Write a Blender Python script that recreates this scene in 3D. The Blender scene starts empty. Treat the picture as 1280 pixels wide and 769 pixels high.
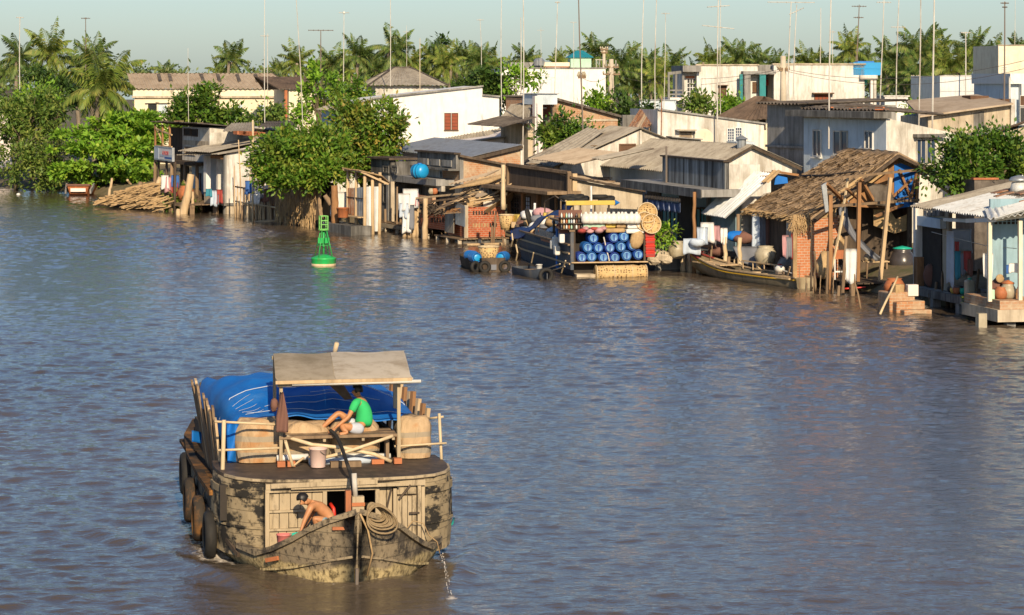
import bpy, math, random
import numpy as np
from mathutils import Vector, Matrix
R = random.Random(7)
C = bpy.context.scene.collection
F, H, HY = 3375.0, 8.5, 100.0            # focal length in photo pixels, eye height, horizon row
def P(px, py, Y): return Vector(((px-640)*Y/F, Y, H-(py-HY)*Y/F))
def ZZ(py, Y): return H-(py-HY)*Y/F
def rad(a): return math.radians(a)

class Fr:
    """ground frame of a house: x runs inland, y runs along the bank away from the eye"""
    def __init__(s, px, Y, t):
        s.o = Vector(((px-640)*Y/F, Y, 0)); s.t = rad(t)
        s.ex = Vector((math.cos(s.t), math.sin(s.t), 0)); s.ey = Vector((-math.sin(s.t), math.cos(s.t), 0))
    def w(s, x, y, z=0): return s.o+s.ex*x+s.ey*y+Vector((0, 0, z))
    def lx(s, px, y=0):
        k = (px-640)/F; q = s.o+s.ey*y
        return (k*q.y-q.x)/(s.ex.x-k*s.ex.y)
    def ly(s, px, x=0):
        k = (px-640)/F; q = s.o+s.ex*x
        return (k*q.y-q.x)/(s.ey.x-k*s.ey.y)
    def z(s, py, x=0, y=0): return ZZ(py, s.w(x, y).y)
    def side(s, px, py, y=0):            # pixel on the wall that faces the eye (plane y)
        x = s.lx(px, y); return Vector((x, y, s.z(py, x, y)))
    def front(s, px, py, x=0):           # pixel on the wall that faces the river (plane x)
        y = s.ly(px, x); return Vector((x, y, s.z(py, x, y)))

class MB:
    def __init__(s): s.v = []; s.f = []
    def add(s, vs, fs):
        n = len(s.v); s.v += [tuple(v) for v in vs]; s.f += [tuple(i+n for i in f) for f in fs]; return s
    def box(s, x0, x1, y0, y1, z0, z1):
        vs = [(x, y, z) for z in (z0, z1) for y in (y0, y1) for x in (x0, x1)]
        return s.add(vs, [(0,2,3,1),(4,5,7,6),(0,1,5,4),(2,6,7,3),(0,4,6,2),(1,3,7,5)])
    def obox(s, c, sx, sy, sz, m=None):
        m = m or Matrix(); c = Vector(c)
        vs = [c+m@Vector((x*sx/2, y*sy/2, z*sz/2)) for z in (-1,1) for y in (-1,1) for x in (-1,1)]
        return s.add(vs, [(0,2,3,1),(4,5,7,6),(0,1,5,4),(2,6,7,3),(0,4,6,2),(1,3,7,5)])
    def prism(s, pts, off):
        pts = [Vector(p) for p in pts]; off = Vector(off); n = len(pts)
        fs = [tuple(range(n)), tuple(range(2*n-1, n-1, -1))]
        fs += [(i, n+i, n+(i+1) % n, (i+1) % n) for i in range(n)]
        return s.add(pts+[p+off for p in pts], fs)
    def beam(s, a, b, w, h=None):
        a = Vector(a); b = Vector(b); d = b-a; L = d.length
        q = d.to_track_quat('Y', 'Z').to_matrix().to_3x3()
        return s.obox((a+b)/2, w, L, h or w, q)
    def tube(s, pts, rr, n=8, cap=True):
        pts = [Vector(p) for p in pts]
        if not hasattr(rr, '__len__'): rr = [rr]*len(pts)
        vs = []; up = None
        for i, p in enumerate(pts):
            d = (pts[min(i+1, len(pts)-1)]-pts[max(i-1, 0)]).normalized()
            if up is None:
                up = Vector((0, 0, 1)) if abs(d.z) < .9 else Vector((1, 0, 0))
            a = d.cross(up).normalized(); b = a.cross(d).normalized(); up = b
            for k in range(n):
                t = 2*math.pi*k/n; vs.append(p+(a*math.cos(t)+b*math.sin(t))*rr[i])
        fs = [(i*n+k, i*n+(k+1) % n, (i+1)*n+(k+1) % n, (i+1)*n+k) for i in range(len(pts)-1) for k in range(n)]
        if cap: fs += [tuple(range(n-1, -1, -1)), tuple(range((len(pts)-1)*n, len(pts)*n))]
        return s.add(vs, fs)
    def lathe(s, prof, c=(0, 0, 0), n=16, m=None):
        m = m or Matrix.Identity(3); c = Vector(c); vs = []
        for r, z in prof:
            for k in range(n):
                t = 2*math.pi*k/n; vs.append(c+m@Vector((r*math.cos(t), r*math.sin(t), z)))
        fs = [(i*n+k, i*n+(k+1) % n, (i+1)*n+(k+1) % n, (i+1)*n+k) for i in range(len(prof)-1) for k in range(n)]
        fs += [tuple(range(n-1, -1, -1)), tuple(range((len(prof)-1)*n, len(prof)*n))]
        return s.add(vs, fs)
    def ring(s, c, R0, r0, m=None, n=20, k=8, sq=1.0):
        m = m or Matrix.Identity(3); c = Vector(c); vs = []
        for i in range(n):
            t = 2*math.pi*i/n
            for j in range(k):
                u = 2*math.pi*j/k; q = R0+r0*math.cos(u)
                vs.append(c+m@Vector((q*math.cos(t), q*math.sin(t), r0*sq*math.sin(u))))
        return s.add(vs, [(i*k+j, ((i+1) % n)*k+j, ((i+1) % n)*k+(j+1) % k, i*k+(j+1) % k) for i in range(n) for j in range(k)])
    def ell(s, c, rx, ry, rz, n=12, m=8, M=None):
        c = Vector(c); M = M or Matrix.Identity(3); vs = []
        for i in range(1, m):
            f = math.pi*i/m
            for k in range(n):
                t = 2*math.pi*k/n
                vs.append(c+M@Vector((rx*math.sin(f)*math.cos(t), ry*math.sin(f)*math.sin(t), rz*math.cos(f))))
        vs += [c+M@Vector((0, 0, rz)), c+M@Vector((0, 0, -rz))]; T = (m-1)*n
        fs = [(i*n+k, (i+1)*n+k, (i+1)*n+(k+1) % n, i*n+(k+1) % n) for i in range(m-2) for k in range(n)]
        fs += [(T, k, (k+1) % n) for k in range(n)]+[(T+1, (m-2)*n+(k+1) % n, (m-2)*n+k) for k in range(n)]
        return s.add(vs, fs)
    def grid(s, fn, nu, nv, thick=None):
        vs = [Vector(fn(i/nu, j/nv)) for j in range(nv+1) for i in range(nu+1)]
        W_ = nu+1
        fs = [(j*W_+i, j*W_+i+1, (j+1)*W_+i+1, (j+1)*W_+i) for j in range(nv) for i in range(nu)]
        if thick is not None:
            t = Vector(thick); N = len(vs); vs = vs+[v+t for v in vs]
            fs = fs+[tuple(N+i for i in reversed(f)) for f in fs]
            E_ = [j*W_ for j in range(nv+1)], [j*W_+nu for j in range(nv+1)], list(range(W_)), [nv*W_+i for i in range(W_)]
            for e in E_: fs += [(e[i], e[i+1], N+e[i+1], N+e[i]) for i in range(len(e)-1)]
        return s.add(vs, fs)
    def sheet(s, a, b, c, d, pitch=.24, amp=.03, rows=2, sag=.0, rnd=None):
        """corrugated sheeting over the quad a-b (low edge), d-c (high edge); waves repeat along a-b; rows overlap"""
        a, b, c, d = (Vector(p) for p in (a, b, c, d)); rn = rnd or R
        L = (b-a).length; nrm = (b-a).cross(d-a).normalized()
        if nrm.z < 0: nrm = -nrm
        per = 6; n = max(6, min(900, int(L/pitch*per)))
        for r in range(rows):
            t0, t1 = r/rows, (r+1)/rows
            if r+1 < rows: t1 += .02
            of = nrm*(.012*(rows-r)) ; wob = [rn.uniform(-.02, .02) for _ in range(8)]
            def fn(u, v, t0=t0, t1=t1, of=of, wob=wob, r=r):
                t = t0+(t1-t0)*v; p = (a*(1-u)+b*u)*(1-t)+(d*(1-u)+c*u)*t
                w = amp*math.cos(2*math.pi*L*u/pitch)+wob[int(u*7.99)]*(.6 if v < .5 else .3)-sag*math.sin(math.pi*u)*math.sin(math.pi*t)
                return p+nrm*w+of
            s.grid(fn, n, 2, -nrm*.015)
        return s
    def jit(s, a, seed=1):
        q = random.Random(seed); s.v = [(x+q.uniform(-a, a), y+q.uniform(-a, a), z+q.uniform(-a, a)) for x, y, z in s.v]; return s
    def lump(s, a, seed=1):
        q = random.Random(seed); p = [q.uniform(0, 6) for _ in range(3)]
        s.v = [tuple(Vector(v)*(1+a*(math.sin(v[0]*9+p[0])*math.sin(v[2]*8+p[1])+.7*math.sin(v[1]*11+v[2]*5+p[2])))) for v in s.v]; return s
    def build(s, name, mat, parent=None, smooth=False, loc=None, rz=None, bevel=0):
        me = bpy.data.meshes.new(name); me.from_pydata(s.v, [], s.f); me.update()
        if smooth: me.polygons.foreach_set('use_smooth', [True]*len(me.polygons))
        me.materials.append(mat); o = bpy.data.objects.new(name, me); C.objects.link(o)
        if parent: o.parent = parent
        if loc is not None: o.location = loc
        if rz is not None: o.rotation_euler = (0, 0, rz)
        if bevel:
            m = o.modifiers.new('bevel', 'BEVEL'); m.width = bevel; m.segments = 2; m.limit_method = 'ANGLE'
        return o

def np_mesh(name, verts, faces, mat, parent=None, loc=None):
    """verts (n,3), faces (m,k) arrays"""
    me = bpy.data.meshes.new(name); n, k = faces.shape
    me.vertices.add(len(verts)); me.vertices.foreach_set('co', verts.astype(np.float32).ravel())
    me.loops.add(n*k); me.loops.foreach_set('vertex_index', faces.astype(np.int32).ravel())
    me.polygons.add(n); me.polygons.foreach_set('loop_start', np.arange(0, n*k, k, dtype=np.int32))
    me.update(calc_edges=True); me.validate()
    me.materials.append(mat); o = bpy.data.objects.new(name, me); C.objects.link(o)
    if parent: o.parent = parent
    if loc is not None: o.location = loc
    return o

def tag(o, label=None, cat=None, group=None, kind=None):
    if label: o['label'] = label
    if cat: o['category'] = cat
    if group: o['group'] = group
    if kind: o['kind'] = kind
    return o
def thing(name, label, cat, loc=(0, 0, 0), rz=0, group=None):
    o = bpy.data.objects.new(name, None); o.empty_display_size = .2; C.objects.link(o)
    o.location = loc; o.rotation_euler = (0, 0, rz); return tag(o, label, cat, group)
def frthing(name, label, cat, fr, group=None): return thing(name, label, cat, fr.o, fr.t, group)
def dup(o, loc=None, rz=None, label=None, parent=None, scale=None):
    c = o.copy(); C.objects.link(c)
    if parent: c.parent = parent
    if loc is not None: c.location = loc
    if rz is not None: c.rotation_euler = (0, 0, rz)
    if scale is not None: c.scale = (scale,)*3
    if label: c['label'] = label
    for ch in list(o.children): dup(ch, parent=c)
    return c

# ------------------------------------------------------------------ materials
def srgb(r, g, b):
    f = lambda c: (c/255/12.92 if c/255 <= .04045 else ((c/255+.055)/1.055)**2.4)
    return (f(r), f(g), f(b))
class NT:
    def __init__(s, name):
        m = bpy.data.materials.new(name); m.use_nodes = True; s.m = m; s.t = m.node_tree; s.n = s.t.nodes; s.n.clear()
        s.out = s.n.new('ShaderNodeOutputMaterial'); s.b = s.n.new('ShaderNodeBsdfPrincipled')
        s.l(s.b.outputs[0], s.out.inputs[0]); s._tc = None
    def l(s, a, b): s.t.links.new(a, b)
    def coord(s, scale=(1, 1, 1), rnd=True):
        if s._tc is None:
            tc = s.n.new('ShaderNodeTexCoord'); oi = s.n.new('ShaderNodeObjectInfo')
            mu = s.n.new('ShaderNodeMath'); mu.operation = 'MULTIPLY'; mu.inputs[1].default_value = 37.0
            s.l(oi.outputs['Random'], mu.inputs[0]); va = s.n.new('ShaderNodeVectorMath'); va.operation = 'ADD'
            s.l(tc.outputs['Object'], va.inputs[0]); s.l(mu.outputs[0], va.inputs[1]); s._tc = va.outputs[0]; s._raw = tc.outputs['Object']
        mp = s.n.new('ShaderNodeMapping'); mp.inputs['Scale'].default_value = scale
        s.l(s._tc if rnd else s._raw, mp.inputs[0]); return mp.outputs[0]
    def noise(s, scale, stretch=(1, 1, 1), detail=4, rough=.6, dist=0):
        n = s.n.new('ShaderNodeTexNoise'); n.inputs['Scale'].default_value = scale; n.inputs['Detail'].default_value = detail
        n.inputs['Roughness'].default_value = rough; n.inputs['Distortion'].default_value = dist
        s.l(s.coord(stretch), n.inputs['Vector']); return n.outputs['Fac']
    def ramp(s, fac, lo, hi):
        r = s.n.new('ShaderNodeMapRange'); r.inputs[1].default_value = lo; r.inputs[2].default_value = hi
        s.l(fac, r.inputs[0]); return r.outputs[0]
    def math(s, op, a, b):
        r = s.n.new('ShaderNodeMath'); r.operation = op
        for i, x in enumerate((a, b)):
            if isinstance(x, (int, float)): r.inputs[i].default_value = x
            else: s.l(x, r.inputs[i])
        return r.outputs[0]
    def mix(s, fac, a, b):
        m = s.n.new('ShaderNodeMix'); m.data_type = 'RGBA'
        if isinstance(fac, (int, float)): m.inputs[0].default_value = fac
        else: s.l(fac, m.inputs[0])
        for i, x in ((6, a), (7, b)):
            if isinstance(x, tuple): m.inputs[i].default_value = (*x, 1)
            else: s.l(x, m.inputs[i])
        return m.outputs[2]
    def bump(s, h, strength=.5, dist=.02):
        b = s.n.new('ShaderNodeBump'); b.inputs['Strength'].default_value = strength; b.inputs['Distance'].default_value = dist
        s.l(h, b.inputs['Height']); s.l(b.outputs[0], s.b.inputs['Normal'])
    def col(s, c):
        if isinstance(c, tuple): s.b.inputs['Base Color'].default_value = (*c, 1)
        else: s.l(c, s.b.inputs['Base Color'])
    def fin(s, rough=.8, metal=0, spec=.3):
        s.b.inputs['Roughness'].default_value = rough; s.b.inputs['Metallic'].default_value = metal
        s.b.inputs['Specular IOR Level'].default_value = spec; return s.m

def weath(name, col, col2=None, dirt=None, scale=2.0, stretch=(1, 1, 1), dscale=.8, dst=(1, 1, .35), d0=.5, d1=.75, rough=.85, metal=0, spec=.2, bump=.3, fine=14):
    """base colour varied to col2 by a noise, stains of colour dirt with a shape of their own"""
    t = NT(name); a = t.noise(scale, stretch, 5); c = t.mix(t.ramp(a, .35, .65), col, col2 or tuple(x*.8 for x in col))
    if dirt:
        d = t.noise(dscale, dst, 6, .7); c = t.mix(t.ramp(d, d0, d1), c, dirt)
        e = t.noise(dscale*5, (dst[0], dst[1], dst[2]*.3), 5, .7); c = t.mix(t.math('MULTIPLY', t.ramp(e, d0-.03, d1), .75), c, dirt)
    t.col(c); t.bump(t.noise(fine, stretch, 4), bump, .01); return t.fin(rough, metal, spec)

def brickmat(name, c1, c2, mort, dirt, d0=.5, d1=.8, sc=1.0):
    t = NT(name); sx = t.n.new('ShaderNodeSeparateXYZ'); tc = t.n.new('ShaderNodeTexCoord'); t.l(tc.outputs['Object'], sx.inputs[0])
    s = t.math('ADD', sx.outputs[0], sx.outputs[1]); cb = t.n.new('ShaderNodeCombineXYZ'); t.l(s, cb.inputs[0]); t.l(sx.outputs[2], cb.inputs[1])
    b = t.n.new('ShaderNodeTexBrick'); t.l(cb.outputs[0], b.inputs['Vector'])
    for k, v in (('Color1', c1), ('Color2', c2), ('Mortar', mort)): b.inputs[k].default_value = (*v, 1)
    b.inputs['Scale'].default_value = sc; b.inputs['Brick Width'].default_value = .24; b.inputs['Row Height'].default_value = .11
    b.inputs['Mortar Size'].default_value = .014
    c = t.mix(t.ramp(t.noise(1.1, (1, 1, 1), 6, .7), d0, d1), b.outputs['Color'], dirt)
    c = t.mix(t.math('MULTIPLY', t.ramp(t.noise(6, (1, 1, 1), 4), .4, .7), .5), c, tuple(x*.6 for x in c1))
    t.col(c); t.bump(b.outputs['Fac'], -.4, .01); return t.fin(.9)

def leafmat(name, a, b, c, trans=.3, rough=.5):
    t = NT(name); g = t.n.new('ShaderNodeNewGeometry'); r = g.outputs['Random Per Island']
    a, b, c = (tuple(x*1.55 for x in k) for k in (a, b, c)); q = t.mix(t.ramp(r, .0, .6), a, b); q = t.mix(t.ramp(r, .72, 1.0), q, c)
    q = t.mix(t.math('MULTIPLY', t.ramp(t.noise(.6, (1, 1, 1), 3), .42, .62), .55), q, tuple(x*.55 for x in a)); q = t.mix(t.math('MULTIPLY', t.ramp(t.noise(.9, (1, 1, 1), 3), .52, .68), .45), q, c)
    t.col(q); t.fin(rough, 0, .35)
    tr = t.n.new('ShaderNodeBsdfTranslucent'); t.l(q, tr.inputs[0]); mx = t.n.new('ShaderNodeMixShader'); mx.inputs[0].default_value = trans
    t.l(t.b.outputs[0], mx.inputs[1]); t.l(tr.outputs[0], mx.inputs[2]); t.l(mx.outputs[0], t.out.inputs[0]); return t.m

def plain(name, c, rough=.5, metal=0, spec=.4, var=.15):
    t = NT(name); t.col(t.mix(t.ramp(t.noise(3), .3, .7), c, tuple(x*(1-var) for x in c))); return t.fin(rough, metal, spec)

M = dict(
 white=weath('white plaster', (.74,.72,.67), (.66,.63,.57), (.30,.26,.20), d0=.48, d1=.74),
 white_clean=weath('clean white plaster', (.76,.755,.73), (.71,.70,.67), (.42,.39,.33), d0=.56, d1=.92),
 white_dirty=weath('stained white plaster', (.72,.69,.62), (.58,.54,.46), (.22,.19,.15), d0=.47, d1=.75),
 cream=weath('cream plaster', (.76,.68,.50), (.68,.60,.43), (.45,.36,.22), d0=.58, d1=.9),
 cream_pale=weath('pale cream plaster', (.78,.71,.55), (.70,.62,.46), (.42,.34,.24), d0=.55, d1=.85),
 pink=weath('pinkish white plaster', (.80,.72,.66), (.74,.66,.60), (.45,.38,.33), d0=.6, d1=.9),
 bluewash=weath('pale blue plaster', (.60,.68,.74), (.52,.60,.66), (.30,.32,.32), d0=.55, d1=.85),
 blue_wall=weath('blue house wall', (.30,.44,.50), (.25,.38,.44), (.16,.2,.2), d0=.52, d1=.85),
 grey_conc=weath('grey concrete', (.36,.35,.33), (.28,.27,.25), (.10,.095,.085), dst=(1,1,.2), d0=.47, d1=.72),
 streak=weath('black streaked limewash', (.46,.48,.48), (.36,.37,.36), (.055,.052,.048), scale=1.5, dscale=1.1, dst=(1.6,1.6,.10), d0=.44, d1=.62),
 dark_conc=weath('dark weathered concrete', (.30,.29,.27), (.20,.19,.17), (.05,.047,.042), dst=(1.4,1.4,.18), d0=.42, d1=.66),
 beige_conc=weath('beige render', (.56,.48,.36), (.48,.40,.29), (.18,.14,.10), d0=.48, d1=.75),
 sheet_grey=weath('grey fibre cement roof', (.40,.36,.29), (.33,.29,.23), (.16,.13,.10), scale=1.2, dscale=.5, dst=(1,1,1), d0=.5, d1=.75),
 sheet_beige=weath('beige fibre cement roof', (.46,.37,.27), (.40,.31,.22), (.24,.18,.12), scale=1.0, dscale=.5, dst=(1,1,1), d0=.52, d1=.8),
 sheet_dark=weath('dark old roof', (.13,.11,.09), (.19,.16,.13), (.05,.04,.035), scale=1.2, dscale=.7, dst=(1,1,1), d0=.45, d1=.7),
 sheet_brown=weath('brown tile roof', (.17,.12,.085), (.13,.09,.065), (.06,.045,.035), scale=2, dst=(1,1,1), d0=.5, d1=.75),
 tin=weath('dull tin sheet', (.42,.44,.45), (.34,.36,.37), (.20,.15,.11), dst=(1,1,.4), d0=.55, d1=.8, rough=.42, metal=.55, spec=.5),
 tin_white=weath('pale tin sheet', (.66,.67,.66), (.56,.58,.57), (.30,.24,.18), dst=(1,1,.4), d0=.55, d1=.8, rough=.5, metal=.15, spec=.4),
 rust=weath('rusted tin sheet', (.30,.14,.07), (.22,.10,.055), (.40,.33,.26), dst=(1,1,1), d0=.5, d1=.7, rough=.75),
 brick=brickmat('orange brick', (.52,.20,.085), (.44,.16,.07), (.46,.36,.27), (.44,.30,.19), .55, .8),
 brick_red=brickmat('red brick', (.46,.115,.045), (.36,.085,.035), (.42,.28,.2), (.14,.07,.045), .52, .8),
 brick_dull=brickmat('weathered brick', (.48,.22,.10), (.42,.20,.10), (.46,.36,.25), (.48,.38,.26), .42, .62),
 wood=weath('grey brown timber', (.30,.21,.13), (.22,.15,.09), (.09,.06,.04), scale=5, stretch=(1,1,.15), d0=.5, d1=.75),
 wood_pale=weath('sun bleached timber', (.58,.43,.26), (.46,.33,.19), (.20,.14,.09), scale=5, stretch=(1,1,.2), d0=.55, d1=.8),
 wood_dark=weath('dark timber', (.085,.062,.045), (.055,.042,.032), (.16,.12,.085), scale=5, stretch=(1,1,.2), d0=.52, d1=.75),
 wood_warm=weath('warm brown timber', (.36,.19,.085), (.27,.14,.065), (.10,.06,.035), scale=5, stretch=(1,1,.2), d0=.52, d1=.8),
 bamboo=weath('pale bamboo', (.66,.53,.34), (.56,.43,.26), (.30,.21,.12), scale=6, stretch=(1,1,.4), d0=.55, d1=.85, rough=.55),
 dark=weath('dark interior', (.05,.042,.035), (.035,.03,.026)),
 glass=plain('dark window glass', (.03,.035,.04), .12, 0, .6),
 glass_blue=plain('blue tinted window glass', (.035,.06,.11), .12, 0, .6),
 shutter=weath('brown louvre', (.16,.09,.055), (.12,.07,.04), (.07,.04,.03)),
 shutter_red=weath('red brown shutter', (.30,.085,.045), (.24,.07,.04)),
 teal=weath('teal painted door', (.035,.24,.25), (.03,.19,.2), (.02,.1,.1), d0=.6, d1=.9, rough=.6),
 teal_roof=plain('teal roof paint', (.02,.22,.28), .5),
 mint=weath('mint plaster', (.42,.62,.46), (.38,.56,.42)),
 blue_door=plain('dark blue door paint', (.02,.10,.26), .5),
 blue_tank=plain('blue plastic tank', (.02,.17,.52), .3, 0, .5, .1),
 blue_sky=plain('bright blue tank', (.015,.30,.62), .35, 0, .5, .1),
 pole=weath('grey metal mast', (.60,.58,.52), (.48,.45,.40), (.2,.13,.08), d0=.55, rough=.6),
 pole_dark=weath('dark metal mast', (.16,.14,.12), (.2,.15,.12)),
 conc_pole=weath('concrete pole', (.55,.48,.37), (.47,.40,.3)),
 mud=weath('river mud', (.13,.09,.06), (.09,.065,.045), (.05,.04,.03), dst=(1,1,1)),
 soil=weath('bare ground', (.22,.17,.11), (.16,.13,.08), (.08,.10,.04), dst=(1,1,1)),
 rubber=weath('black rubber', (.022,.021,.02), (.035,.033,.03), (.08,.065,.05), d0=.6, d1=.85, rough=.7),
 wicker=None, tile=weath('orange ridge tiles', (.50,.18,.08), (.42,.15,.07), (.22,.10,.06)),
 bark=weath('bark', (.15,.11,.075), (.10,.075,.05), (.2,.17,.13), scale=6, stretch=(1,1,.3)),
 palmbark=weath('palm trunk', (.30,.25,.19), (.22,.18,.13), (.12,.10,.07), scale=8, stretch=(.3,.3,2)),
 straw=weath('dry palm thatch', (.37,.265,.165), (.28,.195,.12), (.14,.095,.06), scale=9, stretch=(1,1,1), dscale=1.6, dst=(1,1,1), d0=.48, d1=.72, bump=.9),
 straw_pale=weath('pale straw', (.50,.35,.18), (.40,.27,.14), (.2,.13,.07), scale=9, dst=(1,1,1)),
 redpaint=plain('red plastic', (.60,.035,.02), .4), pinkpl=plain('pink plastic', (.72,.22,.20), .4),
 greenpl=plain('green plastic', (.02,.42,.30), .35), whitepl=weath('white plastic', (.70,.69,.64), (.62,.60,.54), (.5,.46,.38), d0=.6, d1=.9, rough=.4, spec=.4),
 terracotta=weath('terracotta', (.48,.17,.07), (.40,.14,.06), (.2,.09,.05), rough=.6),
 jar=weath('glazed cream jar', (.46,.41,.30), (.38,.33,.23), (.2,.16,.1), rough=.45, spec=.4),
 darkjar=weath('dark glazed jar', (.07,.06,.06), (.05,.045,.045), rough=.3, spec=.5),
 cloth_white=plain('white cloth', (.78,.77,.74), .9), cloth_blue=plain('blue cloth', (.05,.14,.40), .9), cloth_red=plain('red cloth', (.36,.06,.05), .9),
 cloth_pale=plain('pale blue cloth', (.50,.58,.68), .9), cloth_pink=plain('pink cloth', (.52,.29,.30), .9), cloth_grey=plain('grey cloth', (.2,.21,.24), .9),
 cloth_teal=plain('turquoise cloth', (.05,.25,.33), .9), cloth_brown=plain('brown cloth', (.19,.095,.07), .95), cloth_yellow=plain('yellow cloth', (.62,.45,.10), .9),
 tarp=weath('blue tarpaulin', (.008,.16,.56), (.008,.13,.48), (.06,.20,.46), scale=1.5, dscale=1.2, dst=(1,1,1), d0=.6, d1=.95, rough=.55, spec=.35, bump=.4, fine=6),
 tarp_dark=weath('navy tarpaulin', (.012,.04,.20), (.010,.03,.15), rough=.5, spec=.4),
 hullgrey=weath('blue grey boat paint', (.085,.10,.125), (.065,.078,.098), (.20,.165,.125), scale=3, stretch=(1,.2,1), d0=.55, d1=.8, rough=.65),
)
def wickermat():
    t = NT('woven bamboo'); v = t.n.new('ShaderNodeTexVoronoi'); v.inputs['Scale'].default_value = 8; v.inputs['Randomness'].default_value = .45; t.l(t.coord((1, 1, 1.3)), v.inputs['Vector'])
    f = t.ramp(v.outputs['Distance'], .24, .36); t.col(t.mix(f, (.07,.035,.015), t.mix(t.ramp(t.noise(5), .3, .7), (.60,.42,.20), (.50,.33,.14))))
    t.bump(v.outputs['Distance'], .6, .03); return t.fin(.7)
M['wicker'] = wickermat()
# ------------------------------------------------------------------ camera, light, sky
sc = bpy.context.scene
cam = bpy.data.cameras.new('camera'); co = bpy.data.objects.new('camera', cam); C.objects.link(co); sc.camera = co
co.location = (0, 0, H); co.rotation_euler = (rad(90), 0, 0)
cam.sensor_width = 36; cam.lens = F/1280*36; cam.shift_y = -(384.5-HY)/1280; cam.clip_start = .5; cam.clip_end = 6000
cam.dof.use_dof = False
SUN = Vector((.17, -.985, 0)).normalized(); EL = rad(26)
sdir = Vector((SUN.x*math.cos(EL), SUN.y*math.cos(EL), math.sin(EL)))
sl = bpy.data.lights.new('sun', 'SUN'); so = bpy.data.objects.new('sun', sl); C.objects.link(so)
sl.energy = 5.0; sl.angle = rad(.5); sl.color = (1, .81, .56); so.location = (30, -40, 60)
so.rotation_euler = (-sdir).to_track_quat('-Z', 'Y').to_euler()
wd = bpy.data.worlds.new('World'); sc.world = wd; wd.use_nodes = True
wn = wd.node_tree.nodes; wn.clear(); wo = wn.new('ShaderNodeOutputWorld'); bg = wn.new('ShaderNodeBackground'); sky = wn.new('ShaderNodeTexSky')
sky.sky_type = 'NISHITA'; sky.sun_disc = False; sky.sun_elevation = EL; sky.sun_rotation = math.atan2(SUN.x, SUN.y)
sky.air_density = .9; sky.dust_density = .7; sky.ozone_density = 4.0; sky.altitude = 0
bg.inputs[1].default_value = .094
hs = wn.new('ShaderNodeHueSaturation'); hs.inputs['Saturation'].default_value = 1.05; wd.node_tree.links.new(sky.outputs[0], hs.inputs['Color']); wd.node_tree.links.new(hs.outputs[0], bg.inputs[0]); wd.node_tree.links.new(bg.outputs[0], wo.inputs[0])
sc.view_settings.view_transform = 'Standard'; sc.view_settings.look = 'None'; sc.view_settings.exposure = .24; sc.view_settings.gamma = 1
sc.cycles.use_denoising = True; sc.cycles.max_bounces = 6; sc.cycles.transparent_max_bounces = 8; sc.cycles.caustics_reflective = False; sc.cycles.caustics_refractive = False

# ------------------------------------------------------------------ main boat frame (used by the wake too)
BT = rad(11.5); BO = Vector((-2.61, 45.2, 0)); br = Vector((math.cos(BT), math.sin(BT), 0)); bh = Vector((-math.sin(BT), math.cos(BT), 0))
def BW(a, b, z=0): return BO+br*a+bh*b+Vector((0, 0, z))

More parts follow.
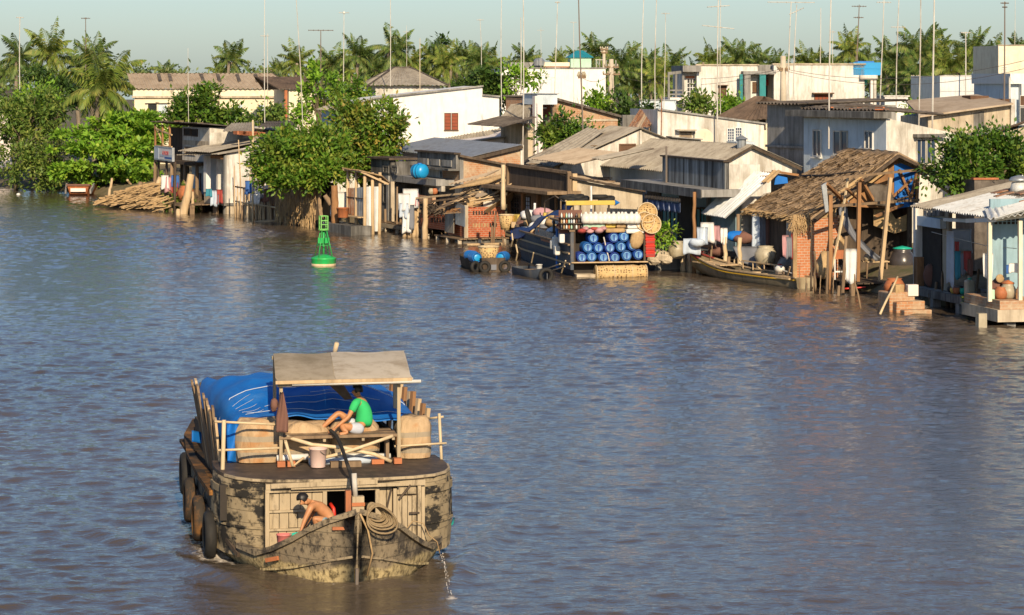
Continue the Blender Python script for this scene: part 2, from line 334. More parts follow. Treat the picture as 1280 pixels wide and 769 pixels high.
# ------------------------------------------------------------------ water: one sheet, waves are real geometry
def water():
    rng = np.random.RandomState(3)
    ys = np.concatenate([[-60, -20, 5, 20, 30], 34*np.exp(np.linspace(0, math.log(260/34), 1250)), [300, 400, 700, 1500]])
    ks = np.concatenate([[-6, -2, -1, -.5, -.3], np.linspace(-.215, .215, 860), [.3, .5, 1, 2, 6]])
    K, Yg = np.meshgrid(ks, ys); X = K*np.maximum(np.abs(Yg), 30); Z = np.zeros_like(X)
    wind = rad(-98)
    amp_mod = 1+.35*np.sin(X*.11+Yg*.05+1)+.25*np.sin(Yg*.09-X*.06)
    for i in range(64):
        lam = .26*(1.15/.26)**rng.rand() if i > 7 else rng.uniform(1.5, 4); th = wind+rng.normal(0, .55); k = 2*math.pi/lam
        A = .0037*lam*(1 if i > 7 else .62); ph = rng.rand()*6.28
        arg = k*(X*math.cos(th)+Yg*math.sin(th))+ph+.6*np.sin(.35*X+.2*Yg+i)
        s = np.sin(arg); Z += A*(s+.28*np.cos(2*arg))*np.clip((lam*1.6)/(.0045*Yg+.1), 0, 1)
    Z *= amp_mod
    calm = 1/(1+np.exp(-(X*.86+Yg*.46-59)/3.0)); Z *= 1-.72*calm      # sheltered near the bank
    # wake of the boat under way: bow wave and a smooth apron before the stem
    dx = X-BO.x; dy = Yg-BO.y; a = dx*br.x+dy*br.y; b = dx*bh.x+dy*bh.y
    hw = 2.0*np.clip((b+.25)/3.0, 0, 1)**.55
    d = np.abs(a)-hw
    front = np.exp(-((b+1.6)/2.2)**2)*np.exp(-(a/2.6)**2)
    Z *= 1-.62*front
    side = np.exp(-(np.maximum(d, 0)/.55))*(b > -.5)*(b < 14)
    Z += .085*side*np.exp(-np.maximum(b-2, 0)/6)*(1+.5*np.sin(b*3.1+a*2))
    for off, sg in ((.8, -1), (.8, 1)):
        lx = (np.abs(a)-1.4-.36*(b+.5))
        Z += .10*np.exp(-(lx/.42)**2)*np.cos(lx*3.6)*np.clip((b+1)/2, 0, 1)*np.exp(-np.maximum(b, 0)/9)*(np.sign(a) == sg)
    foam = np.exp(-((a+2.25)/.45)**2)*np.exp(-((b-3.6)/1.3)**2)*.9+.75*np.exp(-(np.maximum(d, 0)/.12))*(b > -.4)*(b < 12)*(d > -.3)+1.25*np.exp(-((X+.99)**2+(Yg-44.3)**2)/.035)
    edge = (np.abs(K) < .214)*(Yg > 33)*(Yg < 259); Z *= edge
    n, m = X.shape; V = np.stack([X, Yg, Z], -1).reshape(-1, 3)
    i = np.arange(n-1)[:, None]*m+np.arange(m-1)[None]; Fc = np.stack([i, i+1, i+m+1, i+m], -1).reshape(-1, 4)
    still = np.clip(1-.72*calm, 0, 1)
    t = NT('muddy river water')
    def att(k):
        q = t.n.new('ShaderNodeAttribute'); q.attribute_name = k; return q.outputs['Fac']
    c = t.mix(t.ramp(t.noise(.06, (1, 1, 1), 3), .35, .65), (.100,.075,.052), (.082,.063,.045))
    fo = t.ramp(t.math('MULTIPLY', att('foam'), t.noise(9, (1, 1, 1), 6, .75)), .40, .62)
    t.col(t.mix(fo, c, (.62,.56,.48))); w1 = t.noise(5, (.6, 1, 1), 5, .6); w2 = t.noise(13, (.7, 1, 1), 3, .6)
    t.bump(t.math('MULTIPLY', t.math('ADD', w1, t.math('MULTIPLY', w2, .3)), att('still')), .85, .042)
    m_ = t.fin(.06, 0, .5); t.l(t.math('ADD', t.math('MULTIPLY', fo, .6), .06), t.b.inputs['Roughness']); t.b.inputs['IOR'].default_value = 1.58
    o = np_mesh('water', V, Fc, m_); o.data.polygons.foreach_set('use_smooth', [True]*len(o.data.polygons)); tag(o, kind='structure')
    for k, v in (('foam', foam), ('still', still)): o.data.attributes.new(k, 'FLOAT', 'POINT').data.foreach_set('value', v.ravel().astype(np.float32))
water()

# ------------------------------------------------------------------ land: one sheet behind the bank line
BANK = [(1400,480),(1290,398),(1150,380),(1060,358),(1000,346),(870,330),(815,322),(720,308),(640,298),(560,290),(450,280),(330,270),(220,258),(160,248),(100,241),(0,234),(-60,229),(-160,222)]
def land():
    pts = []
    for px, py in BANK:
        Y = F*H/(py-HY); pts.append(Vector(((px-640)*Y/F, Y, 0)))
    pts = [Vector((30, 20, 0)), Vector((25, 60, 0))]+pts[1:]+[Vector((-140, 420, 0)), Vector((-300, 900, 0))]
    prof = [(-3, -2.5), (0, -.25), (.8, .35), (2.2, .75), (5, 1.0), (20, 1.15), (60, 1.2), (200, 1.3), (900, 1.5), (3500, 2)]
    b = MB(); n = len(prof); vs = []; q = random.Random(4)
    # finer along the bank
    fine = []
    for i in range(len(pts)-1):
        k = max(1, int((pts[i+1]-pts[i]).length/1.5)) if i < len(pts)-3 else 6
        for j in range(k): fine.append(pts[i].lerp(pts[i+1], j/k))
    fine.append(pts[-1]); inn = Vector((.86, .5, 0))
    for p in fine:
        for d, z in prof:
            j = q.uniform(-.35, .35) if d < 6 else 0
            v = p+inn*(d+j); vs.append((v.x, v.y, z+(q.uniform(-.12, .12) if 0 < d < 10 else 0)))
    fs = [(i*n+j, (i+1)*n+j, (i+1)*n+j+1, i*n+j+1) for i in range(len(fine)-1) for j in range(n-1)]
    b.add(vs, fs); tag(b.build('ground', M['soil'], None, True), kind='structure')
land()
# ------------------------------------------------------------------ foliage
LM = dict(
 mango=leafmat('mango leaves', (.06,.14,.014), (.115,.21,.022), (.25,.24,.04)),
 mango_y=leafmat('yellowing leaves', (.065,.145,.016), (.13,.215,.024), (.32,.22,.05)),
 bright=leafmat('bright leaves', (.09,.20,.016), (.16,.29,.026), (.27,.34,.04)),
 feather=leafmat('feathery leaves', (.075,.14,.026), (.13,.20,.036), (.24,.25,.06), .35),
 dark=leafmat('dark leaves', (.028,.062,.012), (.05,.095,.018), (.09,.13,.02), .2),
 glossy=leafmat('glossy leaves', (.035,.085,.012), (.065,.13,.016), (.15,.19,.03), .2, .3),
 palm=leafmat('palm leaflets', (.06,.11,.026), (.10,.155,.034), (.22,.21,.065), .25, .45),
 palm_y=leafmat('yellow green palm leaflets', (.10,.155,.03), (.15,.20,.035), (.28,.25,.07), .3, .45),
 far=leafmat('far leaves', (.07,.11,.035), (.115,.155,.045), (.18,.19,.065), .2),
)
def leaf_cloud(name, mat, lobes, n, size, seed, parent=None, per=26, clump=.42, flat=0., shell=.55, hang=.25, aspect=.45, gap=.25):
    """lobes: (centre, (rx,ry,rz)); leaves grow in clumps through the volume, denser near its outside"""
    rng = np.random.RandomState(seed)
    vol = np.array([r[0]*r[1]*r[2] for _, r in lobes])**.75; vol /= vol.sum(); V = []
    per = int(per*1.5)
    for (c, r), w in zip(lobes, vol):
        nc = max(3, int(n*w/per)); d = rng.normal(size=(nc, 3)); d /= np.linalg.norm(d, axis=1)[:, None]
        rr = rng.rand(nc)**(1/3); rr = shell*(.72+.28*rr**.5)+(1-shell)*rr
        rr *= 1+.22*rng.normal(size=nc)
        cc = np.array(c)+d*rr[:, None]*np.array(r)
        cs = clump*(.55+1.0*rng.rand(nc))
        k = rng.poisson(per, nc)+4
        ph = rng.rand(6)*6.28; fq = 2*math.pi/(3.4*clump+.5)
        g = np.sin(cc[:, 0]*fq+ph[0])+np.sin(cc[:, 1]*fq*.9+ph[1])+np.sin(cc[:, 2]*fq*1.25+ph[2])+.6*np.sin((cc[:, 0]+cc[:, 2])*fq*.6+ph[3])
        k = np.where(g > -gap, k, 0); idx = np.repeat(np.arange(nc), k); N = len(idx)
        off = rng.normal(size=(N, 3))*.55*cs[idx][:, None]; off[:, 2] *= (1-flat*.75)
        p = cc[idx]+off
        out = d[idx]*.6+off/np.maximum(cs[idx][:, None], .01)*.5+np.array([0, 0, .25])
        ax = out+rng.normal(size=(N, 3))*.7; ax[:, 2] -= hang; ax /= np.linalg.norm(ax, axis=1)[:, None]
        up = np.array([0, 0, 1.])+rng.normal(size=(N, 3))*.45+d[idx]*.4
        sd = np.cross(ax, up); sd /= np.maximum(np.linalg.norm(sd, axis=1)[:, None], 1e-5)
        L = size*(.6+.8*rng.rand(N))[:, None]; w2 = L*aspect*.5
        V.append(np.stack([p, p+ax*L*.5+sd*w2, p+ax*L, p+ax*L*.5-sd*w2], 1).reshape(-1, 3))
    V = np.concatenate(V); Fc = np.arange(len(V)).reshape(-1, 4)
    return np_mesh(name, V, Fc, mat, parent)

def tree(name, label, lobes, mat, n, size, seed, base, cat='tree', group=None, trunk=.16, mats=None, limbs=True, **kw):
    """lobes in metres relative to base; base is the world point at the foot"""
    o = thing(name, label, cat, base, 0, group); q = random.Random(seed); b = MB()
    top = max(l[0][2] for l in lobes); cx = sum(l[0][0] for l in lobes)/len(lobes); cy = sum(l[0][1] for l in lobes)/len(lobes)
    fork = Vector((cx*.35+q.uniform(-.2, .2), cy*.35, top*.38))
    b.tube([(0, 0, -.4), Vector((q.uniform(-.1, .1), 0, top*.18)), fork], [trunk*1.25, trunk, trunk*.85], 8)
    if limbs:
        for c, r in lobes:
            for k in range(3):
                e = Vector(c)+Vector((q.uniform(-.55, .55)*r[0], q.uniform(-.55, .55)*r[1], q.uniform(-.3, .6)*r[2]))
                m = fork.lerp(e, .5)+Vector((q.uniform(-.25, .25), q.uniform(-.25, .25), q.uniform(-.1, .3)))
                b.tube([fork, m, e], [trunk*.6, trunk*.36, trunk*.1], 6)
    b.build('trunk', M['bark'], o, True)
    leaf_cloud('crown', mat, lobes, n, size, seed, o, **kw)
    return o
def lob(px, py, rx, ry, Y, base, dy=0, rd=None):
    """a crown lobe centred on a pixel at depth Y+dy, radii in pixels"""
    s = (Y+dy)/F; c = P(px, py, Y+dy)-base
    return (tuple(c), (rx*s, (rd or rx)*s, ry*s))

def T(name, label, Y, foot, lobs, mat, n, size, seed, **kw):
    base = P(foot[0], 0, Y); base.z = foot[1]
    return tree(name, label, [lob(px, py, rx, ry, Y, base, *rest) for px, py, rx, ry, *rest in lobs], mat, n, size, seed, base, **kw)

T('feathery_tree', 'light green feathery tree leaning over the water at the far left edge', 209, (20, .4),
  [(12,178,26,36,0),(42,150,26,30,1),(62,185,22,34,-1),(30,208,36,24,-2.5),(4,150,20,26,2),(66,215,18,20,-2),(52,128,22,20,2.),(8,120,16,14,3)], LM['feather'], 15000, .36, 11, per=22, clump=.5, flat=.2, shell=.7)
T('crown_tree', 'rounded bright yellow green tree crown below the pair of palms', 214, (40, 1), [(42,122,26,20,0),(60,135,20,20,0),(22,130,20,16,1)], LM['bright'], 5200, .36, 12, per=24)
T('spreading_tree', 'dark spreading tree with flat crown in front of the twin palm trunks', 222, (70, 1), [(62,97,24,8,0),(80,108,18,9,-1),(48,92,16,6,1),(78,128,20,18,1)], LM['dark'], 5200, .4, 13, flat=.5)
T('tiered_almond_tree', 'broad tropical almond tree with layered leafy tiers overhanging the small red boat', 203, (145, .6),
  [(118,166,44,5,0),(165,161,34,5,0),(108,186,46,5,-1.5),(166,182,36,5,-.5),(140,205,44,5,-2),(92,212,24,8,-2),(180,200,22,6,-.5),(150,148,38,5,1.5),(188,148,18,6,1),(172,219,24,5,-1),(112,222,24,5,-1.5),(190,172,18,7,1),(150,226,40,5,1.5)], LM['bright'], 21000, .42, 14, per=26, flat=.9, clump=.42, shell=.4, trunk=.22, aspect=.55, gap=.5)
T('broadleaf_tree', 'round dark green tree standing in front of the long cream building', 213, (250, 1),
  [(250,140,36,24,0),(268,118,16,12,0),(222,150,24,14,-.5),(285,146,22,16,.5),(232,132,16,12,0),(305,150,12,12,1)], LM['glossy'], 9500, .42, 15)
T('yellowish_tree', 'slender yellow green tree with open crown beside the brown roofed cream house', 196, (410, 1),
  [(404,102,16,14,0),(418,112,16,10,0),(386,130,14,14,0),(372,146,12,12,0),(398,92,10,9,0),(392,118,12,10,.5)], LM['bright'], 2600, .4, 16, per=16, shell=.8, trunk=.1)
T('round_bush', 'low round dark bush left of the big white windowed wall', 192, (438, 1), [(440,115,22,12,0),(455,122,14,10,0),(425,122,12,8,0)], LM['mango'], 2600, .36, 17, cat='bush')
T('mango_tree', 'dense green mango tree overhanging the brown thatch screen on the water', 155.5, (418, .6),
  [(380,200,48,28,0),(348,198,30,26,-.5),(370,224,36,12,-1.2),(408,218,24,18,-1.4),(400,178,34,20,.5),(342,218,20,13,-.6),(360,176,24,13,.6),(428,206,14,18,-.4),(330,204,12,14,0)], LM['mango'], 25000, .30, 18, per=30, clump=.36, gap=.7)
T('brown_tinged_tree', 'tall green tree with brown tinged upper leaves behind the mango tree', 161, (452, .8),
  [(460,160,40,30,0),(482,152,22,22,0),(440,150,24,22,.5),(452,192,34,24,-.5),(482,182,20,22,0),(430,140,18,14,1),(468,212,22,16,-.5)], LM['mango_y'], 16500, .30, 19, per=26, clump=.36, gap=.6)
T('mango_tree', 'small round bushy tree between the orange brick house and the white gable', 155, (705, 1),
  [(704,164,24,15,0),(690,170,14,10,0),(722,168,16,10,0),(708,154,14,8,0),(735,172,10,7,0)], LM['glossy'], 3800, .3, 20)
T('spreading_tree', 'leafy branch tree reaching right across the tall white blank wall', 205, (640, 1),
  [(650,98,20,6,0),(672,100,18,5,0),(640,92,14,8,0),(636,106,12,8,0)], LM['bright'], 1500, .4, 21, per=16, trunk=.1)
T('dark_tree', 'dark green tree mass right of the grey hipped roof', 208, (600, 1),
  [(600,112,26,18,0),(622,118,18,20,0),(580,116,18,12,0),(625,98,14,14,0),(565,122,16,8,0),(606,98,14,10,0)], LM['dark'], 6000, .4, 22)
T('shrub', 'yellow green shrub on the roof edge right of the orange brick house', 172, (735, 2), [(735,126,14,7,0),(718,122,10,4,0),(748,128,10,6,0)], LM['bright'], 1100, .34, 23, cat='bush', trunk=.05)
T('hedge', 'dark clipped hedge between the brick house and the rusty lean to', 186, (775, 1), [(770,134,22,12,0),(795,138,18,12,0),(750,136,10,8,0)], LM['dark'], 3600, .34, 24, cat='hedge', trunk=.06)
T('garden_shrub', 'pale flowering shrub growing along the pale house terrace', 172, (880, 2), [(868,130,16,8,0),(884,134,18,8,0),(900,134,14,7,0),(862,122,8,5,0)], LM['feather'], 2400, .32, 25, cat='bush', trunk=.05)
T('garden_shrub', 'bright green shrub under the small window of the pale house', 170, (915, 2), [(912,133,14,7,0),(926,132,10,6,0),(893,111,8,6,0)], LM['bright'], 1500, .32, 26, cat='bush', trunk=.05)
T('broadleaf_tree', 'glossy dark green tree behind the riverside house at the right edge', 108, (1215, 1),
  [(1205,208,40,34,0),(1250,200,38,30,.8),(1180,222,20,24,-.3),(1232,182,26,16,.6),(1205,184,24,14,.4),(1272,198,24,24,1),(1176,200,14,16,0),(1262,178,16,10,1),(1228,222,26,16,.2)], LM['glossy'], 17000, .21, 27, per=24, clump=.3, aspect=.55)
T('bush', 'low green bush on the roof terrace left of the leaning white post', 168, (1145, 2), [(1138,132,10,5,0)], LM['bright'], 400, .3, 28, cat='bush', trunk=.04)
T('low_bush', 'small dark bush at the water edge before the signboard shack', 174.5, (228, .1), [(225,252,10,14,0),(236,258,8,8,-.5),(216,262,8,6,-.5)], LM['feather'], 1500, .26, 29, cat='bush', trunk=.04)
T('overgrown_bush', 'leafy creeper bush in front of the brown roofed cream house', 190, (350, 1), [(338,140,14,12,0),(322,148,10,8,0),(350,155,10,10,0)], LM['feather'], 1700, .34, 30, cat='bush', trunk=.06)

# ------------------------------------------------------------------ palms
def palm_crown_mesh(seed, mat, nf=24, L=3.9, lean=0):
    rng = np.random.RandomState(seed); V = []; Q = MB()
    for i in range(nf):
        az = i*2.39996+rng.normal(0, .15); t = i/nf; el = rad(78-112*t**1.05+rng.normal(0, 7)); l = L*(.72+.35*rng.rand())*(1-.12*t)
        ns = 22; p = np.array([0, 0, 0.]); d = np.array([math.cos(az)*math.cos(el), math.sin(az)*math.cos(el), math.sin(el)])
        side = np.array([-math.sin(az), math.cos(az), 0.]); tw = rng.normal(0, .35)
        pts = [p.copy()]
        for s in range(ns):
            f = s/ns; d = d+np.array([0, 0, -1])*(.035+.10*f)*(1.15-.45*math.sin(max(el, 0))); d /= np.linalg.norm(d)
            p = p+d*l/ns; pts.append(p.copy())
            nrm = np.cross(side, d); sd = side*math.cos(tw)+nrm*math.sin(tw)
            if s < 2: continue
            ll = l*.27*math.sin(math.pi*min(.999, (f*.9+.13)))**.7
            for sg in (-1, 1):
                for h in (0, .5):
                    q = p-d*l/ns*h; dr = sd*sg*.8+d*.55-np.array([0, 0, .55+.3*rng.rand()])+rng.normal(size=3)*.10; dr /= np.linalg.norm(dr)
                    w = d*.065; m = q+dr*ll*.55+np.array([0, 0, .04]); e = q+dr*ll-np.array([0, 0, .10*ll])
                    V.append([q-w*.6, m-w, e, m+w])
        Q.tube(pts[::3], [.045*(1-.7*k/8) for k in range(len(pts[::3]))], 4, False)
    V = np.array(V).reshape(-1, 3); n0 = len(V)
    qv = np.array(Q.v); V = np.concatenate([V, qv]); Fc = np.concatenate([np.arange(n0).reshape(-1, 4), np.array(Q.f)+n0])
    return V, Fc
PALMS = []
for sd, mt in ((1, 'palm'), (2, 'palm'), (3, 'palm'), (4, 'palm_y'), (5, 'palm'), (6, 'palm_y')):
    V, Fc = palm_crown_mesh(sd, LM[mt]); o = np_mesh('crown', V, Fc, LM[mt]); PALMS.append(o.data); bpy.data.objects.remove(o)
TRUNKS = []
for k in range(3):
    b = MB(); q = random.Random(k); pts = []
    for i in range(9): pts.append((.5*math.sin(i/8*2+k)-.5*math.sin(2+k), .4*math.cos(i/8*2.2+k)-.4*math.cos(2.2+k), -i/8*13*1.0))
    b.tube(pts[::-1], [.26-.015*i for i in range(9)], 8)
    for i in range(6):
        a = i*1.05; b.ell((.22*math.cos(a), .22*math.sin(a), -.35), .13, .13, .16, 8, 6)
    o = b.build('trunk', M['palmbark'], None, True); TRUNKS.append(o.data); bpy.data.objects.remove(o)
PL = [ # crown-centre px, py, Y, scale, mesh, label
 (27,74,246,1.0,0,'dark palm standing behind the pale mast at far left'),
 (62,68,240,1.1,3,'tall palm with sunlit fronds, right one of the far left pair'),
 (104,82,244,.95,1,'palm partly hidden behind the yellow brown frond palm near the cream roof'),
 (118,74,238,.9,4,'palm with upright fronds behind the large drooping palm'),
 (128,112,205,1.12,3,'large drooping yellow green palm at the left end of the cream building'),
 (174,96,330,.7,1,'tiny far palm top above the left end of the beige roof'),
 (206,92,330,.75,2,'small far palm above the beige roof, left of centre'),
 (291,76,262,.9,0,'lone palm rising behind the right part of the beige roof'),
 (275,92,270,.7,5,'low palm tuft beside the lone palm over the beige roof'),
 (370,79,268,.85,3,'palm beside the leaning pale mast'),
 (352,93,300,.7,5,'low pale palm left of the leaning pale mast'),
 (415,80,282,.95,1,'palm left of the mast with a white lamp'),
 (447,70,275,1.0,2,'tall palm behind the mast with a white lamp'),
 (432,92,300,.9,5,'low palm under the mast with a white lamp'),
 (470,86,290,.95,0,'palm in the row between the lamp mast and the hipped roof'),
 (494,64,270,1.05,4,'tallest palm above the hipped grey roof'),
 (510,82,275,.95,3,'palm directly over the hipped roof ridge'),
 (540,72,280,.95,1,'palm right of the hipped roof ridge'),
 (556,82,276,1.0,5,'yellowish palm right of the short pale mast'),
 (578,74,285,.95,2,'palm under the flat topped far tree'),
 (598,78,270,.95,0,'palm left of the tall white wall'),
 (613,84,276,.9,3,'palm touching the left corner of the tall white wall'),
 (530,94,300,.9,4,'low palm behind the right slope of the hipped roof'),
 (657,76,300,.85,0,'palm behind the left terrace of the tall white wall'),
 (698,80,310,.7,5,'small palm left of the teal roofed cupola'),
 (722,76,300,.8,1,'palm close behind the teal roofed cupola'),
 (745,68,280,1.0,2,'tall palm right of the teal roofed cupola'),
 (778,82,262,1.0,0,'palm right of the pale utility pole'),
 (802,86,266,1.0,4,'palm behind the slim mast left of the white balcony house'),
 (822,100,255,1.0,5,'drooping pale palm left of the white balcony house'),
 (838,84,270,.95,1,'palm just left of the white balcony house'),
 (790,108,262,.9,2,'low palm behind the dark hedge'),
 (888,78,290,.9,3,'palm behind the left roof of the white balcony house'),
 (922,74,280,1.0,0,'palm above the small window of the white balcony house'),
 (908,82,300,.85,1,'low palm behind the left roof of the white balcony house'),
 (948,78,300,.85,4,'palm above the porch of the white balcony house'),
 (968,82,290,.8,2,'palm right of the porch roof and utility pole'),
 (1008,80,290,.85,3,'sunlit palm above the long stained wall'),
 (1030,80,300,.85,1,'palm above the middle of the long stained wall'),
 (1062,64,272,.95,5,'tall palm beside the dark yagi mast'),
 (1078,80,280,.85,0,'palm above the blue roof tank'),
 (1112,76,250,1.0,2,'palm right of the blue roof tank'),
 (1125,98,236,1.0,4,'low palm behind the pair of masts right of the blue roof tank'),
 (1148,66,240,1.15,0,'tallest palm of the right group'),
 (1168,72,244,1.0,5,'palm behind the mast left of the grey windowless wall'),
 (1188,86,238,1.1,3,'palm leaning over the left corner of the grey windowless wall'),
 (1150,102,232,1.0,1,'low shadowy palm behind the leaning white post'),
 (1216,66,250,1.05,2,'tall palm above the grey windowless wall'),
 (1236,78,250,1.0,4,'palm left of the beige tower block'),
 (1272,60,310,.8,1,'palm top behind the beige tower block'),
 (1100,96,262,.9,1,'low palm right below the blue roof tank'),
 (8,92,300,.9,2,'far palm at the left edge'),
]
q = random.Random(71)
PL += [(px, q.uniform(84, 93), q.uniform(310, 360), q.uniform(.66, .9), q.randrange(6), 'small far palm in the hazy back row of the palm belt') for px in (345, 388, 404, 424, 458, 482, 521, 565, 590, 640, 668, 707, 770, 792, 812, 845, 870, 900, 935, 985, 1020, 1046, 1090, 1132, 1176, 1200, 1250)]
for i, (px, py, Y, s, k, lab) in enumerate(PL):
    p = P(px, py, Y); rt = R.uniform(0, 6.28)
    o = thing('palm_tree', lab, 'palm tree', (p.x, p.y, 1.0), rt, 'coconut palms behind the houses')
    hgt = p.z-1.0
    c = bpy.data.objects.new('crown', PALMS[k]); C.objects.link(c); c.parent = o; c.location = (0, 0, hgt); c.scale = (s*(.78 if Y > 215 else 1.0),)*3
    t = bpy.data.objects.new('trunk', TRUNKS[i % 3]); C.objects.link(t); t.parent = o; t.location = (0, 0, hgt); t.scale = (1, 1, (hgt+.4)/13)

# far wood that reads as one mass
def treeline():
    rng = random.Random(9); lobes = []
    for px in range(-420, 1760, 11):
        Y = rng.uniform(300, 360); s = Y/F; top = rng.uniform(84, 95) if px > 320 else rng.uniform(88, 96)
        c = P(px, top+9, Y); lobes.append((tuple(c), (13*s, 3.0, 10*s)))
        c = P(px+5, 103+rng.uniform(-3, 3), Y-20); lobes.append((tuple(c), (13*s, 3.0, 9*s)))
        if 740 < px < 880 or 1080 < px < 1190:
            Y2 = rng.uniform(262, 285); c = P(px, 112+rng.uniform(-5, 8), Y2); lobes.append((tuple(c), (12*Y2/F, 2.5, 12*Y2/F)))
    o = leaf_cloud('treeline', LM['far'], lobes, 62000, .62, 31, None, per=22, clump=.8)
    tag(o, kind='stuff')
treeline()
T('flat_topped_tree', 'thin flat topped tree rising above the palm row', 310, (552, 1), [(552,54,10,2.5,0),(556,49,6,2,0),(548,58,6,2,0)], LM['dark'], 380, .5, 41, per=12, trunk=.1)
# ------------------------------------------------------------------ houses (back rows)
def wall_box(o, name, mat, x0, x1, y0, y1, z0, z1): return MB().box(x0, x1, y0, y1, z0, z1).build(name, mat, o)
def side_poly(o, fr, name, mat, pts, depth=.25, y=0.0):
    """wall on the side that faces the eye, outline from pixels on that plane, real thickness"""
    return MB().prism([fr.side(px, py, y) for px, py in pts], (0, depth, 0)).build(name, mat, o)
def front_poly(o, fr, name, mat, pts, depth=.25, x=0.0):
    return MB().prism([fr.front(px, py, x) for px, py in pts], (depth, 0, 0)).build(name, mat, o)
def window(o, fr, face, px0, py0, px1, py1, pane='glass', frame='white', bars=1, cross=1, off=0.0, sill=True, lintel=None, shut=None):
    """frame with bars (part) around a recessed pane (sub-part)"""
    f = MB()
    if face == 'side':
        a = fr.side(px0, py1, off); c = fr.side(px1, py0, off); ex = Vector((1, 0, 0)); out = Vector((0, -1, 0))
    else:
        a = fr.front(px0, py1, off); c = fr.front(px1, py0, off); ex = Vector((0, -1, 0)); out = Vector((-1, 0, 0))
    w = abs((c-a).dot(ex)); z0, z1 = a.z, c.z; h = z1-z0; base = Vector((a.x, a.y, z0)); t = min(.08, w*.10)
    def bx(u0, u1, v0, v1, d0, d1, mb):
        p = [base+ex*u+Vector((0, 0, v))+out*d for d in (d0, d1) for v in (v0, v1) for u in (u0, u1)]
        mb.add(p, [(0,2,3,1),(4,5,7,6),(0,1,5,4),(2,6,7,3),(0,4,6,2),(1,3,7,5)])
    bx(-t, 0, -t, h+t, -.02, .06, f); bx(w, w+t, -t, h+t, -.02, .06, f); bx(0, w, h, h+t, -.02, .06, f); bx(0, w, -t, 0, -.02, .06, f)
    for i in range(1, bars+1): bx(w*i/(bars+1)-t*.35, w*i/(bars+1)+t*.35, 0, h, 0, .045, f)
    for i in range(1, cross+1): bx(0, w, h*i/(cross+1)-t*.3, h*i/(cross+1)+t*.3, 0.002, .04, f)
    if sill: bx(-t*1.8, w+t*1.8, -t*1.9, -t-.003, -.02, .14, f)
    if lintel: bx(-t*3, w+t*3, h+t+.003, h+t*2.2, -.02, lintel, f)
    fo = f.build('window', M[frame], o)
    p = MB(); bx(0, w, 0, h, -.02, .015, p); p.build('pane', M[pane], fo)
    return fo
def door(o, fr, face, px0, py0, px1, py1, mat='blue_door', off=0.0):
    return window(o, fr, face, px0, py0, px1, py1, mat, 'wood_dark', 1, 0, off, False)
def slab_sheet(o, name, mat, a, b, c, d, **kw): return MB().sheet(a, b, c, d, **kw).build(name, M[mat], o)
def gable_house(name, label, px, Y, t, xl, xr, zw, ridge, wall, roof, base=1.0, over=.35, rows=3, ridge_at=.5, gable=None, roof_pitch=.24, extra=None, group=None, front_mat=None):
    """box house with ridge along y (gables face the eye and away); zw / ridge heights in metres"""
    fr = Fr(px, Y, t); o = frthing(name, label, 'house', fr, group); D = fr.lx(xr); L = fr.ly(xl); xm = D*ridge_at
    w = MB(); w.prism([(0, 0, base), (D, 0, base), (D, 0, zw), (xm, 0, ridge), (0, 0, zw)], (0, L, 0)); w.build('wall', M[wall], o)
    if front_mat: MB().box(-.012, 0, .02, L-.02, base, zw-.03).build('river_front', M[front_mat], o)
    k = (ridge-zw)/xm; k2 = (ridge-zw)/(D-xm)
    slab_sheet(o, 'roof', roof, (-over, L+over, zw-k*over+.05), (-over, -over, zw-k*over+.05), (xm+.03, -over, ridge+.05), (xm+.03, L+over, ridge+.05), rows=rows, pitch=roof_pitch)
    slab_sheet(o, 'roof', roof, (D+over, -over, zw-k2*over+.05), (D+over, L+over, zw-k2*over+.05), (xm-.03, L+over, ridge+.06), (xm-.03, -over, ridge+.06), rows=rows, pitch=roof_pitch)
    b = MB(); b.beam((-over, -over+.04, zw-k*over-.03), (xm, -over+.04, ridge-.03), .05, .14); b.beam((D+over, -over+.04, zw-k2*over-.03), (xm, -over+.04, ridge-.03), .05, .14)
    b.build('barge_board', M['wood_dark'], o)
    return fr, o, D, L

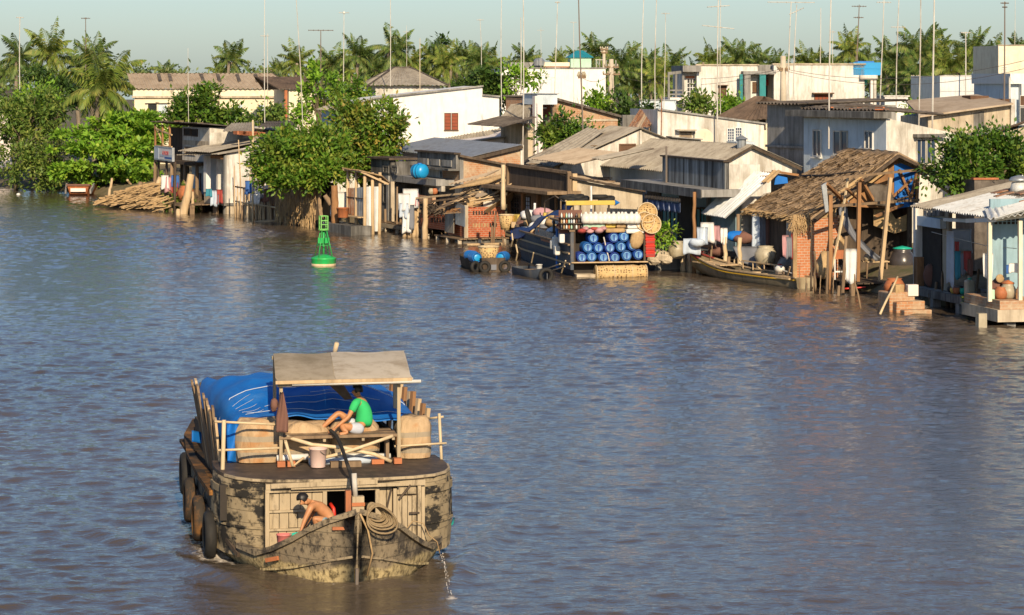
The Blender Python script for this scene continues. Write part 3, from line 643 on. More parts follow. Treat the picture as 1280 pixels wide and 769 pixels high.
# long cream building: its long wall faces the eye, roof slopes to the eye
def cream_long():
    fr = Fr(168, 236, 4); o = frthing('long_building', 'long cream building with beige corrugated roof behind the trees at left', 'building', fr)
    D = fr.lx(360); zt = fr.z(118); ze = fr.z(112); dep = 9.0; zr = fr.z(92, 0, 4.8)
    wall_box(o, 'wall', M['cream'], 0, D, 0, dep, 1, zt-.5)
    wall_box(o, 'parapet', M['cream_pale'], -.12, D+.12, -.12, dep+.1, zt-.15, ze)
    wall_box(o, 'ledge', M['beige_conc'], -.2, D+.2, -.25, dep+.1, zt-.32, zt-.15); wall_box(o, 'frieze', M['cream'], 0, D, 0, dep, zt-.5, zt-.323)
    slab_sheet(o, 'roof', 'sheet_beige', (-.2, -.35, ze+.03), (D+.5, -.35, ze+.03), (D-1.4, 4.8, zr), (-1.0, 4.8, zr), rows=4, pitch=.42, amp=.05)
    slab_sheet(o, 'roof', 'sheet_beige', (D+.5, dep+.35, ze+.03), (-.2, dep+.35, ze+.03), (-1.0, 4.8, zr+.01), (D-1.4, 4.8, zr+.01), rows=3, pitch=.42)
    MB().prism([(0, .0, ze+.003), (0, dep, ze+.003), (0, 4.8, zr-.1)], (.2, 0, 0)).build('gable', M['beige_conc'], o)
    g = MB()
    for u, v0, v1 in ((.16,.45,.9),(.23,.45,.9),(.44,.5,.9),(.55,.45,.9),(.68,.42,.88),(.8,.42,.9)):
        a = Vector((D*u, -.35+5.1*v0, ze+(zr-ze)*v0+.10)); b = Vector((D*u-.3, -.35+5.1*v1, ze+(zr-ze)*v1+.10)); g.beam(a, b, .30, .05)
    g.build('roof_patch', M['sheet_dark'], o)
    window(o, fr, 'side', 185, 130, 196, 142, 'glass', 'cream_pale', 0, 0, 0, True, .3); window(o, fr, 'side', 198, 130, 209, 142, 'bluewash', 'cream_pale', 0, 0, 0, True, .3)
    window(o, fr, 'side', 295, 131, 303, 143, 'bluewash', 'cream_pale', 1, 0); window(o, fr, 'side', 336, 132, 346, 144, 'glass', 'cream_pale', 0, 0)
    window(o, fr, 'side', 250, 131, 262, 143, 'glass', 'cream_pale', 1, 0); window(o, fr, 'side', 324, 131, 331, 143, 'bluewash', 'cream_pale', 0, 0)
cream_long()

def brown_cream():
    fr = Fr(361, 226, 14); o = frthing('cream_house', 'cream house with dark brown roof right of the long cream building', 'house', fr)
    D = fr.lx(395); ze = fr.z(112); zr = fr.z(96, 0, 4)
    wall_box(o, 'wall', M['cream_pale'], 0, D, 0, 8, 1, ze)
    slab_sheet(o, 'roof', 'sheet_brown', (-.9, -.4, ze), (D+.6, -.4, ze), (D+.3, 4, zr), (-2.2, 4, zr), rows=4, pitch=.3)
    slab_sheet(o, 'roof', 'sheet_brown', (-.9, 8.4, ze), (-.9, -.4, ze), (-2.2, 4, zr+.01), (-2.3, 4.2, zr+.01), rows=2, pitch=.3)
    window(o, fr, 'side', 372, 125, 378, 138, 'glass', 'cream', 1, 0)
    MB().box(-.4, -.15, -.2, .05, 1, ze).build('drain_pipe', M['terracotta'], o)
brown_cream()

def hip_house():
    fr = Fr(471, 216, 8); o = frthing('hip_roof_house', 'cream house with grey hipped roof in front of the palm row', 'house', fr)
    D = fr.lx(548); L = 8.2; ze = fr.z(107); zr = fr.z(85, 3, 4)
    wall_box(o, 'wall', M['cream'], 0, D, 0, L, 1, ze-.35)
    wall_box(o, 'parapet', M['white'], -.12, D+.12, -.12, L+.1, ze-.82, ze-.02)
    a, b, c, d = Vector((-.7, -.7, ze)), Vector((D+.7, -.7, ze)), Vector((D+.7, L+.7, ze)), Vector((-.7, L+.7, ze))
    e, f = Vector((D*.36, L*.5, zr)), Vector((D*.62, L*.5, zr))
    for q in ((a, b, f, e), (b, c, f, f), (c, d, e, f), (d, a, e, e)):
        slab_sheet(o, 'roof', 'sheet_grey', q[0], q[1], q[2]+Vector((0, 0, .02)), q[3]+Vector((0, 0, .02)), rows=3, pitch=.34)
    m = MB()
    for p, q in ((a, e), (b, f), (c, f), (d, e), (e, f)): m.beam(p+Vector((0, 0, .06)), q+Vector((0, 0, .08)), .16, .07)
    m.build('ridge_cap', M['sheet_dark'], o)
    window(o, fr, 'side', 530, 117, 545, 124, 'glass', 'cream', 1, 0)
hip_house()

def small_grey():
    fr = Fr(424, 182, 16); o = frthing('shed', 'small shed with grey flat roof and bluish wall half hidden by the mango tree', 'shed', fr)
    D = fr.lx(445); L = fr.ly(402); z = fr.z(134)
    wall_box(o, 'wall', M['bluewash'], 0, D, 0, L, 1, z-.3); slab_sheet(o, 'roof', 'sheet_grey', (-.3, L+.3, z-.25), (-.3, -.3, z-.25), (D+.4, -.3, z+.45), (D+.4, L+.3, z+.45), rows=2)
small_grey()

def white_long():
    fr = Fr(448, 176, 9); o = frthing('white_building', 'large white windowed wall with stepped top and brown double shutter', 'building', fr)
    D = fr.lx(624); ztop = fr.z(108, fr.lx(603))
    side_poly(o, fr, 'wall', M['white_clean'], [(448,190),(448,128),(468,123),(603,108),(603,119),(624,121),(624,190)], 9)
    b = MB()
    for (x0, y0), (x1, y1) in (((448,127.6),(468,122.6)),((468,122.6),(604,107.6)),((603,118.7),(625,120.7))):
        p, q = fr.side(x0, y0, -.06), fr.side(x1, y1, -.06); b.beam(p, q, .3, .1)
    b.build('coping', M['grey_conc'], o)
    window(o, fr, 'side', 556, 142, 563, 162, 'shutter_red', 'shutter', 0, 4, 0, True); window(o, fr, 'side', 565, 142, 572, 162, 'shutter_red', 'shutter', 0, 4, 0, True)
    p = fr.side(510, 185, -.03); q = fr.side(672, 157, -.03)
    slab_sheet(o, 'lean_to_roof', 'sheet_grey', fr.side(503, 189, -2.6), fr.side(652, 181, -2.6), fr.side(640, 158, -.02), fr.side(515, 180, -.02), rows=2)
    return fr
white_long()

def pink_wall():
    fr = Fr(503, 166, 9); o = frthing('low_building', 'long low pinkish white building in front of the windowed white wall', 'building', fr)
    side_poly(o, fr, 'wall', M['pink'], [(503,206),(503,190),(628,172),(672,156),(672,206)], 6)
    b = MB()
    for (x0, y0), (x1, y1) in (((502,189.5),(628,171.5)),((628,171.5),(673,155.5))): b.beam(fr.side(x0, y0, .4), fr.side(x1, y1, .4), 1.5, .08)
    b.build('roof_edge', M['sheet_grey'], o)
    side_poly(o, fr, 'end_pillar', M['white'], [(660,206),(660,150),(675,146),(675,206)], .5, -.55)
pink_wall()

def big_white():
    fr = Fr(627, 232, 6); o = frthing('white_block', 'tall blank white wall block with teal roofed cupola on top', 'building', fr)
    D = fr.lx(757); L = 11; zt = fr.z(86)
    wall_box(o, 'wall', M['white_clean'], 0, D, 0, L, 1, zt)
    b = MB(); b.box(-.08, D+.08, -.08, .25, zt, zt+.12); b.build('coping', M['grey_conc'], o)
    x0, x1 = fr.lx(641), fr.lx(681); wall_box(o, 'terrace_room', M['grey_conc'], x0, x1, 2, 7, zt+.003, fr.z(78, 0, 2))
    x0, x1 = fr.lx(681)+.02, fr.lx(715); wall_box(o, 'terrace_shade', M['cream_pale'], x0, x1, 1.6, 6, fr.z(83, 0, 1.6), fr.z(78, 0, 1.6)); wall_box(o, 'terrace_band', M['tile'], x0+.05, x1-.05, 1.7, 6, zt+.003, fr.z(83, 0, 1.6)-.003)
    x0, x1 = fr.lx(716), fr.lx(742); z1 = fr.z(72, 0, 1.5); c = MB().box(x0, x1, 1.5, 3.4, zt+.003, z1).build('cupola', M['mint'], o)
    r = MB(); xm = (x0+x1)/2; e = .22
    r.add([(x0-e, 1.3, z1), (x1+e, 1.3, z1), (x1+e, 3.6, z1), (x0-e, 3.6, z1), (xm-.3, 2.4, fr.z(63, 0, 2.4)), (xm+.3, 2.4, fr.z(63, 0, 2.4))], [(0,1,5,4),(1,2,5),(2,3,4,5),(3,0,4),(3,2,1,0)])
    r.build('cupola_roof', M['teal_roof'], c)
    r = MB()
    for i in range(7): r.tube([(x1+.3+i*.28, .3, zt), (x1+.3+i*.28, .3, zt+.75)], .03, 5)
    r.beam((x1+.2, .3, zt+.78), (D-.05, .3, zt+.78), .06); r.build('railing', M['pole'], o)
    r = MB(); r.lathe([(.0, 0), (.45, 0), (.5, .4), (.3, .62), (.0, .66)], (fr.lx(676), 1.2, fr.z(82, 0, 1.2)), 12); r.build('water_tank', M['tin'], o)
big_white()

def balcony_house():
    fr = Fr(871, 192, 5); o = frthing('balcony_house', 'wide two storey white house with porch and teal column on the skyline', 'house', fr)
    D = fr.lx(947); zt = fr.z(82); L = 10
    wall_box(o, 'wall', M['white'], 0, D, 0, L, 1, zt); b = MB(); b.box(-.1, D+.1, -.1, .3, zt, zt+.1)
    b.build('coping', M['beige_conc'], o)
    # long right wing
    x0, x1 = fr.lx(966), fr.lx(1079); z2 = fr.z(81)
    wall_box(o, 'wing_wall', M['white'], x0, x1, -.4, L, 1, z2); b = MB(); b.box(x0-.1, x1+.1, -.5, -.1, z2, z2+.1); b.build('coping', M['beige_conc'], o)
    # recessed porch between the two
    wall_box(o, 'porch_back', M['white'], D, x0, 2.2, L, 1, fr.z(86)); wall_box(o, 'porch_roof', M['grey_conc'], D-1.2, x0+.05, -1.0, 2.15, fr.z(93), fr.z(89)); wall_box(o, 'attic', M['grey_conc'], D+.02, x0-.02, .2, 2.1, fr.z(88.9), fr.z(81))
    for px, m in ((934, 'grey_conc'), (953, 'teal')):
        x = fr.lx(px, -.8); MB().box(x-.22, x+.22, -.95, -.55, 1, fr.z(93)-.003).build('column', M[m], o)
    x = fr.lx(932, -.7); wall_box(o, 'column', M['teal'], x-.45, x-.24, -.9, -.6, 1, fr.z(93)-.003)
    window(o, fr, 'side', 941, 103, 945.5, 115, 'shutter', 'shutter', 0, 0, -.02); window(o, fr, 'side', 955, 107, 964.5, 124, 'dark', 'shutter_red', 1, 0, 2.2)
    wall_box(o, 'awning', M['redpaint'], fr.lx(954, 1.9), fr.lx(966, 1.9)-.05, 1.7, 2.15, fr.z(107, 0, 2), fr.z(100, 0, 2))
    window(o, fr, 'side', 899, 108, 907, 122, 'shutter', 'shutter', 1, 0, 0, True, .4)
    window(o, fr, 'side', 1019, 119, 1037, 128, 'shutter_red', 'shutter', 3, 0, -.4, True, .5)
    # left porch with grid window
    wall_box(o, 'porch_wall', M['white'], fr.lx(854), -.003, .6, 5, 1, fr.z(90)); wall_box(o, 'porch_slab', M['grey_conc'], fr.lx(852), .2, -.6, 5, fr.z(89.9), fr.z(82))
    window(o, fr, 'side', 859, 99, 869, 120, 'glass', 'white_clean', 2, 3, .6, True); wall_box(o, 'lintel', M['tile'], fr.lx(858.5), fr.lx(869.5), .45, .597, fr.z(98), fr.z(95))
    r = MB(); x0p, x1p = fr.lx(836), fr.lx(854)
    for u in (0, .5, 1): r.tube([(x0p+(x1p-x0p)*u, 0, 4), (x0p+(x1p-x0p)*u, 0, fr.z(90))], .09, 6)
    r.beam((x0p, 0, fr.z(92)), (x1p, 0, fr.z(90)), .2); r.beam((x0p, 0, fr.z(113)), (x1p, 0, fr.z(113)), .1); r.beam((x0p, 0, fr.z(118)), (x1p, 0, fr.z(118)), .1); r.build('pergola', M['grey_conc'], o)
    wall_box(o, 'balcony_floor', M['pink'], x0p, x1p, -.5, 3, fr.z(126), fr.z(122))
    # right carport
    xa, xb = x1+.02, fr.lx(1094); wall_box(o, 'carport_slab', M['white'], xa-.4, xb, -.8, 4, fr.z(99), fr.z(94))
    wall_box(o, 'carport_post', M['pink'], fr.lx(1086), fr.lx(1089), -.6, -.2, 1, fr.z(99)-.003); wall_box(o, 'carport_post', M['white'], xb-.25, xb-.05, -.6, -.3, 1, fr.z(99)-.003)
    wall_box(o, 'shade_cloth', M['greenpl'], xa+.02, fr.lx(1086)-.1, .0, .05, fr.z(106), fr.z(99)-.003)
    t = thing('water_tank', 'bright blue square water tank on the carport of the white skyline house', 'water tank', fr.w((xa+xb)/2-.3, .3, fr.z(94)), fr.t)
    MB().box(-.95, 1.05, -.7, .7, 0, .45).box(-.98, 1.08, -.73, .73, .451, .52).box(-.95, 1.05, -.7, .7, .521, .9).build('tank', M['blue_sky'], t); MB().box(-.6, .6, -.5, .5, .9, 1.0).build('lid', M['blue_tank'], t)
balcony_house()

def brown_roof():
    fr = Fr(935, 152, 20); o = frthing('brown_roof_house', 'low house with broad dark brown hipped roof before the long stained wall', 'house', fr)
    D = fr.lx(1014); L = fr.ly(905); ze = fr.z(149); zr = fr.z(121, D*.4, 1.5)
    wall_box(o, 'wall', M['cream_pale'], 0, D, 0, L, 1, ze)
    a, b, c, d = Vector((-.5, -.5, ze-.1)), Vector((D+.5, -.5, ze+.2)), Vector((D+.5, L+.5, ze)), Vector((-.5, L+.5, ze-.1)); e, f = Vector((D*.42, 1.4, zr)), Vector((D*.42, L*.8, zr))
    for q in ((a, b, e, e), (b, c, f, e), (c, d, f, f), (d, a, e, f)): slab_sheet(o, 'roof', 'sheet_brown', *q, rows=4, pitch=.3)
    window(o, fr, 'side', 950, 150, 956, 160, 'dark', 'wood_dark', 0, 0)
brown_roof()

def white_mid():
    fr = Fr(822, 148, 12); o = frthing('white_house', 'long white house wall with two grilled blue windows above the big grey roof', 'house', fr)
    side_poly(o, fr, 'wall', M['white'], [(822,200),(822,137),(955,155),(955,200)], 6)
    MB().beam(fr.side(821, 136.6, .2), fr.side(956, 154.6, .2), .7, .09).build('coping', M['grey_conc'], o)
    window(o, fr, 'side', 909.5, 161, 917, 178, 'glass_blue', 'white_clean', 2, 4); window(o, fr, 'side', 919.5, 160, 926.5, 177, 'glass_blue', 'white_clean', 2, 4)
    window(o, fr, 'side', 850, 165, 864, 172, 'shutter', 'beige_conc', 0, 3, 0, True, .5)
    b = MB(); p = fr.side(878, 173, -.5); b.lathe([(0, 0), (.4, .1), (.52, .25), (.54, .3), (0, .22)], p, 16, Matrix.Rotation(rad(90), 3, 'X')); b.build('dish', M['cream_pale'], o)
    b = MB(); b.beam(fr.side(845, 163, -.25), fr.side(868, 163.5, -.25), .5, .06); b.beam(fr.side(868, 164, -.1), fr.side(868, 174, -.1), .08); b.beam(fr.side(836, 171, -.6), fr.side(875, 174, -.6), 1.2, .06); b.build('window_ledge', M['grey_conc'], o)
    wall_box(o, 'annex', M['bluewash'], fr.lx(921, -2), fr.lx(944, -2), -2, -.02, 1, fr.z(178, 0, -2))
    # rusty lean-to at its left
    fr2 = Fr(818, 150, 12); t = frthing('lean_to', 'rusty striped tin lean to left of the long white wall', 'shed', fr2)
    a, b_, c, d = fr2.side(785, 160, -1.2), fr2.side(812, 159, -1.2), fr2.side(822, 138, 1.5), fr2.side(800, 137, 1.5)
    for i in range(5):
        m = ('rust', 'rust', 'sheet_beige', 'rust', 'rust')[i]; u0, u1 = i/5, (i+1)/5
        slab_sheet(t, 'roof', m, a.lerp(b_, u0), a.lerp(b_, u1), d.lerp(c, u1), d.lerp(c, u0), rows=1, pitch=.18)
    p = MB()
    for q in (a, b_, c, d): p.tube([(q.x, q.y, 1), q-Vector((0, 0, .04))], .07, 6)
    p.build('post', M['wood'], t)
    wall_box(t, 'back_wall', M['dark_conc'], min(a.x, d.x)+.3, b_.x, 1.2, 1.4, 1, d.z-.3)
white_mid()

def white_gable():
    fr = Fr(708, 141, 13); o = frthing('gable_house', 'white gabled house with two brown louvred vents behind the signboard shack', 'house', fr)
    side_poly(o, fr, 'wall', M['white_dirty'], [(700,240),(700,208),(800,162),(862,186),(862,240)], 5.5)
    pk = fr.side(800, 161, -.3); lf = fr.side(692, 210, -.3); rt = fr.side(868, 187.5, -.3); Lv = Vector((0, 6.2, 0))
    slab_sheet(o, 'roof', 'sheet_grey', lf+Lv, lf, pk+Vector((.03, 0, .03)), pk+Lv+Vector((.03, 0, .03)), rows=3); slab_sheet(o, 'roof', 'sheet_grey', rt, rt+Lv, pk+Lv+Vector((0, 0, .04)), pk+Vector((0, 0, .04)), rows=3)
    slab_sheet(o, 'lower_roof', 'sheet_grey', fr.side(660, 200, .4), fr.side(692, 209.5, -.3), fr.side(775, 166, .8)+Vector((0, 3, .05)), fr.side(765, 163, .8)+Vector((0, 5, .05)), rows=2)
    for x0, x1 in ((775.5, 793), (806.5, 823)): window(o, fr, 'side', x0, 181.5, x1, 188, 'shutter', 'shutter', 0, 4, 0, False)
    MB().box(fr.lx(799), fr.lx(801.5), -.12, -.003, 1, fr.side(800, 163).z).build('pilaster', M['white'], o)
white_gable()

def brick_house():
    fr = Fr(690, 166, 24); o = frthing('brick_house', 'orange brick house with sloping dark roof edge and brown shuttered front', 'house', fr)
    side_poly(o, fr, 'wall', M['brick_dull'], [(690,190),(690,123),(772,146),(772,190)], 7)
    MB().beam(fr.side(686, 121.5, -.1), fr.side(776, 146, -.1), .5, .14).build('roof_edge', M['sheet_dark'], o)
    MB().prism([fr.side(686, 121, .2), fr.side(776, 145.5, .2), fr.side(776, 145, .2)+Vector((0, 7, 0)), fr.side(686, 121, .2)+Vector((0, 7, 0))], (0, 0, .07)).build('roof', M['sheet_grey'], o)
    L = fr.ly(661); wall_box(o, 'front_frame', M['beige_conc'], -.02, .3, 0, L, 1, fr.z(121)+.05)
    front_poly(o, fr, 'shutter', M['shutter_red'], [(664,144),(664,124),(686,124),(686,145)], .1, -.1)
    MB().box(-.16, -.1, .5, L-.8, fr.z(136), fr.z(134.5)).build('shutter_bar', M['tin'], o)
    MB().box(fr.lx(690), fr.lx(772), -.05, -.003, fr.z(152), fr.z(149)).build('ring_beam', M['beige_conc'], o)
    b = MB()
    for i in range(9): x = fr.lx(692+i*9); b.box(x-.05, x+.05, -.35, -.12, fr.side(692+i*9, 123.6+i*2.5).z-.02, fr.side(692+i*9, 123.6+i*2.5).z+.06)
    b.build('rafter_end', M['wood_dark'], o)
    slab_sheet(o, 'lean_to_roof', 'sheet_dark', fr.side(700, 160, -2.5), fr.side(760, 170, -2.5), fr.side(745, 161, -.02), fr.side(712, 153, -.02), rows=2)
    fr = Fr(660, 163, 20); o = frthing('concrete_house', 'small concrete house with slanting fibre roof and pale box tank left of the brick house', 'house', fr)
    L = fr.ly(626); wall_box(o, 'wall', M['beige_conc'], 0, fr.lx(675), 0, L, 1, fr.z(155))
    slab_sheet(o, 'roof', 'sheet_grey', fr.front(624, 152, -.4), fr.front(661, 150, -.4), fr.front(664, 128, 1.2), fr.front(640, 131, 1.2), rows=3, pitch=.3, amp=.05)
    wall_box(o, 'roof_box', M['bluewash'], .9, 2.2, .8, fr.ly(636), fr.z(131), fr.z(118)); wall_box(o, 'roof_box_edge', M['tin'], .8, 2.3, .7, fr.ly(635), fr.z(117.9), fr.z(117))
    slab_sheet(o, 'porch_roof', 'sheet_dark', (-2.2, L, fr.z(157)), (-2.2, -1.5, fr.z(158)), (-.02, -1.5, fr.z(146)), (-.02, L, fr.z(147)), rows=2)
    b = MB(); b.box(.3, .8, -.4, .05, 1, fr.z(120)); b.build('pillar', M['pink'], o)
    # orange ridge tile strip on the roof before the bush
    fr = Fr(712, 150, 14); o = frthing('tiled_roof_house', 'low house with dark roof and orange ridge tiles below the small bushy tree', 'house', fr)
    L = fr.ly(650); z0 = fr.z(213); z1 = fr.z(182, 2.5); wall_box(o, 'wall', M['beige_conc'], .3, 3, 0, L, 1, z0)
    slab_sheet(o, 'roof', 'sheet_dark', (-.3, L, z0), (-.3, -.2, z0), (3.0, -.2, z1), (3.0, L, z1), rows=3)
    b = MB(); q = random.Random(2)
    for i in range(26): y = -.1+i*(L/26); b.box(2.8, 3.25, y, y+.2, z1-.02, z1+.10+q.uniform(-.03, .04))
    b.build('ridge_tile', M['tile'], o)
brick_house()

def blue_grey_house():
    fr = Fr(1108, 122, 21); o = frthing('two_storey_house', 'two storey house with pale blue three window front behind the thatched house', 'house', fr)
    D = fr.lx(1204); L = fr.ly(1005); zt = fr.z(148)
    w = MB(); w.prism([(0, 0, 1), (D, 0, 1), (D, 0, fr.z(170)), (0, 0, zt)], (0, L, 0)); w.build('wall', M['white_dirty'], o)
    wall_box(o, 'river_front', M['bluewash'], -.015, 0, 0, L, 1, zt-.1)
    e = MB(); e.box(-.75, .15, -.2, L+.5, zt, zt+.30); e.build('eave', M['dark_conc'], o)
    slab_sheet(o, 'roof', 'sheet_dark', (-.1, L+.2, zt+.33), (-.1, -.25, zt+.33), (D*.75, -.25, zt+.15), (D*.75, L+3, zt+.75), rows=3, pitch=.36, amp=.05)
    for x0, y0, x1, y1 in ((1017.5,164,1026.5,194),(1043,165,1050.5,192),(1052.5,165,1059.5,192),(1082,165,1091,185)): window(o, fr, 'front', x0, y0, x1, y1, 'glass_blue', 'white', 1 if x1-x0 > 8 else 0, 0, -.015, True)
    window(o, fr, 'side', 1146, 175, 1156, 204, 'glass_blue', 'white_dirty', 1, 0, 0, True); window(o, fr, 'side', 1158.5, 175, 1168, 204, 'glass_blue', 'white_dirty', 1, 0, 0, True)
    wall_box(o, 'lintel', M['dark_conc'], fr.lx(1141), fr.lx(1177), -.4, -.003, fr.z(172), fr.z(168))
    # grey block behind at its left
    fr = Fr(1006, 130, 22); o = frthing('grey_block_house', 'grey cement rendered house block left of the pale blue front', 'house', fr)
    L = fr.ly(959); wall_box(o, 'wall', M['grey_conc'], 0, 5, 0, L, 1, fr.z(132))
    wall_box(o, 'ledge', M['grey_conc'], -.12, -.003, -.1, L, fr.z(186), fr.z(183))
    slab_sheet(o, 'roof', 'sheet_dark', (-.5, L+.3, fr.z(132)+.05), (-.5, -.4, fr.z(132)+.05), (5.5, -.4, fr.z(128)+.1), (5.5, L+.3, fr.z(128)+.1), rows=3, pitch=.36, amp=.05)
    fr = Fr(1130, 137, 12); o = frthing('flat_roof_house', 'weathered beige wall with flat roof and dark parapet boxes at right', 'house', fr)
    side_poly(o, fr, 'wall', M['beige_conc'], [(1160,200),(1160,146),(1265,131),(1265,200)], 4)
    MB().prism([fr.side(1150, 147, -.5), fr.side(1267, 131, -.5), fr.side(1267, 128, -.5)+Vector((0, 5, .3)), fr.side(1175, 136, -.5)+Vector((0, 5, .3))], (0, 0, .09)).build('roof', M['sheet_beige'], o)
    for x0, x1, y0, y1, d in ((1213,1236,120,132,2.5),(1236.3,1265,124,133,2.2)): wall_box(o, 'parapet_box', M['shutter'], fr.lx(x0, d), fr.lx(x1, d), d, d+1.2, fr.z(y1, 0, d)-.3, fr.z(y0, 0, d))
    MB().box(fr.lx(1262), fr.lx(1267), -.2, -.003, 1, fr.z(124)).build('drain_pipe', M['pole'], o)
    side_poly(o, fr, 'stained_panel', M['dark_conc'], [(1217,161),(1217,142),(1230,139),(1230,161)], .02, -.025)
    fr = Fr(1175, 163, 6); o = frthing('grey_building', 'pale grey windowless building wall at the right skyline', 'building', fr)
    D = fr.lx(1262); wall_box(o, 'wall', M['tin_white'], 0, D, 0, 7, 1, fr.z(95)); MB().box(-.05, D+.05, -.05, .1, fr.z(95), fr.z(94)).build('coping', M['pole'], o)
    b = MB()
    for i in range(7): z = 1.5+i*1.05; b.box(0, D, -.015, -.003, z, z+.03)
    b.build('seam', M['tin'], o)
    fr = Fr(1248, 176, 6); o = frthing('tower_block', 'beige tower block rising highest at the right edge', 'building', fr)
    wall_box(o, 'wall', M['cream_pale'], 0, 6, 0, 6, 1, fr.z(57)); MB().box(-.06, 6, -.06, .2, fr.z(57), fr.z(56)).build('coping', M['beige_conc'], o)
    b = MB()
    for i in range(5): b.box(fr.lx(1252), fr.lx(1259), -.06, -.003, fr.z(93-i*2.2), fr.z(92-i*2.2))
    b.build('vent', M['white_clean'], o)
    fr = Fr(1263, 152, 10); o = frthing('white_villa', 'white villa with blue grey window cut by the right edge of the picture', 'house', fr)
    wall_box(o, 'wall', M['bluewash'], 0, 6, 0, 6, 1, fr.z(105)); wall_box(o, 'parapet', M['white_clean'], -.15, 6, -.4, 6, fr.z(105)+.003, fr.z(92))
    wall_box(o, 'bay', M['white_clean'], fr.lx(1273), 6, -.5, -.003, 1, fr.z(105)); window(o, fr, 'side', 1275, 120, 1280, 132, 'shutter', 'white', 0, 0, -.5); window(o, fr, 'side', 1275, 135, 1280, 155, 'glass', 'white', 0, 0, -.5)
    MB().tube([fr.side(1262, 96, -.4), fr.side(1262, 140, -.4)], .06, 6).build('drain_pipe', M['pole'], o)
    fr = Fr(1106, 200, 5); o = frthing('low_white_wall', 'low white terrace wall among the palms left of the leaning post', 'wall', fr)
    wall_box(o, 'wall', M['white_clean'], 0, fr.lx(1135), 0, 3, 1, fr.z(121)); wall_box(o, 'coping', M['white'], -.1, fr.lx(1135)+.1, -.1, 3, fr.z(121)+.003, fr.z(119.5))
    fr = Fr(1205, 118, 10); o = frthing('slanted_roof_house', 'dark slanting tiled roof above the glossy tree at the right edge', 'house', fr)
    side_poly(o, fr, 'wall', M['beige_conc'], [(1225,200),(1225,172),(1285,158),(1285,200)], 3)
    slab_sheet(o, 'roof', 'sheet_brown', fr.side(1222, 174, -.4), fr.side(1224, 174, 2.6), fr.side(1290, 148, 2.6), fr.side(1290, 150, -.4), rows=3)
    fr = Fr(-6, 226, 6); o = frthing('white_cottage', 'small white cottage wall with orange base at the left edge', 'house', fr)
    wall_box(o, 'wall', M['white_clean'], 0, fr.lx(15), 0, 5, fr.z(128), fr.z(119)); wall_box(o, 'base_course', M['pink'], -.02, fr.lx(15)+.02, -.02, 5, 1, fr.z(128)-.003); slab_sheet(o, 'roof', 'sheet_dark', (-.4, -.5, fr.z(119)), (fr.lx(15)+.5, -.5, fr.z(119)), (fr.lx(15)+.5, 3, fr.z(112)), (-.4, 3, fr.z(112)), rows=2)
    fr = Fr(592, 187, 10); o = frthing('garden_wall', 'white terrace wall behind the rusty lean to and hedge', 'wall', fr)
    x0 = fr.lx(800); x1 = fr.lx(845); wall_box(o, 'wall', M['bluewash'], x0, x1, 0, .3, 1, fr.z(126)); wall_box(o, 'coping', M['tin'], x0-.05, x1+.05, -.1, .4, fr.z(126)+.003, fr.z(125))
blue_grey_house()
# ------------------------------------------------------------------ waterfront houses
def posts(o, pts, r, z1, mat='wood', z0=-1.2, lean=.05, seed=1, sq=False):
    q = random.Random(seed)
    for x, y in pts:
        b = MB(); dx, dy = q.uniform(-lean, lean), q.uniform(-lean, lean)
        if sq: b.beam((x+dx, y+dy, z0), (x, y, z1), r*2)
        else: b.tube([(x+dx, y+dy, z0), (x+dx*.3+q.uniform(-.02, .02), y, (z0+z1)/2), (x, y, z1)], [r*1.05, r, r*.9], 7)
        b.build('stilt', M[mat], o, not sq)
def planks(b, x0, x1, y0, y1, z, n, along='y', q=None, th=.05):
    q = q or R
    for i in range(n):
        u0, u1 = i/n, (i+1)/n-.012; dz = q.uniform(-.012, .012); e = q.uniform(-.06, .06)
        if along == 'y': b.box(x0+(x1-x0)*u0, x0+(x1-x0)*u1, y0+e, y1+e*.7, z-th+dz, z+dz)
        else: b.box(x0+e, x1+e*.7, y0+(y1-y0)*u0, y0+(y1-y0)*u1, z-th+dz, z+dz)
    return b
def pole_thing(name, label, cat, a, b, r, mat='bamboo', group=None, bend=.0, nodes=True):
    a = Vector(a); b = Vector(b); m = MB(); d = b-a; n = 7; q = random.Random(hash(label) % 999)
    pts = [d*(i/n)+Vector((q.uniform(-1, 1), q.uniform(-1, 1), 0))*bend*math.sin(math.pi*i/n) for i in range(n+1)]
    m.tube(pts, [r*(1.08-.25*i/n) for i in range(n+1)], 7)
    if nodes:
        for i in range(1, n): m.ell(pts[i], r*1.12, r*1.12, r*.35, 7, 4)
    o = m.build(name, M[mat], None, True, a); return tag(o, label, cat, group)
def cloth(name, label, w, h, mat, loc, rz=0, seed=1, cat='cloth', group=None, fold=.06, shape=None):
    q = random.Random(seed); p1, p2 = q.uniform(0, 6), q.uniform(4, 8)
    def fn(u, v):
        ww = w*(1-.12*math.sin(v*3+p1)*(v)); x = (u-.5)*ww; z = -h*v*(1+.06*math.sin(u*5+p1))
        return (x, fold*math.sin(u*p2*1.6+p1+v)*(.4+.6*v), z)
    b = MB().grid(fn, 10, 8, (0, .015, 0)); o = b.build(name, M[mat], None, True, loc, rz); return tag(o, label, cat, group)
def jar(name, label, loc, r, h, mat='jar', cat='jar', group=None, lid=None, squat=.62):
    prof = [(r*.55, 0), (r*.8, h*.15), (r, h*.45), (r*.97, h*.62), (r*.74, h*.86), (r*.62, h*.92), (r*.72, h), (r*.62, h), (r*.55, h*.9)]
    o = thing(name, label, cat, loc, 0, group); MB().lathe(prof, n=20).build('body', M[mat], o, True)
    if lid: MB().lathe([(r*.74, h+.003), (r*.76, h+.04), (r*.3, h+.10), (.03, h+.13)], n=16).build('lid', M[lid], o, True)
    return o
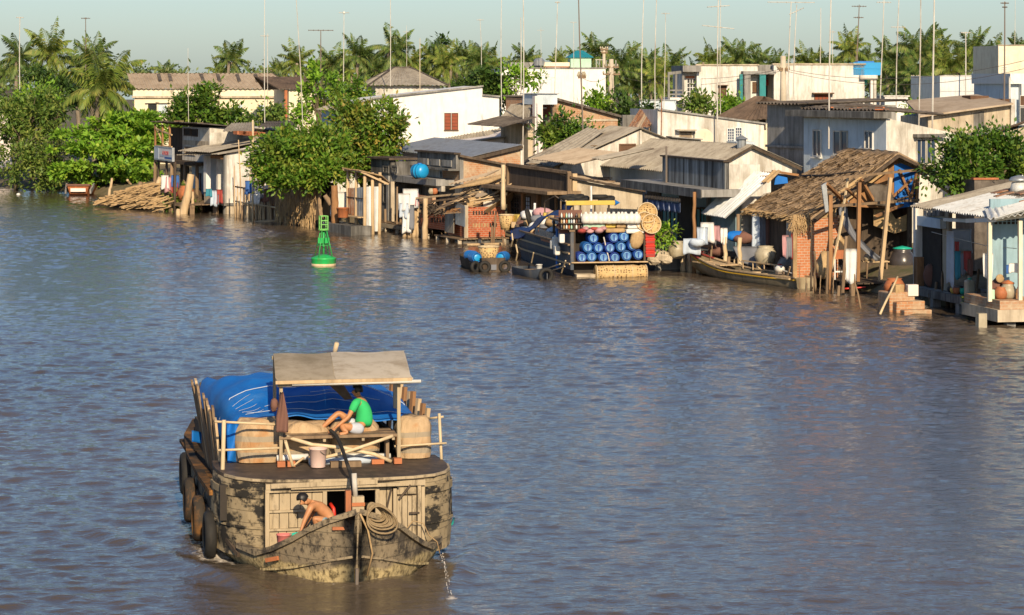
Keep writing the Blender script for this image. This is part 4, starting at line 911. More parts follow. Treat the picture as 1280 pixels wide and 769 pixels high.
def bucket(name, label, loc, r, h, mat, cat='bucket', group=None, handle=True, lid=False):
    o = thing(name, label, cat, loc, R.uniform(0, 6), group); t = .012
    b = MB().lathe([(r*.8, 0), (r*.82, .01), (r*.98, h*.93), (r*1.04, h*.94), (r*1.04, h), (r*.96, h), (r*.78, .03), (.01, .025)], n=18); b.build('body', M[mat], o, True)
    if handle:
        pts = [(r*1.02*math.cos(a), -.06-r*.5*math.sin(a), h*.9-r*.55*math.sin(a)) for a in [i*math.pi/8 for i in range(9)]]
        MB().tube(pts, .008, 5).build('handle', M['pole_dark'], o, True)
    if lid: MB().lathe([(r*1.06, h+.002), (r*1.06, h+.03), (.02, h+.05)], n=18).build('lid', M[mat], o, True)
    return o
def basket(name, label, loc, r, h, group=None, cat='basket', m=None):
    o = thing(name, label, cat, loc, R.uniform(0, 6), group)
    MB().lathe([(r*.72, 0), (r*.86, h*.4), (r, h*.95), (r*.95, h*.95), (r*.82, h*.4), (r*.68, .03), (.01, .03)], n=22).build('body', M['wicker'], o, True)
    MB().ring((0, 0, h*.96), r*.99, .03, None, 24, 6).build('rim', M['bamboo'], o, True); return o
def chk(fr, x, y, z=0): return fr.w(x, y, z)

# --- shack with the sign
def sign_shack():
    fr = Fr(262, 177, 25); o = frthing('riverside_shack', 'two storey timber shack with upper gallery behind the white sign', 'shack', fr)
    D = 5; L = fr.ly(208); z2 = fr.z(203); zt = fr.z(160)
    wall_box(o, 'upper_wall', M['white_dirty'], 0, D, 0, L*.62, z2, zt); wall_box(o, 'lower_wall', M['bluewash'], .3, D, .02, L*.5, .6, z2-.02)
    wall_box(o, 'upper_floor', M['wood_dark'], -.9, D, -.05, L, z2-.22, z2-.02); wall_box(o, 'band', M['beige_conc'], -.05, -.003, 0, L*.6, fr.z(183), fr.z(177))
    side_poly(o, fr, 'side_wall', M['white_dirty'], [(262,196),(262,166),(300,165),(300,196)], .15, -.16)
    slab_sheet(o, 'roof', 'sheet_dark', (-1.0, L+.4, fr.z(155)), (-1.0, -.4, fr.z(154)), (D+.5, -.6, fr.z(166)), (D+.5, L+.4, fr.z(168)), rows=3, pitch=.3)
    g = MB()
    for y in (L*.65, L*.82, L): g.beam((-.8, y, z2), (-.8, y, fr.z(158)), .12)
    g.build('gallery_post', M['wood_warm'], o)
    g = MB(); g.beam((-.8, L*.6, z2+.9), (-.8, L+.1, z2+.9), .09); g.beam((-.8, L*.6, z2+1.7), (-.8, L+.1, z2+2.1), .09); g.beam((-.8, L*.65, z2), (-.8, L, z2+2.3), .08); g.build('gallery_rail', M['wood_pale'], o)
    wall_box(o, 'gallery_back', M['wood_dark'], .2, .4, L*.62+.02, L, z2, zt-.1)
    for x0, y0, x1, y1 in ((231,162,238,168),(240,163,247,169)): window(o, fr, 'front', x0, y0, x1, y1, 'dark', 'wood_dark', 0, 0, 0, False)
    window(o, fr, 'front', 232, 185, 244, 192, 'shutter', 'beige_conc', 0, 2, 0, False); window(o, fr, 'front', 233, 201, 243, 206, 'shutter', 'beige_conc', 0, 2, .28, False)
    posts(o, [(-.8, .2), (-.8, L*.3), (-.8, L*.6), (-.8, L), (.2, L*.7), (1.5, L)], .13, z2-.22, 'wood')
    wall_box(o, 'ground_floor', M['dark_conc'], -.6, D, -.2, L*.55, .35, .6)
    # sign board in front of the gallery
    s = Fr(217.5, 173.2, 20); t = thing('shop_sign', 'white sign board with red lettering above the water at left', 'sign', s.o, s.t)
    Ls = s.ly(195.5); z0, z1 = s.z(201), s.z(186); MB().box(-.12, 0, 0, Ls, z0, z1).build('board', M['cloth_white'], t, bevel=.01)
    f = MB(); f.box(-.14, .02, -.06, -.002, z0-.06, z1+.06).box(-.14, .02, Ls+.002, Ls+.06, z0-.06, z1+.06).box(-.14, .02, -.002, Ls+.002, z1+.002, z1+.06).box(-.14, .02, -.002, Ls+.002, z0-.06, z0-.002); f.build('frame', M['tin'], t)
    wall_box(t, 'side_panel', M['cloth_pale'], -.135, -.122, Ls*.76, Ls-.02, z0+.02, z1-.02); wall_box(t, 'blue_strip', M['cloth_blue'], -.13, -.122, .1, Ls*.42, z0+.08, z0+.2)
    wall_box(t, 'lower_strip', M['cloth_pale'], -.135, -.1305, .05, Ls*.7, z0+.2, z0+.34)
    c = bpy.data.curves.new('lettering', 'FONT'); c.body = 'AE MUON'; c.size = .40; c.align_x = 'CENTER'; c.align_y = 'CENTER'; c.extrude = .004
    c.materials.append(M['redpaint']); tx = bpy.data.objects.new('lettering', c); C.objects.link(tx); tx.parent = t
    me = bpy.data.meshes.new_from_object(tx.evaluated_get(bpy.context.evaluated_depsgraph_get())); bpy.data.objects.remove(tx); tx = bpy.data.objects.new('lettering', me); C.objects.link(tx); tx.parent = t
    tx.location = (-.14, Ls*.37, (z0+z1)/2+.04); tx.rotation_euler = (rad(90), 0, rad(-90))
    for y in (.15, Ls*.5, Ls-.15): MB().tube([(.08, y, -1.0), (.1, y, z0-.065)], .09, 7).build('stilt', M['wood_dark'], t, True)
    # things at its foot
    for k, (px, py, m, w, h) in enumerate(((206,219,'cloth_white',.5,.9),(210,221,'cloth_pink',.45,1.0),(219,219,'cloth_blue',.5,.8),(218,228,'cloth_red',.5,.9))):
        cloth('hanging_cloth', ('white', 'pink', 'blue', 'red')[k]+' garment drying under the shack gallery behind the sign', w, h, m, P(px, py, 174.3), fr.t-rad(30), k+3, 'laundry', 'laundry under the gallery')
sign_shack()

# brushwood heap and leaning timbers at the left
def brush_heap():
    q = random.Random(5); b = MB()
    for i in range(420):
        px = q.uniform(128, 206); t = (px-128)/78; top = 246-22*math.sin(min(1, t*1.5)*1.57)*(.5+.5*t)+q.uniform(0, 6)
        py = q.uniform(top, 252+10*t); Y = 182-6*t-(py-235)*.10+q.uniform(-1, 1.5); c = P(px, py, Y); c.z = max(c.z, .05)
        a = q.uniform(-.5, .5); L = q.uniform(.5, 1.7); d = Vector((math.cos(a), q.uniform(-.5, .5), .22*math.sin(a)+q.uniform(.0, .5))).normalized()*L/2
        b.beam(c-d, c+d, q.uniform(.03, .07))
    tag(b.build('brushwood', M['straw_pale'], None), 'heap of pale dry brushwood piled on the left bank', 'brushwood', kind='stuff')
    b = MB()
    for i in range(46):
        u = i/45; px = 126+84*u; base = P(px, 0, 183-7*u); x, y = base.x, base.y; zt = .5+1.3*math.sin(min(1, u*1.5)*1.57)
        b.ell((x+1.0, y+1.4, .1), 1.5, 1.5, zt*.8, 8, 5)
    tag(b.build('bank_mound', M['mud'], None, True), kind='structure')
    for k, (x0, y0, x1, y1, Y, r) in enumerate(((136,243,140,223,182,.10),(159,221,164,231,181,.08),(170,254,176,228,178,.20),(185,257,201,222,177,.22),(196,258,206,232,176.5,.13),(202,262,203,255,174,.18))):
        pole_thing('timber_post', ('thin pale stake at the left end of the brushwood heap','short stake poking up at the back of the brushwood heap','dark leaning timber in the middle of the brushwood heap','thick tan log leaning right before the sign','weathered board leaning beside the thick tan log','stub of a post in the water under the sign')[k], 'post', P(x0, y0+4, Y), P(x1, y1, Y+.5), r, 'wood_pale' if k != 2 else 'wood', 'timber posts on the left bank', .05, False)
    for k, (x0, y0, x1, y1, Y, r) in enumerate(((227,280,239,218,171,.27),(222,284,223,262,169.5,.17),(240,258,241,240,172,.10))):
        pole_thing('timber_post', ('thick tan post leaning right in front of the blue doors','short thick mooring stub in the water before the leaning post','thin pale stake beside the wooden deck')[k], 'post', P(x0, y0, Y), P(x1, y1, Y+.4), r, 'wood_pale', 'timber posts by the deck', .04, False)
brush_heap()

def white_river_house():
    fr = Fr(283, 171.5, 27); o = frthing('white_river_house', 'white riverside house with blue doors and grey corrugated lean roof at left', 'house', fr)
    D = 12; L = fr.ly(243); zf = fr.z(243)
    side_poly(o, fr, 'side_wall', M['white'], [(283,256),(283,193),(322,180),(372,160),(372,256)], .25)
    wall_box(o, 'front_wall', M['bluewash'], .9, 1.1, .26, L, zf-.2, fr.z(196)); wall_box(o, 'back_wall', M['white'], 4, D, .26, L, .5, fr.z(185))
    wall_box(o, 'porch_pillar', M['white_clean'], -.02, .3, L*.62, L*.7, zf, fr.z(197)); wall_box(o, 'porch_wall', M['white'], .3, .9, L*.4, L*.45, zf, fr.z(196))
    slab_sheet(o, 'roof', 'sheet_grey', (-.9, L+.9, fr.z(198)), (-.7, -.3, fr.z(193.5)), (D+.3, -.35, fr.z(157)), (D+.3, L*.5, fr.z(158)), rows=5, pitch=.3)
    slab_sheet(o, 'roof', 'sheet_grey', (-.95, L+.5, fr.z(192)), (-.85, L*.1, fr.z(191)), (D*.5, L*.3, fr.z(168)), (D*.55, L+.2, fr.z(166)), rows=3, pitch=.3)
    b = MB(); q = random.Random(3)
    p0, p1 = fr.side(297, 166, .8), fr.side(326, 168, .8)
    for i in range(14): c = p0.lerp(p1, i/13); b.obox(c, .32, .7, .24+q.uniform(-.05, .05))
    b.build('ridge_tile', M['tile'], o)
    slab_sheet(o, 'rear_roof', 'sheet_grey', fr.side(278, 165, 2), fr.side(318, 164, 2), fr.side(318, 153, 6), fr.side(290, 154, 6), rows=2)
    slab_sheet(o, 'rear_roof', 'sheet_dark', fr.side(322, 160, 1), fr.side(372, 158, 1), fr.side(364, 151, 5), fr.side(334, 152, 5), rows=2)
    door(o, fr, 'front', 246, 218, 251, 242, 'blue_door', .9); door(o, fr, 'front', 257.5, 218, 261, 242, 'blue_door', .9); window(o, fr, 'front', 245, 204, 252, 208, 'shutter', 'bluewash', 1, 1, .9, False)
    window(o, fr, 'front', 272, 206, 277, 243, 'dark', 'wood_warm', 0, 0, .9, False); wall_box(o, 'eave_beam', M['wood_warm'], -.3, .6, .3, L*.35, fr.z(199), fr.z(195))
    MB().box(-.13, 0, -.04, .25, -.4, fr.z(194)).build('corner_pilaster', M['grey_conc'], o)
    wall_box(o, 'foundation', M['beige_conc'], -.1, 1.6, -.3, .24, -1, fr.z(257)); wall_box(o, 'foundation_ledge', M['dark_conc'], -.3, 1.8, -.4, .24, fr.z(257)+.003, fr.z(254))
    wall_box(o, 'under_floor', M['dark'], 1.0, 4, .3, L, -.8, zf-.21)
    deck = thing('wooden_deck', 'low wooden landing deck on stilts before the blue doors', 'deck', fr.o, fr.t); b = MB(); planks(b, -2.3, .85, .1, L, fr.z(255), 14, 'y'); b.build('planks', M['wood'], deck)
    MB().box(-2.3, -2.1, .1, L, fr.z(259), fr.z(255)-.065).build('edge_beam', M['wood'], deck); posts(deck, [(-2.2, .3), (-2.2, L*.35), (-2.2, L*.7), (-2.2, L-.2), (-.6, .3), (-.6, L*.6)], .14, fr.z(256.5), 'wood', -1.2, .05, 3, True)
    wall_box(deck, 'step_block', M['beige_conc'], -.9, .8, .3, 1.6, fr.z(255)+.02, fr.z(243))
    jar('barrel', 'rusty brown barrel on the deck before the blue doors', fr.w(-1.4, L*.62, fr.z(254)), .55, 1.0, 'terracotta', 'barrel')
    for k, (px, py, m, w, h) in enumerate(((261,236,'cloth_teal',.4,.5),(267,238,'cloth_pale',.4,1.0),(274,237,'cloth_red',.45,.9),(270,243,'cloth_grey',.4,.7))):
        cloth('hanging_cloth', ('turquoise','pale blue','red','dark grey')[k]+' garment hanging on the porch of the blue door house', w, h, m, P(px, py, 170.4), fr.t-rad(40), k+11, 'laundry', 'laundry on the blue door porch')
    for k in range(2): MB()
white_river_house()

# driftwood palisade between the white house and the mango tree
def palisade():
    q = random.Random(8); o = thing('stake_fence', 'ragged fence of bare bamboo stakes standing in the water by the white house', 'fence', P(318, 0, 164)*1, 0); o.location.z = 0; bx = o.location
    for i in range(30):
        px = 294+i*1.75+q.uniform(-.8, .8); Y = 167-i*.14; a = P(px, 0, Y); a.z = -.9; e = P(px+q.uniform(-4, 3), 0, Y+.2); e.z = q.uniform(1.0, 3.2)
        if i in (4, 11): e.z = 4.8
        b = MB(); b.tube([a-bx, (a+e)/2-bx+Vector((q.uniform(-.1, .1), 0, 0)), e-bx], [.06, .05, .035], 6); b.build('stake', M['wood_pale'] if i % 3 else M['wood'], o, True)
    for z, m in ((1.0, 'bamboo'), (1.9, 'wood')):
        a = P(292, 0, 167.3); e = P(346, 0, 162.7); a.z = z; e.z = z-.2; MB().tube([a-bx, e-bx], .05, 6).build('rail', M[m], o, True)
    p = thing('log', 'long pale floating log before the bamboo stakes', 'log', P(330, 278, 161.5), 0); MB().tube([P(306,280,162)-p.location, P(330,278,161.7)-p.location, P(352,276,162)-p.location], [.10, .13, .09], 8).build('trunk', M['wood_pale'], p, True)
    pole_thing('antenna_mast', 'tall pale mast standing in the water beside the bamboo stakes', 'mast', P(316, 282, 161), P(316, 150, 161), .06, 'bamboo', None, .03, False)
    # tin screens and dark shed behind the stakes
    fr = Fr(352, 163.5, 26); o = frthing('tin_shed', 'dark open shed with blue and rusty tin screens behind the bamboo stakes', 'shed', fr)
    L = fr.ly(318); slab_sheet(o, 'screen', 'tin', (0, L*.55, .6), (0, 0, .6), (0, 0, 3.2), (0, L*.55, 3.0), rows=1, pitch=.2); slab_sheet(o, 'screen', 'rust', (-.05, L*.4, .6), (-.05, L*.15, .6), (-.05, L*.15, 2.0), (-.05, L*.4, 2.0), rows=1, pitch=.2)
    wall_box(o, 'back_wall', M['wood_dark'], 1.5, 1.7, 0, L, .3, 4.0); slab_sheet(o, 'roof', 'sheet_dark', (-.3, L+.2, 3.4), (-.3, -.2, 3.5), (2, -.2, 4.2), (2, L+.2, 4.1), rows=2); posts(o, [(0, 0), (0, L*.33), (0, L*.66), (0, L)], .08, 3.4)
    for k, (px, py, m) in enumerate(((312,226,'cloth_blue'),(324,232,'cloth_grey'),(331,236,'cloth_brown'),(319,238,'cloth_white'))):
        cloth('hanging_cloth', ('blue','dark grey','brown','white')[k]+' garment hung behind the bamboo stakes', .6, .8, m, P(px, py, 163), fr.t-rad(40), k+21, 'laundry', 'laundry behind the stakes')
palisade()

# thatch screen under the mango tree, tin shed and tree post
def thatch_screen():
    q = random.Random(12); fr = Fr(401, 154.5, 24); o = frthing('thatch_screen', 'dark brown thatched screen wall hanging over the water under the mango tree', 'screen', fr)
    L = fr.ly(350); b = MB()
    def fn(u, v): return (-.15*math.sin(v*3)-.1+.1*math.sin(u*19)*v, -.2+(L+.2)*u, .55+2.2*v-.12*math.sin(u*9))
    b.grid(fn, 40, 8, (.2, 0, 0)); b.build('matting', M['straw'], o)
    b = MB()
    for i in range(420):
        y = q.uniform(0, L); z = q.uniform(.4, 2.9); b.beam((-.30+q.uniform(-.06, .02), y, z), (-.33+q.uniform(-.06, .05), y+q.uniform(-.15, .15), z-q.uniform(.3, .8)), .035, .012)
    b.build('straw_fringe', M['straw_pale'], o); posts(o, [(0, L*u) for u in (0, .2, .42, .63, .85, 1)], .1, 1.2, 'wood_pale')
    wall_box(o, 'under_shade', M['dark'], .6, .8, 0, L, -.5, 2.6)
    b = MB(); b.tube([fr.w(-.2, L, .3)-fr.o, fr.w(-.2, L, .3)-fr.o], .01, 3)
    pole_thing('timber_post', 'light brown post standing right of the thatched screen', 'post', P(419, 282, 151), P(418, 232, 151), .22, 'wood_warm', None, .02, False)
    pole_thing('timber_post', 'thin forked branch post leaning left of the light brown post', 'post', P(414, 256, 151.5), P(406, 244, 151.5), .16, 'wood', None, .02, False)
    fr = Fr(456, 148.3, 22); o = frthing('tin_shed', 'small latrine shed of pale and rusty tin sheets on stilts', 'shed', fr); L = fr.ly(435); D = fr.lx(475)
    z0 = fr.z(276); zt = fr.z(234)
    slab_sheet(o, 'tin_wall', 'tin', (0, L*.6, z0+.3), (0, .02, z0), (0, .02, zt), (0, L*.6, zt-.1), rows=1, pitch=.3); slab_sheet(o, 'tin_wall', 'rust', (-.03, L, z0+.3), (-.03, L*.6, z0+.2), (-.03, L*.6, zt-.1), (-.03, L, zt-.15), rows=1, pitch=.2)
    slab_sheet(o, 'tin_wall', 'tin_white', (.02, 0, z0-.6), (D, 0, z0-.6), (D, 0, zt+.02), (.02, 0, zt+.02), rows=1, pitch=.45)
    b = MB()
    for a, c in (((-.2, L+.2, zt+.9), (-.2, -.3, zt+.85)), ((D+.2, L+.2, zt+.3), (D+.2, -.3, zt+.2)), ((-.3, -.25, zt+.85), (D+.4, -.25, zt+.15)), ((-.3, L, zt+.9), (D+.4, L, zt+.3))): b.beam(a, c, .1)
    b.build('roof_frame', M['wood_pale'], o)
    slab_sheet(o, 'roof', 'straw_pale', (-.3, L+.2, zt+.95), (-.3, -.35, zt+.9), (.9, -.35, zt+.62), (.9, L+.2, zt+.66), rows=1)
    slab_sheet(o, 'roof', 'straw', (.92, L+.2, zt+.64), (.92, -.35, zt+.60), (D+.5, -.35, zt+.2), (D+.5, L+.2, zt+.3), rows=1)
    posts(o, [(0, 0), (0, L*.5), (0, L), (D, 0), (D*.5, 0)], .1, zt+.8 , 'wood_pale'); planks(MB(), -.4, .2, 0, L, z0+.2, 3).build('foot_board', M['wood_pale'], o)
    MB().beam((-.06, L, z0+1.2), (-.06, 0, z0+1.2), .05).build('batten', M['wood_dark'], o)
    bucket('bucket', 'orange bucket on the ledge left of the tin latrine shed', P(428.5, 272, 149.8), .35, .55, 'terracotta')
    cloth('hanging_cloth', 'white cloth hung behind the light brown post', 1.3, 1.3, 'cloth_white', P(428, 240, 152), .4, 41, 'laundry')
    mb = MB().box(-3, 2.5, -.5, .7, -.7, .5); o = mb.build('quay_wall', M['dark_conc'], None, loc=(P(432, 0, 150.5).x, 150.5, 0), rz=fr.t+rad(90)); tag(o, 'low dark mossy quay left of the tin latrine shed', 'quay')
thatch_screen()

# house with the blue tank
def tank_house():
    fr = Fr(592, 151, 21); o = frthing('brick_house', 'house with wide blue grey metal roof and triangular brick side behind the tank house', 'house', fr)
    side_poly(o, fr, 'wall', M['brick_dull'], [(592,230),(592,197),(652,183),(652,230)], 6); MB().box(fr.lx(650), fr.lx(654), -.1, .5, 1, fr.side(652, 181.5).z).build('corner_post', M['white_dirty'], o)
    L = fr.ly(484); pk = fr.side(653, 181, -.2); lo = fr.side(583, 198, -.2)
    slab_sheet(o, 'roof', 'tin', Vector((lo.x, L, lo.z+.1)), lo, pk, Vector((pk.x, L*.95, pk.z+.1)), rows=2, pitch=.4, amp=.02); MB().beam(lo-Vector((0, .05, .12)), pk-Vector((0, .05, .12)), .1, .18).build('barge_board', M['wood_dark'], o)
    fr = Fr(575.5, 146, 21); o = frthing('brick_house', 'small upper house with blackened front parapet and orange brick side above the deck', 'house', fr)
    side_poly(o, fr, 'wall', M['brick_dull'], [(576,232),(576,196),(629,206.5),(629,232)], 3); MB().beam(fr.side(573, 194.6, -.1), fr.side(632, 206, -.1), .5, .12).build('roof_edge', M['wood_dark'], o); MB().box(-.05, .16, -.06, -.003, fr.z(232), fr.z(196)).build('corner_post', M['grey_conc'], o)
    L = fr.ly(527); wall_box(o, 'parapet', M['dark_conc'], -.25, -.02, 0, L, fr.z(211), fr.z(193)); wall_box(o, 'coping', M['wood_dark'], -.4, 0, -.1, L+.1, fr.z(193)+.003, fr.z(191)); wall_box(o, 'front_wall', M['white_dirty'], .1, .3, .02, L, fr.z(238), fr.z(211)); wall_box(o, 'eave', M['dark_conc'], -.7, .1, -.05, L, fr.z(213.5), fr.z(211)-.003)
    b = MB()
    for i in range(3): b.box(-.31, -.255, L*(.1+.3*i), L*(.1+.3*i)+L*.22, fr.z(209), fr.z(201))
    b.build('rough_patch', M['grey_conc'], o)
    for x0, x1 in ((551, 555), (560.5, 563.5), (565.5, 568.5)): window(o, fr, 'front', x0, 214.5, x1, 222, 'dark', 'bluewash', 1, 0, .1, False)
    # lower storey with slab and stilted platform
    fr = Fr(560, 146.3, 21); o = frthing('stilt_house', 'stained concrete stilt house carrying the round blue tank', 'house', fr); L = fr.ly(476); Lp = fr.ly(501); zf = fr.z(285); zs = fr.z(226)
    wall_box(o, 'slab', M['grey_conc'], -.5, 3.5, fr.ly(556), Lp, zs-.3, zs+.06); wall_box(o, 'back_wall', M['grey_conc'], 1.2, 1.4, .3, Lp, zf, zs-.303); wall_box(o, 'dark_doorway', M['dark'], 1.15, 1.19, fr.ly(549, 1.2), fr.ly(543, 1.2), zf+.3, zs-.35)
    wall_box(o, 'side_room', M['white_dirty'], -.2, .02, fr.ly(556), fr.ly(549), fr.z(240), zs-.31)
    # black stained tower wall at left
    wall_box(o, 'tower_wall', M['dark_conc'], -.6, -.35, Lp+.003, L, zf-.1, fr.z(205)); wall_box(o, 'tower_side', M['dark_conc'], -.35, 1.2, Lp-.17, Lp, zf-.1, fr.z(207)); wall_box(o, 'tower_cap', M['wood_dark'], -.8, 1.4, Lp-.3, L+.2, fr.z(205)+.003, fr.z(202.5))
    wall_box(o, 'tower_pilaster', M['grey_conc'], -.72, -.603, Lp+.1, Lp+.5, zf-.1, fr.z(226)); wall_box(o, 'corner_pillar', M['beige_conc'], -.75, -.55, Lp-.5, Lp-.2, zf-.1, zs-.303)
    for x0, y0, x1, y1 in ((480,209,486,214.5),(491,209,497,214.5),(480,232,486,252)): window(o, fr, 'front', x0, y0, x1, y1, 'dark', 'dark_conc', 2, 1, -.6, False)
    b = MB(); planks(b, -1.4, 2.5, .0, L, zf, 16, 'y'); b.build('platform', M['wood'], o); MB().box(-1.45, -1.3, 0, L, zf-.28, zf-.065).build('edge_beam', M['beige_conc'], o)
    posts(o, [(-1.3, L*u) for u in (.03, .14, .26, .4, .56, .75, .97)]+[(.6, L*u) for u in (.1, .4, .7)], .15, zf-.06, 'beige_conc', -1.2, .08, 4)
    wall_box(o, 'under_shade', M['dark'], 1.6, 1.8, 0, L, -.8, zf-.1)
    # brick parapets on the platform
    fr2 = Fr(557, 144.6, 21); x = -.25
    front_poly(o, fr, 'brick_parapet', M['brick_red'], [(518,283),(518,266),(556,269),(556,288)], .18, -1.2)
    for i in range(5): front_poly(o, fr, 'brick_slot', M['dark'], [(539+i*3.4,278),(539+i*3.4,272.5),(540.6+i*3.4,272.7),(540.6+i*3.4,278.2)], .02, -1.225)
    wall_box(o, 'low_wall', M['brick_dull'], -.9, -.7, fr.ly(560), fr.ly(520), fr.z(255), fr.z(246))
    pole_thing('timber_post', 'weathered pole rising from the water before the brick parapet', 'post', P(531, 312, 144.2), P(532, 248, 144.2), .16, 'wood_pale', None, .03, False)
    for i, (px, py) in enumerate(((505,272),(512,268),(517,276),(522,262))):
        pole_thing('timber_post', ('pale crooked post left of the laundry on the stilt house','pale post below the laundry on the stilt house','short pale post by the left end of the brick parapet','crooked post over the brick parapet')[i], 'post', P(px, 298, 146), P(px+(-1)**i*2, py-20, 146), .12, 'wood_pale', 'posts of the stilt house', .08, False)
    for k, (px, py, m, w, h) in enumerate(((505,242,'cloth_white',.7,.9),(513,236,'cloth_white',.9,1.1),(518,241,'cloth_pink',.5,.7),(505,254,'cloth_pale',.5,.8),(511,256,'cloth_grey',.6,1.3),(508,266,'cloth_white',.5,1.1))):
        cloth('hanging_cloth', ('white shirt hung at the left end of the stilt house line','large white sheet on the stilt house line','pink cloth on the stilt house line','pale blue cloth below the line of the stilt house','long grey cloth below the line of the stilt house','white cloth lowest on the stilt house posts')[k], w, h, m, P(px, py, 145.6), fr.t-rad(40), k+31, 'laundry', 'laundry on the stilt house')
    # the tank
    tp = P(524.5, 222, 147.2); tp.z = zs+.06; t = thing('water_tank', 'round blue plastic water tank lying on the concrete slab', 'water tank', tp, fr.t-rad(68)); b = MB()
    Mx = Matrix.Rotation(rad(90), 3, 'Y'); b.lathe([(.05, -.86), (.45, -.82), (.66, -.62), (.70, -.55), (.70, -.2), (.73, -.18), (.73, -.1), (.70, -.08), (.70, .2), (.73, .22), (.73, .3), (.70, .32), (.70, .55), (.66, .62), (.45, .82), (.05, .86)], (0, 0, .76), 22, Mx); b.build('tank', M['blue_sky'], t, True)
    t.scale = (.56,)*3
    MB().lathe([(.22, 1.44), (.22, 1.55), (.02, 1.57)], n=12).build('cap', M['blue_tank'], t, True); MB().box(-.6, -.4, -.5, .5, 0, .12).box(.4, .6, -.5, .5, 0, .12).build('cradle', M['wood_dark'], t)
    for k, (px, py, m) in enumerate(((539,243,'jar'),(543.5,243,'terracotta'))): jar('pot', ('cream pot on the ledge below the blue tank','terracotta pot on the ledge below the blue tank')[k], P(px, py, 146.2), .17, .32, m, 'pot')
tank_house()

